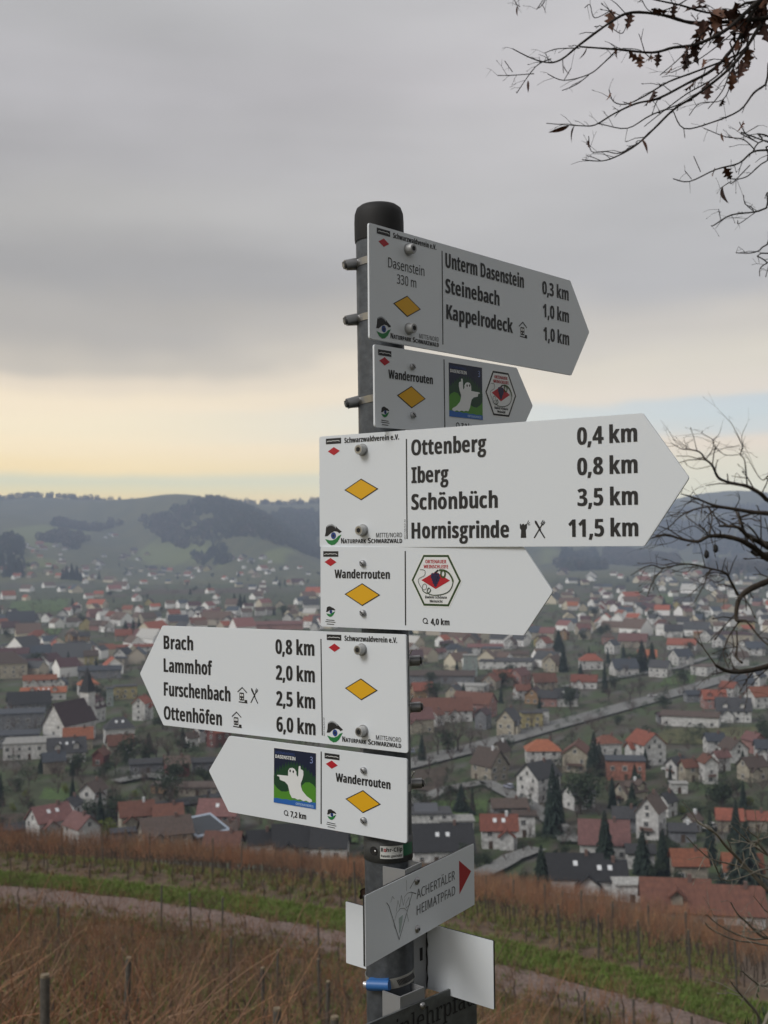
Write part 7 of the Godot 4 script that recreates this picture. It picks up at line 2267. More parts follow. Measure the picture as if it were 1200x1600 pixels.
func eye_mark(parent: Node3D, cx: float, cy: float, w: float, small := false) -> void:
	var k := w / 27.0
	var o := holder("eye_emblem", parent, Vector3(cx, cy, 0) * MM)
	var up := []
	# lashes above the lid, drawn as a spiky brow
	up.append_array([[-13.5 * k, -2.5 * k], [-12.0 * k, 3.0 * k]])
	for i in 9:
		var t := i / 8.0
		var x := lerpf(-11.0, 4.5, t)
		var y := 5.5 + 5.0 * sin(PI * (t * 0.75 + 0.15))
		up.append([(x - 0.7) * k, (y - 0.6) * k])
		up.append([(x + (0.2 if not small else 0.0)) * k, (y + (3.0 if not small else 0.4)) * k])
	up.append_array([[6.5 * k, 8.0 * k], [13.5 * k, 3.2 * k], [9.5 * k, 1.2 * k], [6.5 * k, 3.2 * k], [1.5 * k, 3.9 * k], [-4.0 * k, 1.4 * k], [-9.0 * k, -2.2 * k]])
	flat(o, "lashes", mm_poly(up), 0.0003, mats.ink)
	flat(o, "iris", disc(0.3 * k, -1.8 * k, 3.9 * k, 4.3 * k), 0.0003, mat(0.012, 0.045, 0.22, 0.4))
	flat(o, "pupil", disc(0.3 * k, -1.8 * k, 1.5 * k, 1.7 * k), 0.0004, mats.ink)
	var low := [[-13.0 * k, -6.0 * k], [-8.5 * k, -11.5 * k], [-3.0 * k, -14.0 * k], [2.0 * k, -13.2 * k], [7.0 * k, -9.5 * k], [13.0 * k, -0.5 * k], [8.0 * k, -2.2 * k], [4.0 * k, -5.8 * k], [-1.0 * k, -7.6 * k], [-6.0 * k, -7.6 * k]]
	flat(o, "lower_lid", mm_poly(low), 0.0003, mat(0.012, 0.18, 0.045, 0.4))
	if small:
		lines(o, "small_print", [[[-7, -11.3], [5.5, -11.8]], [[-8, -13.6], [7, -14.2]], [[-6, -16.6], [5, -17.0]]], 0.9, 0.0003, mats.ink)


func bolt(parent: Node3D, x: float, y: float, big: bool) -> void:
	var o := holder("bolt", parent, Vector3(x * MM, y * MM, 0))
	if big:
		var st := starts()
		tube(st, [Vector3(0, 0, 0), Vector3(0, 0, 0.0012)], [0.0078, 0.0078], 20, true)
		part("washer", done(st), mats.alu, o)
		st = starts()
		tube(st, [Vector3(0, 0, 0.0012), Vector3(0, 0, 0.0088), Vector3(0, 0, 0.0098)], [0.0064, 0.0064, 0.0057], 22, true)
		part("head", done(st), mats.cast, o)
		st = starts()
		tube(st, [Vector3(0, 0, 0.0095), Vector3(0, 0, 0.01)], [0.0052, 0.0048], 20, true)
		part("rim", done(st), mats.steel, o)
		st = starts()
		tube(st, [Vector3(0, 0, 0.0098), Vector3(0, 0, 0.0102)], [0.0033, 0.0033], 6, true)
		part("hex_socket", done(st), mats.hole, o)
	else:
		var st := starts()
		tube(st, [Vector3(0, 0, 0), Vector3(0, 0, 0.0024), Vector3(0, 0, 0.0036), Vector3(0, 0, 0.0041)], [0.0042, 0.0042, 0.0034, 0.0018], 16, true)
		part("head", done(st), mats.alu, o)
		st = starts()
		box(st, Vector3(0, 0, 0.0040), Vector3(0.0070, 0.0011, 0.0006), Basis(Vector3.BACK, -0.7))
		part("slot", done(st), mats.hole, o)


func station_icon(parent: Node3D, x: float, y: float, k: float) -> void:
	# a train under a roof; x, y is the lower corner, k the width in millimetres
	var o := holder("station_icon", parent, Vector3(x, y, 0) * MM)
	var q := k / 16.0
	lines(o, "shelter", [[[0, 13.5 * q], [8 * q, 19.5 * q], [16 * q, 13.5 * q]]], 1.4 * q, 0.0003, mats.ink)
	flat(o, "train", rounded([Vector2(3 * q, 3 * q) * MM, Vector2(11 * q, 3 * q) * MM, Vector2(11 * q, 13 * q) * MM, Vector2(3 * q, 13 * q) * MM], 1.5 * MM), 0.0003, mats.ink)
	flat(o, "train_window", rect(4.2 * q, 8.4 * q, 6.6 * q, 11.2 * q), 0.0004, mats.white_print)
	flat(o, "train_window", rect(7.4 * q, 8.4 * q, 9.8 * q, 11.2 * q), 0.0004, mats.white_print)
	flat(o, "train_lamp", disc(5.0 * q, 5.4 * q, 0.9 * q, 0.9 * q, 10), 0.0004, mats.white_print)
	flat(o, "train_lamp", disc(9.0 * q, 5.4 * q, 0.9 * q, 0.9 * q, 10), 0.0004, mats.white_print)
	lines(o, "track", [[[2 * q, 1.0 * q], [16.5 * q, 0.4 * q]]], 1.4 * q, 0.0003, mats.ink)
	flat(o, "platform", rect(12 * q, 0.5 * q, 16.5 * q, 4 * q), 0.0003, mats.ink)


func cutlery_icon(parent: Node3D, x: float, y: float) -> void:
	var o := holder("cutlery_icon", parent, Vector3(x, y, 0) * MM)
	lines(o, "fork", [[[0.5, 0.5], [10.5, 15.5]]], 1.5, 0.0003, mats.ink)
	lines(o, "fork_tines", [[[9.2, 16.5], [11.5, 20]], [[10.4, 15.7], [13.2, 19]], [[11.5, 14.8], [14, 17.6]], [[9.0, 16.4], [11.6, 14.6]]], 0.9, 0.0003, mats.ink)
	lines(o, "knife", [[[13.2, 0.5], [7.2, 9.5]]], 1.6, 0.00035, mats.ink)
	flat(o, "blade", mm_poly([[7.6, 8.2], [9.0, 9.6], [3.2, 19.5], [1.2, 20], [1.5, 17]]), 0.00035, mats.ink)


func tower_icon(parent: Node3D, x: float, y: float) -> void:
	var o := holder("tower_icon", parent, Vector3(x, y, 0) * MM)
	flat(o, "tower", mm_poly([[2, 0], [9, 0], [8.4, 9], [10, 11], [10, 16], [8.6, 16], [8.6, 14], [6.6, 14], [6.6, 16], [4.6, 16], [4.6, 14], [2.6, 14], [2.6, 16], [1, 16], [1, 11], [2.6, 9]]), 0.0003, mats.ink)
	lines(o, "rays", [[[10.4, 16.5], [12.2, 19.5]], [[11, 15.8], [13.6, 17.4]], [[11.2, 14.8], [14, 14.8]]], 0.7, 0.0003, mats.ink)


func loop_icon(parent: Node3D, x: float, y: float, r := 3.0) -> void:
	var pts := []
	for k in 20:
		var a := lerpf(-0.35, 1.45, k / 19.0) * PI
		pts.append([x + cos(a) * r, y + sin(a) * r])
	pts.append([x + r * 1.35, y - r * 1.02])
	lines(parent, "loop_icon", [pts], 1.1, 0.0003, mats.ink)


func badge(parent: Node3D, cx: float, cy: float, border: Material) -> void:
	# six-sided wine route badge
	var o := holder("wine_route_badge", parent, Vector3(cx, cy, 0) * MM)
	var hexa := func(k: float) -> PackedVector2Array: return mm_poly([[-34.3 * k, 0], [-17.4 * k, 30.6 * k], [17.4 * k, 30.6 * k], [34.3 * k, 0], [17.4 * k, -30.6 * k], [-17.4 * k, -30.6 * k]])
	flat(o, "pale_edge", hexa.call(1.05), 0.0002, mats.white_print)
	flat(o, "border", hexa.call(1.0), 0.0003, border)
	flat(o, "field", hexa.call(0.915), 0.0004, mats.white_print)
	letters(o, "ORTENAUER", -14.5, 14.5, 20.6, 4.2, mats.red, sans_bold, 0.0006)
	letters(o, "WEINSCHLEIFE", -17.0, 17.0, 14.6, 4.2, mats.red, sans_bold, 0.0006)
	flat(o, "red_diamond", diamond(-0.5, 0.2, 20.0, 10.4), 0.0006, mats.red)
	var grape := mat(0.018, 0.012, 0.06, 0.4)
	for e in [[-4, 7], [0, 7.4], [3.6, 7], [-4.6, 4], [-1.4, 4], [2, 4], [4.6, 3.6], [-3, 0.8], [0.4, 0.8], [3.4, 0.6], [-1.8, -2.4], [1.6, -2.4], [0, -5.4]]:
		flat(o, "grape", disc(e[0] - 0.6, e[1], 2.1, 2.1, 12), 0.0008, grape)
	flat(o, "stem", mm_poly([[-2.2, 9.6], [2.6, 13.2], [4.0, 12.0], [0.0, 8.6]]), 0.0009, mats.ink)
	var green := mat(0.045, 0.085, 0.02, 0.45)
	var vine_line := curve([Vector2(5, 12.5), Vector2(12, 12.2), Vector2(19, 8), Vector2(23.5, -1), Vector2(19.5, -11), Vector2(10, -16), Vector2(-4, -17.5), Vector2(-12, -14.5), Vector2(-10, -9), Vector2(-7.5, -12), Vector2(-12, -15.5), Vector2(-18.5, -12), Vector2(-18, -5.6), Vector2(-14, -4.6), Vector2(-13.2, -9.4), Vector2(-18, -11), Vector2(-24, -3), Vector2(-23.5, 2), Vector2(-16, 6), Vector2(-15.5, 12), Vector2(-22, 13)], 6)
	for seg in [[0, 18, 2.0, green], [18, 66, 1.0, mat(0.02, 0.045, 0.02, 0.45)], [66, 120, 0.55, mat(0.03, 0.04, 0.03, 0.45)]]:
		var l := []
		for k in range(seg[0], mini(seg[1] + 1, vine_line.size())):
			l.append([vine_line[k].x, vine_line[k].y])
		lines(o, "tendril", [l], seg[2], 0.0010, seg[3])
	var lp := []
	for k in 16:
		lp.append([10.0 + cos(TAU * k / 15.0) * 2.9, 8.2 + sin(TAU * k / 15.0) * 4.2])
	lines(o, "leaf_loop", [lp], 1.8, 0.0011, green)
	letters(o, "Badens schönste", -15, 15, -21.6, 3.3, mats.ink, sans_bold, 0.0006)
	letters(o, "Weinsicht", -9, 9, -26.4, 3.3, mats.ink, sans_bold, 0.0006)


func ghost_panel(parent: Node3D, x0: float, y1: float, mirror: bool) -> void:
	# the legend trail's square plate: night sky, wood, hills, brook and a white ghost pointing the way
	var o := holder("legend_trail_plate", parent, Vector3(x0, y1, 0) * MM)
	var w := 69.4
	var h := 71.0
	var sx := func(u: float) -> float: return (1.0 - u if mirror else u) * w
	var poly := func(list: Array) -> PackedVector2Array:
		var out := PackedVector2Array()
		for p in list:
			out.append(Vector2(sx.call(p[0]), -p[1] * h) * MM)
		return out
	flat(o, "rim", rect(-0.6, -h - 0.6, w + 0.6, 0.6), 0.0002, mats.white_print)
	flat(o, "night_sky", rect(0, -h, w, 0), 0.0003, mat(0.006, 0.012, 0.04, 0.4))
	var wood := [[0.0, 0.80], [0.0, 0.62]]
	for i in 15:
		var t := i / 14.0
		var y := 0.58 - 0.33 * sin(PI * (0.12 + 0.76 * t))
		wood.append([t * 0.96, y + 0.03])
		wood.append([t * 0.96 + 0.03, y - 0.06])
	wood.append_array([[1.0, 0.6], [1.0, 0.80]])
	flat(o, "wood", poly.call(wood), 0.0004, mat(0.010, 0.055, 0.022, 0.4))
	var clear := mat(0.075, 0.25, 0.025, 0.4)
	flat(o, "hill", poly.call([[0.0, 0.62], [0.06, 0.57], [0.15, 0.535], [0.25, 0.55], [0.33, 0.62], [0.37, 0.72], [0.37, 0.92], [0.0, 0.92]]), 0.0005, clear)
	flat(o, "hill", poly.call([[0.36, 0.92], [0.45, 0.74], [0.58, 0.72], [0.70, 0.77], [0.82, 0.78], [0.92, 0.73], [1.0, 0.66], [1.0, 0.92]]), 0.0005, clear)
	flat(o, "dark_thicket", poly.call([[0.62, 0.70], [0.66, 0.60], [0.80, 0.53], [1.0, 0.50], [1.0, 0.64], [0.92, 0.71], [0.82, 0.755], [0.70, 0.745]]), 0.0006, mat(0.010, 0.05, 0.022, 0.4))
	flat(o, "brook", poly.call([[0.0, 0.885], [0.1, 0.89], [0.2, 0.905], [0.3, 0.895], [0.4, 0.91], [0.5, 0.90], [0.6, 0.915], [0.7, 0.905], [0.8, 0.92], [0.9, 0.91], [1.0, 0.92], [1.0, 1.0], [0.0, 1.0]]), 0.0007, mat(0.02, 0.12, 0.42, 0.4))
	var body := []
	for p in [[298, 310], [312, 312], [316, 350], [318, 428], [326, 436], [336, 415], [336, 388], [352, 360], [374, 353], [398, 364], [412, 395], [413, 455], [460, 466], [495, 472], [516, 479], [517, 489], [496, 491], [490, 525], [442, 532], [416, 558], [406, 600], [396, 650], [376, 692], [348, 684], [326, 692], [300, 680], [270, 690], [245, 675], [214, 685], [190, 668], [194, 650], [240, 625], [280, 580], [292, 540], [295, 500], [280, 450], [271, 400], [272, 356], [284, 345], [297, 345]]:
		body.append([(p[0] - 158.0) / 392.0, (p[1] - 122.0 - 0.155 * (p[0] - 155.0)) / 618.0])
	flat(o, "ghost", poly.call(body), 0.0009, mats.white_print)
	for q in [[0.525, 0.385], [0.60, 0.378]]:
		flat(o, "ghost_eye", disc(sx.call(q[0]), -q[1] * h, 1.2, 1.7, 12), 0.0011, mats.ink)
	var blue := mat(0.05, 0.09, 0.28, 0.4)
	letters(o, "SAGENRUNDWEG", 2.6, 35.0, -6.8, 3.2, blue, sans, 0.0006)
	letters(o, "DASENSTEIN", 2.6, 36.0, -12.6, 4.4, mats.white_print, sans_bold, 0.0006)
	letters(o, "3", 60.0, 64.5, -13.4, 8.5, mat(0.25, 0.32, 0.6, 0.4), sans, 0.0006)
	letters(o, "ORTENAUKREIS", 37.0, 66.0, -h + 1.6, 3.0, mat(0.35, 0.5, 0.75, 0.4), sans_bold, 0.0009)


func arrow_sign(called: String, label: String, p: Array, dims: Array, right: bool) -> Node3D:
	# p: place of the upper pole-side corner (depth positive), turn, tilt
	var o := thing(called, label, "sign", Vector3(p[0], p[1] + EYE, -p[2]), 0.0, "white trail signs on the post")
	o.rotation = Vector3(0, p[3], p[4] if right else -p[4])
	var k := 1.0 if right else -1.0
	var h: float = dims[0]
	var l: float = dims[1] * k
	var t: float = dims[2] * k
	var shape := [Vector2(0, 0), Vector2(l, 0), Vector2(t, -h / 2), Vector2(l, -h), Vector2(0, -h)]
	var st := starts()
	prism(st, rounded(shape, 0.0035), -0.0028, -0.0001)
	part("plate", done(st), mats.sign_white, o)
	st = starts()
	var inner := []
	for q in shape:
		inner.append(q.lerp(Vector2(l / 2, -h / 2), 0.004))
	prism(st, rounded(inner, 0.0035), -0.0001, 0.0)
	part("printed_face", done(st), mats.sign_white, o)
	st = starts()
	for y in [-0.018, -h + 0.018]:
		box(st, Vector3(0.069 * k, y, -0.0068), Vector3(0.05, 0.012, 0.0074))
	part("mounting_rail", done(st), mats.alu, o)
	return o


func big_panel(o: Node3D, x: float, named: bool) -> void:
	# the pole-side panel of a large sign; x shifts it
	flat(o, "club_mark", rect(x + 11, -10.6, x + 35, -3.4), 0.0003, mats.ink)
	lines(o, "club_mark_script", [[[x + 13, -7.6], [x + 16, -6.6], [x + 19, -7.2], [x + 22, -6.6], [x + 26, -7.0], [x + 30, -6.6], [x + 33, -7.6]]], 0.7, 0.0005, mats.white_print)
	letters(o, "Schwarzwaldverein e.V.", x + 40.5, x + 123.5, -10.6, 6.6, mats.ink, sans_bold)
	flat(o, "red_diamond", diamond(x + 23.5, -20.0, 9.6, 5.2), 0.0003, mats.red)
	var cy := -93.2 if named else -70.2
	flat(o, "yellow_diamond_edge", diamond(x + 66, cy, 26.2, 13.6), 0.0003, mats.ink)
	flat(o, "yellow_diamond", diamond(x + 66, cy, 23.6, 12.2), 0.0005, mats.yellow)
	if named:
		letters(o, "Dasenstein", x + 31, x + 99.5, -49.2, 12.4, mats.ink, sans)
		letters(o, "330 m", x + 47, x + 83.5, -67.0, 12.0, mats.ink, sans)
	eye_mark(o, x + 22, -126.0, 27.0)
	letters(o, "MITTE/NORD", x + 88.5, x + 127, -130.6, 5.6, mats.ink, sans)
	letters(o, "N", x + 34.4, x + 38.9, -137.6, 6.6, mats.ink, sans_bold)
	letters(o, "ATURPARK", x + 39.6, x + 73.0, -137.6, 5.2, mats.ink, sans_bold)
	letters(o, "S", x + 76.0, x + 80.3, -137.6, 6.6, mats.ink, sans_bold)
	letters(o, "CHWARZWALD", x + 81.0, x + 127.0, -137.6, 5.2, mats.ink, sans_bold)
	for y in [-20.5, -121.6]:
		bolt(o, x + 68.5, y, true)


func small_panel(o: Node3D, x: float) -> void:
	flat(o, "club_mark", rect(x + 5.2, -12.6, x + 28.6, -5.6), 0.0003, mats.ink)
	lines(o, "club_mark_script", [[[x + 7, -9.8], [x + 10, -8.8], [x + 13, -9.4], [x + 16, -8.8], [x + 20, -9.2], [x + 24, -8.8], [x + 27, -9.8]]], 0.7, 0.0005, mats.white_print)
	flat(o, "red_diamond", diamond(x + 16.4, -19.4, 9.4, 5.2), 0.0003, mats.red)
	letters(o, "Wanderrouten", x + 23, x + 106, -39.7, 11.0, mats.ink, sans_bold)
	flat(o, "yellow_diamond_edge", diamond(x + 65, -59.8, 27.0, 14.2), 0.0003, mats.ink)
	flat(o, "yellow_diamond", diamond(x + 65, -59.8, 24.4, 12.8), 0.0005, mats.yellow)
	eye_mark(o, x + 16.6, -81.6, 14.5, true)
	bolt(o, x + 66.5, -20.8, false)
	bolt(o, x + 66.5, -82.6, false)


func divider(o: Node3D, x: float, y0: float, y1: float) -> void:
	flat(o, "divider", rect(x - 0.8, y1, x + 0.8, y0), 0.0003, mats.ink)


func clamp_ring(label: String, y: float, side: float, tilt: float, blue := false) -> void:
	# worm-drive hose clamp round the pole at eye-relative height y
	var ax := pole_at(y)
	var o := thing("hose_clamp", label, "hose clamp", ax, 0.0, "hose clamps on the pole")
	o.rotation.z = tilt
	var rr := 0.03135
	var st := starts()
	st.set_smooth_group(-1)
	var n := 40
	var hh := 0.0045 if not blue else 0.0062
	for k in n:
		var a := TAU * k / n
		var b := TAU * (k + 1) / n
		var p := Vector3(cos(a) * rr, 0, sin(a) * rr)
		var q := Vector3(cos(b) * rr, 0, sin(b) * rr)
		var up := Vector3(0, hh, 0)
		quad(st, p - up, q - up, q + up, p + up)
		quad(st, p - up - p * 0.02, p + up - p * 0.02, q + up - q * 0.02, q - up - q * 0.02)
		quad(st, p + up, q + up, q + up - q * 0.02, p + up - p * 0.02)
	part("band", done(st), mats.steel if not blue else mat(0.36, 0.36, 0.34, 0.45, 0.6), o)
	st = starts()
	var from := -2.6 if side < 0 else -0.6
	if blue:
		from = 0.35
	for k in 16:
		var a := from + k * 0.075
		if blue:
			a = from + k * 0.06
		var p := Vector3(cos(a), 0, -sin(a)) * -(rr + 0.0002)
		if blue:
			p = Vector3(cos(a), 0, sin(a)) * (rr + 0.0002)
		box(st, p, Vector3(0.0006, hh * 1.25, 0.0012), Basis(Vector3.UP, atan2(-p.z, p.x)) * Basis(Vector3.RIGHT, 0.35))
	part("thread_slots", done(st), mats.dark_steel, o).set_meta("kind", "stuff")
	if blue:
		var c := Vector3(-0.0145, 0.0005, 0.0300)
		st = starts()
		var turn := Basis(Vector3.UP, -0.36)
		st.set_smooth_group(0)
		tube(st, [c + turn * Vector3(-0.0145, 0, 0), c + turn * Vector3(0.0145, 0, 0)], [0.0064, 0.0064], 14, true)
		box(st, c + turn * Vector3(0, 0, -0.003), Vector3(0.026, 0.0140, 0.0075), turn)
		part("housing", done(st), mat(0.03, 0.13, 0.36, 0.45), o)
		st = starts()
		tube(st, [c + turn * Vector3(-0.0143, 0.001, 0.001), c + turn * Vector3(-0.019, 0.001, 0.001)], [0.0042, 0.0040], 8, true)
		part("screw", done(st), mat(0.55, 0.55, 0.54, 0.35, 0.6), o)
		return
	var c := Vector3(side * 0.0385, 0, -0.014 if side > 0 else 0.010)
	var dir := Vector3(side, -0.18, 0.35).normalized() if side < 0 else Vector3(1, 0.08, 0.10).normalized()
	st = starts()
	tube(st, [c - dir * 0.010, c + dir * 0.006], [0.0066, 0.0066], 16, true)
	box(st, c - dir * 0.003 + Vector3(0, -0.001, -0.004), Vector3(0.014, 0.011, 0.008), Basis(Vector3.UP, atan2(-dir.z, dir.x)))
	part("housing", done(st), mats.steel, o)
	st = starts()
	tube(st, [c + dir * 0.006, c + dir * 0.0085], [0.0052, 0.0052], 6, true)
	part("screw", done(st), mats.dark_steel, o)
	st = starts()
	tube(st, [c + dir * 0.0084, c + dir * 0.0088], [0.0025, 0.0025], 8, true)
	part("screw_recess", done(st), mats.hole if side > 0 else mats.steel, o)
	if side > 0:
		st = starts()
		box(st, c + Vector3(-0.006, 0.010, -0.004), Vector3(0.0012, 0.009, 0.006), Basis(Vector3.BACK, -0.5))
		part("strap_end", done(st), mats.steel, o)


func pole_at(y: float) -> Vector3:
	return Vector3(-0.00058 - 0.00782 * y, y + EYE, -(1.47207 + 0.00642 * y))


func bracket(o: Node3D, h: float, depth: float, half: float, cx: float, y0: float, m: Material) -> void:
	# a U-shaped channel behind a plate: two legs and a web
	var st := starts()
	box(st, Vector3(cx, y0 - h / 2, -0.0042), Vector3(half * 2, h, 0.002))
	for s in [-1.0, 1.0]:
		box(st, Vector3(cx + s * (half - 0.001), y0 - h / 2, -0.0052 - depth / 2), Vector3(0.002, h, depth))
	part("bracket", done(st), m, o)


func signpost() -> void:
	sans_bold = font("Droid Sans", 700)
	sans = font("Droid Sans", 400)
	serif = font("Droid Serif", 400)
	# pole and cap
	var foot := ground(0.02, 1.47)
	var post := thing("signpost", "round galvanised steel post with black plastic cap carrying white trail signs", "signpost", foot)
	var low := pole_at(foot.y - EYE - 0.4)
	var high := pole_at(0.400)
	var st := starts()
	tube(st, [low - foot, high - foot], [0.03015, 0.03015], 48)
	var zinc := mat(0.135, 0.150, 0.168, 0.5, 0.45, 9.0)
	part("pole", done(st), zinc, post)
	var cap := part("cap", lathe([[0.0312, -0.004], [0.0318, 0.0], [0.0319, 0.022], [0.0314, 0.032], [0.0288, 0.0395], [0.024, 0.0432], [0.012, 0.0452], [0.0, 0.0456]], 40), mat(0.006, 0.006, 0.0065, 0.7), post, pole_at(0.394) - foot)
	cap.rotation.z = 0.0078
	# the six arrow signs
	var big := [0.1429, 0.4374, 0.4876]
	var small := [0.1018, 0.2871, 0.3237]
	var s1 := arrow_sign("arrow_sign", "topmost large white arrow sign reading Unterm Dasenstein, Steinebach, Kappelrodeck", [-0.016, 0.3957, 1.4004, 0.8197, 0.0004], big, true)
	big_panel(s1, 3.0, true)
	divider(s1, 138.6, -9.6, -133)
	for e in [["Unterm Dasenstein", 145.3, 318.6, -30.4], ["Steinebach", 145.0, 260.8, -64.2], ["Kappelrodeck", 146.3, 291.3, -98.4], ["0,3 km", 364.5, 431.5, -31.4], ["1,0 km", 365.5, 431.5, -64.6], ["1,0 km", 366.0, 431.5, -98.6]]:
		letters(s1, e[0], e[1], e[2], e[3], 19.4, mats.ink, sans_bold)
	station_icon(s1, 306.5, -101.5, 18.0)
	var s2 := arrow_sign("route_sign", "small white route sign with ghost plate and black-edged wine badge under the topmost sign", [-0.0105, 0.2472, 1.4071, 0.806, 0.005], small, true)
	small_panel(s2, 1.5)
	divider(s2, 130.5, -5, -97)
	ghost_panel(s2, 139.6, -8.0, false)
	badge(s2, 250.0, -40.2, mats.ink)
	loop_icon(s2, 156.5, -89.4)
	letters(s2, "7,2 km", 164.0, 190.0, -93.4, 7.2, mats.ink, sans_bold)
	var s3 := arrow_sign("arrow_sign", "large white arrow sign reading Ottenberg, Iberg, Schönbüch, Hornisgrinde", [-0.0828, 0.1408, 1.4806, -0.5984, -0.0013], big, true)
	big_panel(s3, 0.0, false)
	divider(s3, 134.2, -10.6, -132.8)
	for e in [["Ottenberg", 141.7, 245.2, -31.4], ["Iberg", 141.6, 193.5, -65.0], ["Schönbüch", 141.2, 259.7, -97.6], ["Hornisgrinde", 141.2, 274.0, -132.4], ["0,4 km", 361.2, 430.6, -30.2], ["0,8 km", 361.0, 430.6, -64.0], ["3,5 km", 360.8, 430.6, -98.2], ["11,5 km", 349.4, 430.6, -132.2]]:
		letters(s3, e[0], e[1], e[2], e[3], 19.4, mats.ink, sans_bold)
	tower_icon(s3, 287.5, -132.8)
	cutlery_icon(s3, 306.3, -133.2)
	letters(s3, "00138/62-N", 132.2, 156.0, -133.0, 1.9, mats.ink, sans, 0.0004, "lettering", PI / 2)
	var s4 := arrow_sign("route_sign", "small white route sign with green-edged wine badge and 4,0 km", [-0.0818, -0.0011, 1.4767, -0.5759, -0.0034], small, true)
	small_panel(s4, -0.5)
	divider(s4, 128.1, -5.4, -95.8)
	badge(s4, 171.5, -40.7, mat(0.022, 0.055, 0.012, 0.45))
	loop_icon(s4, 156.0, -89.4)
	letters(s4, "4,0 km", 163.9, 189.5, -93.7, 7.4, mats.ink, sans_bold)
	var s5 := arrow_sign("arrow_sign", "large white arrow sign reading Brach, Lammhof, Furschenbach, Ottenhöfen", [0.0254, -0.1081, 1.4006, -0.6564, -0.0121], big, false)
	big_panel(s5, -136.8, false)
	divider(s5, -135.8, -9.6, -132.6)
	for e in [["Brach", -434.6, -373.9, -33.3], ["Lammhof", -435.0, -336.2, -66.2], ["Furschenbach", -435.1, -301.0, -100.2], ["Ottenhöfen", -435.6, -318.1, -134.3], ["0,8 km", -215.0, -147.6, -31.7], ["2,0 km", -215.0, -147.6, -65.8], ["2,5 km", -215.0, -147.6, -99.8], ["6,0 km", -215.0, -147.6, -133.5]]:
		letters(s5, e[0], e[1], e[2], e[3], 19.4, mats.ink, sans_bold)
	station_icon(s5, -286.5, -100.5, 17.0)
	cutlery_icon(s5, -262.4, -99.6)
	station_icon(s5, -297.8, -134.5, 17.0)
	letters(s5, "00138/63-W", -131.6, -108.0, -133.0, 1.9, mats.ink, sans, 0.0004, "lettering", PI / 2)
	var s6 := arrow_sign("route_sign", "small white route sign with ghost plate and 7,2 km under the Ottenhöfen sign", [0.0256, -0.2587, 1.4048, -0.5969, 0.0089], small, false)
	small_panel(s6, -130.0)
	divider(s6, -130.3, -4.6, -96.4)
	ghost_panel(s6, -208.0, -7.8, true)
	loop_icon(s6, -187.6, -90.0)
	letters(s6, "7,2 km", -180.0, -154.5, -94.0, 7.4, mats.ink, sans_bold)
	# clamps
	clamp_ring("dark hose clamp behind the upper half of the topmost arrow sign", 0.3636, -1.0, 0.09)
	clamp_ring("dark hose clamp behind the lower half of the topmost arrow sign", 0.2920, -1.0, 0.09)
	clamp_ring("hose clamp at the ghost plate and black-edged badge sign", 0.1870, -1.0, 0.12)
	clamp_ring("shiny hose clamp behind the upper half of the Brach sign", -0.1480, 1.0, 0.0)
	clamp_ring("shiny hose clamp behind the lower half of the Brach sign", -0.2075, 1.0, 0.0)
	clamp_ring("shiny hose clamp with bent strap behind the lowest route sign", -0.3045, 1.0, 0.0)
	clamp_ring("hose clamp with blue housing round the lower pole", -0.5410, -1.0, 0.13, true)
	pipe_clip()
	# lower plates
	var m_edge := mat(0.02, 0.02, 0.02, 0.6)
	var s7 := thing("path_sign", "small white plate reading Achertäler Heimatpfad with red arrow", "sign", Vector3(-0.0248, -0.4004 + EYE, -1.3301), 0.0, "small plates on the lower pole")
	s7.rotation = Vector3(0, 0.9995, 0.0071)
	plain_plate(s7, 0.2619, 0.081, m_edge)
	bracket(s7, 0.075, 0.030, 0.020, 0.112, 0.006, mats.alu)
	for y in [-12.0, -70.5]:
		var b := holder("screw", s7, Vector3(0.114, y * MM, 0))
		st = starts()
		tube(st, [Vector3.ZERO, Vector3(0, 0, 0.002), Vector3(0, 0, 0.0032)], [0.0048, 0.0042, 0.002], 16, true)
		part("head", done(st), mats.steel, b)
		st = starts()
		tube(st, [Vector3(0, 0, 0.003), Vector3(0, 0, 0.0034)], [0.0016, 0.0016], 8, true)
		part("socket", done(st), mats.hole, b)
	var print_grey := mat(0.075, 0.080, 0.085, 0.5)
	letters(s7, "ACHERTÄLER", 113.0, 209.0, -34.0, 11.5, print_grey, sans, 0.0004)
	letters(s7, "HEIMATPFAD", 113.0, 209.0, -53.5, 11.5, print_grey, sans, 0.0004)
	flat(s7, "red_arrow", mm_poly([[221, -13], [253, -34.5], [221, -56]]), 0.0003, mat(0.36, 0.006, 0.012, 0.45))
	# pencil-like drawing of a valley inside a V
	lines(s7, "valley_drawing", [[[45, -20], [50, -25]], [[103, -24], [72, -71], [50, -25]], [[98, -17], [110, -9]], [[100, -22], [112, -27]]], 0.9, 0.0003, print_grey)
	lines(s7, "valley_drawing_details", [[[54, -22], [58, -16], [62, -20]], [[66, -36], [70, -24], [74, -33], [78, -20], [82, -33], [86, -26]], [[62, -46], [67, -38], [75, -35], [84, -37], [90, -42]], [[84, -24], [92, -21], [100, -22]], [[88, -32], [95, -27], [97, -36], [88, -38], [88, -32]], [[90, -18], [90, -5]], [[64, -56], [60, -50]], [[90, -45], [94, -56]]], 0.5, 0.0003, mat(0.16, 0.17, 0.17, 0.5))
	flat(s7, "faded_patch", mm_poly([[72, -46], [81, -44], [79, -52], [75, -62], [72, -64], [73, -54]]), 0.0003, mat(0.34, 0.42, 0.40, 0.5))
	var s8 := thing("blank_plate", "blank white plate passing behind the pole under the red-arrow sign", "sign", Vector3(-0.0562, -0.4863 + EYE, -1.5904), 0.0, "small plates on the lower pole")
	s8.rotation = Vector3(0, -0.7211, 0.0029)
	plain_plate(s8, 0.2478, 0.0829, m_edge)
	st = starts()
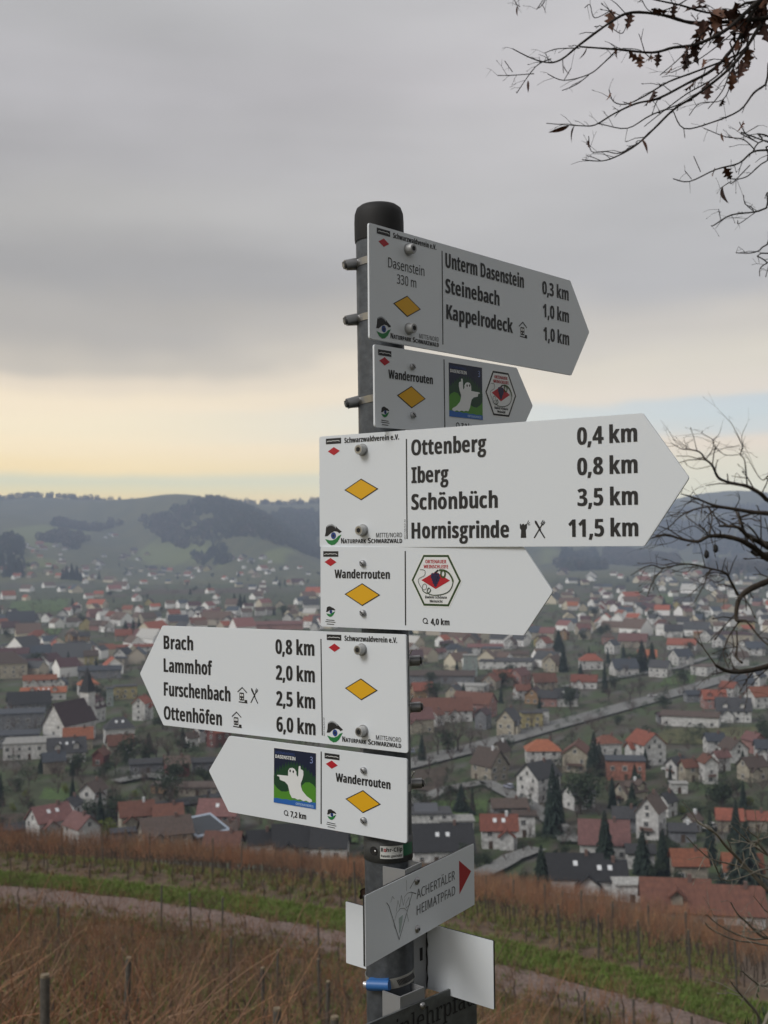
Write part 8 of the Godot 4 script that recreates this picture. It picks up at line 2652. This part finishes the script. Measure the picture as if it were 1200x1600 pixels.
	for e in [0.100, 0.142]:
		box(st, Vector3(e, -0.0415, 0.014), Vector3(0.002, 0.083, 0.028))
	box(st, Vector3(0.121, -0.0415, 0.0012), Vector3(0.044, 0.083, 0.002))
	part("bracket", done(st), mats.alu, s8)
	st = starts()
	box(st, Vector3(0.1432, -0.036, 0.012), Vector3(0.0006, 0.016, 0.005))
	part("strap_slot", done(st), mats.hole, s8)
	st = starts()
	var seam := []
	for k in 14:
		seam.append(Vector3(0.1438 + sin(k * 1.9) * 0.0009, -0.002 - k * 0.0061, 0.0012))
	tube(st, seam, range(14).map(func(k): return 0.0009 + 0.0004 * sin(k * 2.3)), 5)
	part("glue_seam", done(st), mats.hole, s8)
	# the lowest plate with cut lettering
	var yaw9 := deg_to_rad(45.7)
	var ax := pole_at(-0.6)
	var s9 := thing("metal_path_sign", "grey metal plate lettered Weinlehrpfad, lowest on the pole", "sign", Vector3(ax.x, -0.5603 + EYE, ax.z) + Vector3(sin(yaw9), 0, cos(yaw9)) * 0.052, yaw9, "small plates on the lower pole")
	st = starts()
	prism(st, rounded([Vector2(-0.112, 0), Vector2(0.106, 0), Vector2(0.106, -0.062), Vector2(-0.112, -0.062)], 0.002), -0.003, 0.0)
	part("plate", done(st), mat(0.19, 0.205, 0.205, 0.5, 0.4, 6.0), s9)
	bracket(s9, 0.06, 0.028, 0.022, -0.012, 0.014, mats.alu)
	letters(s9, "Weinlehrpfad", -94.0, 103.0, -32.0, 23.0, mats.hole, serif, 0.0006)
	var sc := holder("screw", s9, Vector3(0.0022, -0.0055, 0))
	st = starts()
	tube(st, [Vector3.ZERO, Vector3(0, 0, 0.002), Vector3(0, 0, 0.0034)], [0.0046, 0.0042, 0.002], 16, true)
	part("head", done(st), mats.steel, sc)
	# strap tails of the hidden clamp
	var tail := thing("clamp_strap", "rusty brown bent strap end sticking out behind the red-arrow sign", "strap", pole_at(-0.443) + Vector3(-0.0335, 0.004, -0.004))
	st = starts()
	st.set_smooth_group(-1)
	var tp := [Vector3(0.006, 0.006, 0), Vector3(-0.001, 0.005, 0.002), Vector3(-0.0035, 0.0025, 0.003), Vector3(-0.0025, -0.001, 0.003), Vector3(-0.004, -0.005, 0.004), Vector3(0.006, -0.003, 0.0)]
	for k in 5:
		var a: Vector3 = tp[k]
		var b: Vector3 = tp[k + 1]
		quad(st, a, b, b + Vector3(0.001, -0.004, -0.004), a + Vector3(0.001, -0.004, -0.004))
	box(st, Vector3(0.002, -0.001, 0), Vector3(0.009, 0.009, 0.002))
	part("strap", done(st), mat(0.045, 0.022, 0.012, 0.7), tail)


func plain_plate(o: Node3D, l: float, h: float, edge: Material) -> void:
	var st := starts()
	prism(st, rounded([Vector2(0, 0), Vector2(l, 0), Vector2(l, -h), Vector2(0, -h)], 0.0015), -0.0032, -0.0006)
	part("core", done(st), edge, o)
	st = starts()
	prism(st, rounded([Vector2(0, 0), Vector2(l, 0), Vector2(l, -h), Vector2(0, -h)], 0.0015), -0.0006, 0.0)
	part("plate", done(st), mats.sign_white, o)


func pipe_clip() -> void:
	var y := -0.3815
	var ax := pole_at(y)
	var o := thing("pipe_clip", "grey sleeve clip round the pole with a small printed sticker", "pipe clip", ax)
	var rr := 0.0312
	part("sleeve", lathe([[0.0302, -0.0125], [rr, -0.0122], [rr, 0.0180], [0.0302, 0.0183]], 44), mat(0.12, 0.125, 0.125, 0.6, 0.3, 8.0), o)
	var st := starts()
	var hole := Vector3(sin(-0.62), 0.12, cos(-0.62)).normalized()
	tube(st, [Vector3(hole.x * rr * 0.99, 0.002, hole.z * rr * 0.99), Vector3(hole.x * (rr + 0.0006), 0.002, hole.z * (rr + 0.0006))], [0.0055, 0.0055], 18, true)
	part("hole", done(st), mats.hole, o)
	st = starts()
	tube(st, [Vector3(hole.x * rr + 0.002, 0.0015, hole.z * (rr + 0.0005)), Vector3(hole.x * rr + 0.003, 0.0015, hole.z * (rr + 0.0016))], [0.0022, 0.0018], 8, true)
	part("screw", done(st), mats.steel, o)
	# sticker bent round the sleeve
	bent_patch(o, "sticker", -0.33, 0.62, -0.0065, 0.0092, rr + 0.0003, mat(0.62, 0.64, 0.62, 0.5))
	bent_patch(o, "sticker_green", 0.62, 1.25, -0.0045, 0.0100, rr + 0.0003, mat(0.02, 0.12, 0.06, 0.5))
	bent_text(o, "R", -0.295, -0.19, 0.0022, 0.0050, rr + 0.0006, mats.ink)
	bent_text(o, "o", -0.18, -0.085, 0.0022, 0.0050, rr + 0.0006, mats.red)
	bent_text(o, "hr-Clip", -0.075, 0.58, 0.0022, 0.0050, rr + 0.0006, mats.ink)
	bent_text(o, "Patentr.geschützt", -0.29, 0.58, -0.0044, 0.0030, rr + 0.0006, mats.ink)


func bent_patch(o: Node3D, called: String, a0: float, a1: float, y0: float, y1: float, r: float, m: Material) -> void:
	var st := starts()
	st.set_smooth_group(0)
	for k in 14:
		var a := lerpf(a0, a1, k / 14.0)
		var b := lerpf(a0, a1, (k + 1) / 14.0)
		quad(st, Vector3(sin(a) * r, y0, cos(a) * r), Vector3(sin(a) * r, y1, cos(a) * r), Vector3(sin(b) * r, y1, cos(b) * r), Vector3(sin(b) * r, y0, cos(b) * r))
	part(called, done(st), m, o)


func bent_text(o: Node3D, s: String, a0: float, a1: float, baseline: float, cap: float, r: float, m: Material) -> void:
	var f := sans_bold
	if not cap_box.has(f):
		cap_box[f] = text_mesh("H", f).get_aabb()
	var cb: AABB = cap_box[f]
	var t := text_mesh(s, f)
	var bb := t.get_aabb()
	var src := t.surface_get_arrays(0)
	var v: PackedVector3Array = src[Mesh.ARRAY_VERTEX]
	var idx = src[Mesh.ARRAY_INDEX]
	var st := starts()
	st.set_smooth_group(-1)
	var count: int = idx.size() if idx != null and idx.size() > 0 else v.size()
	for k in count:
		var p: Vector3 = v[idx[k]] if idx != null and idx.size() > 0 else v[k]
		var a := lerpf(a0, a1, (p.x - bb.position.x) / bb.size.x)
		var y: float = baseline + (p.y - cb.position.y) * cap / cb.size.y
		st.add_vertex(Vector3(sin(a) * r, y, cos(a) * r))
	part("lettering", done(st), m, o)
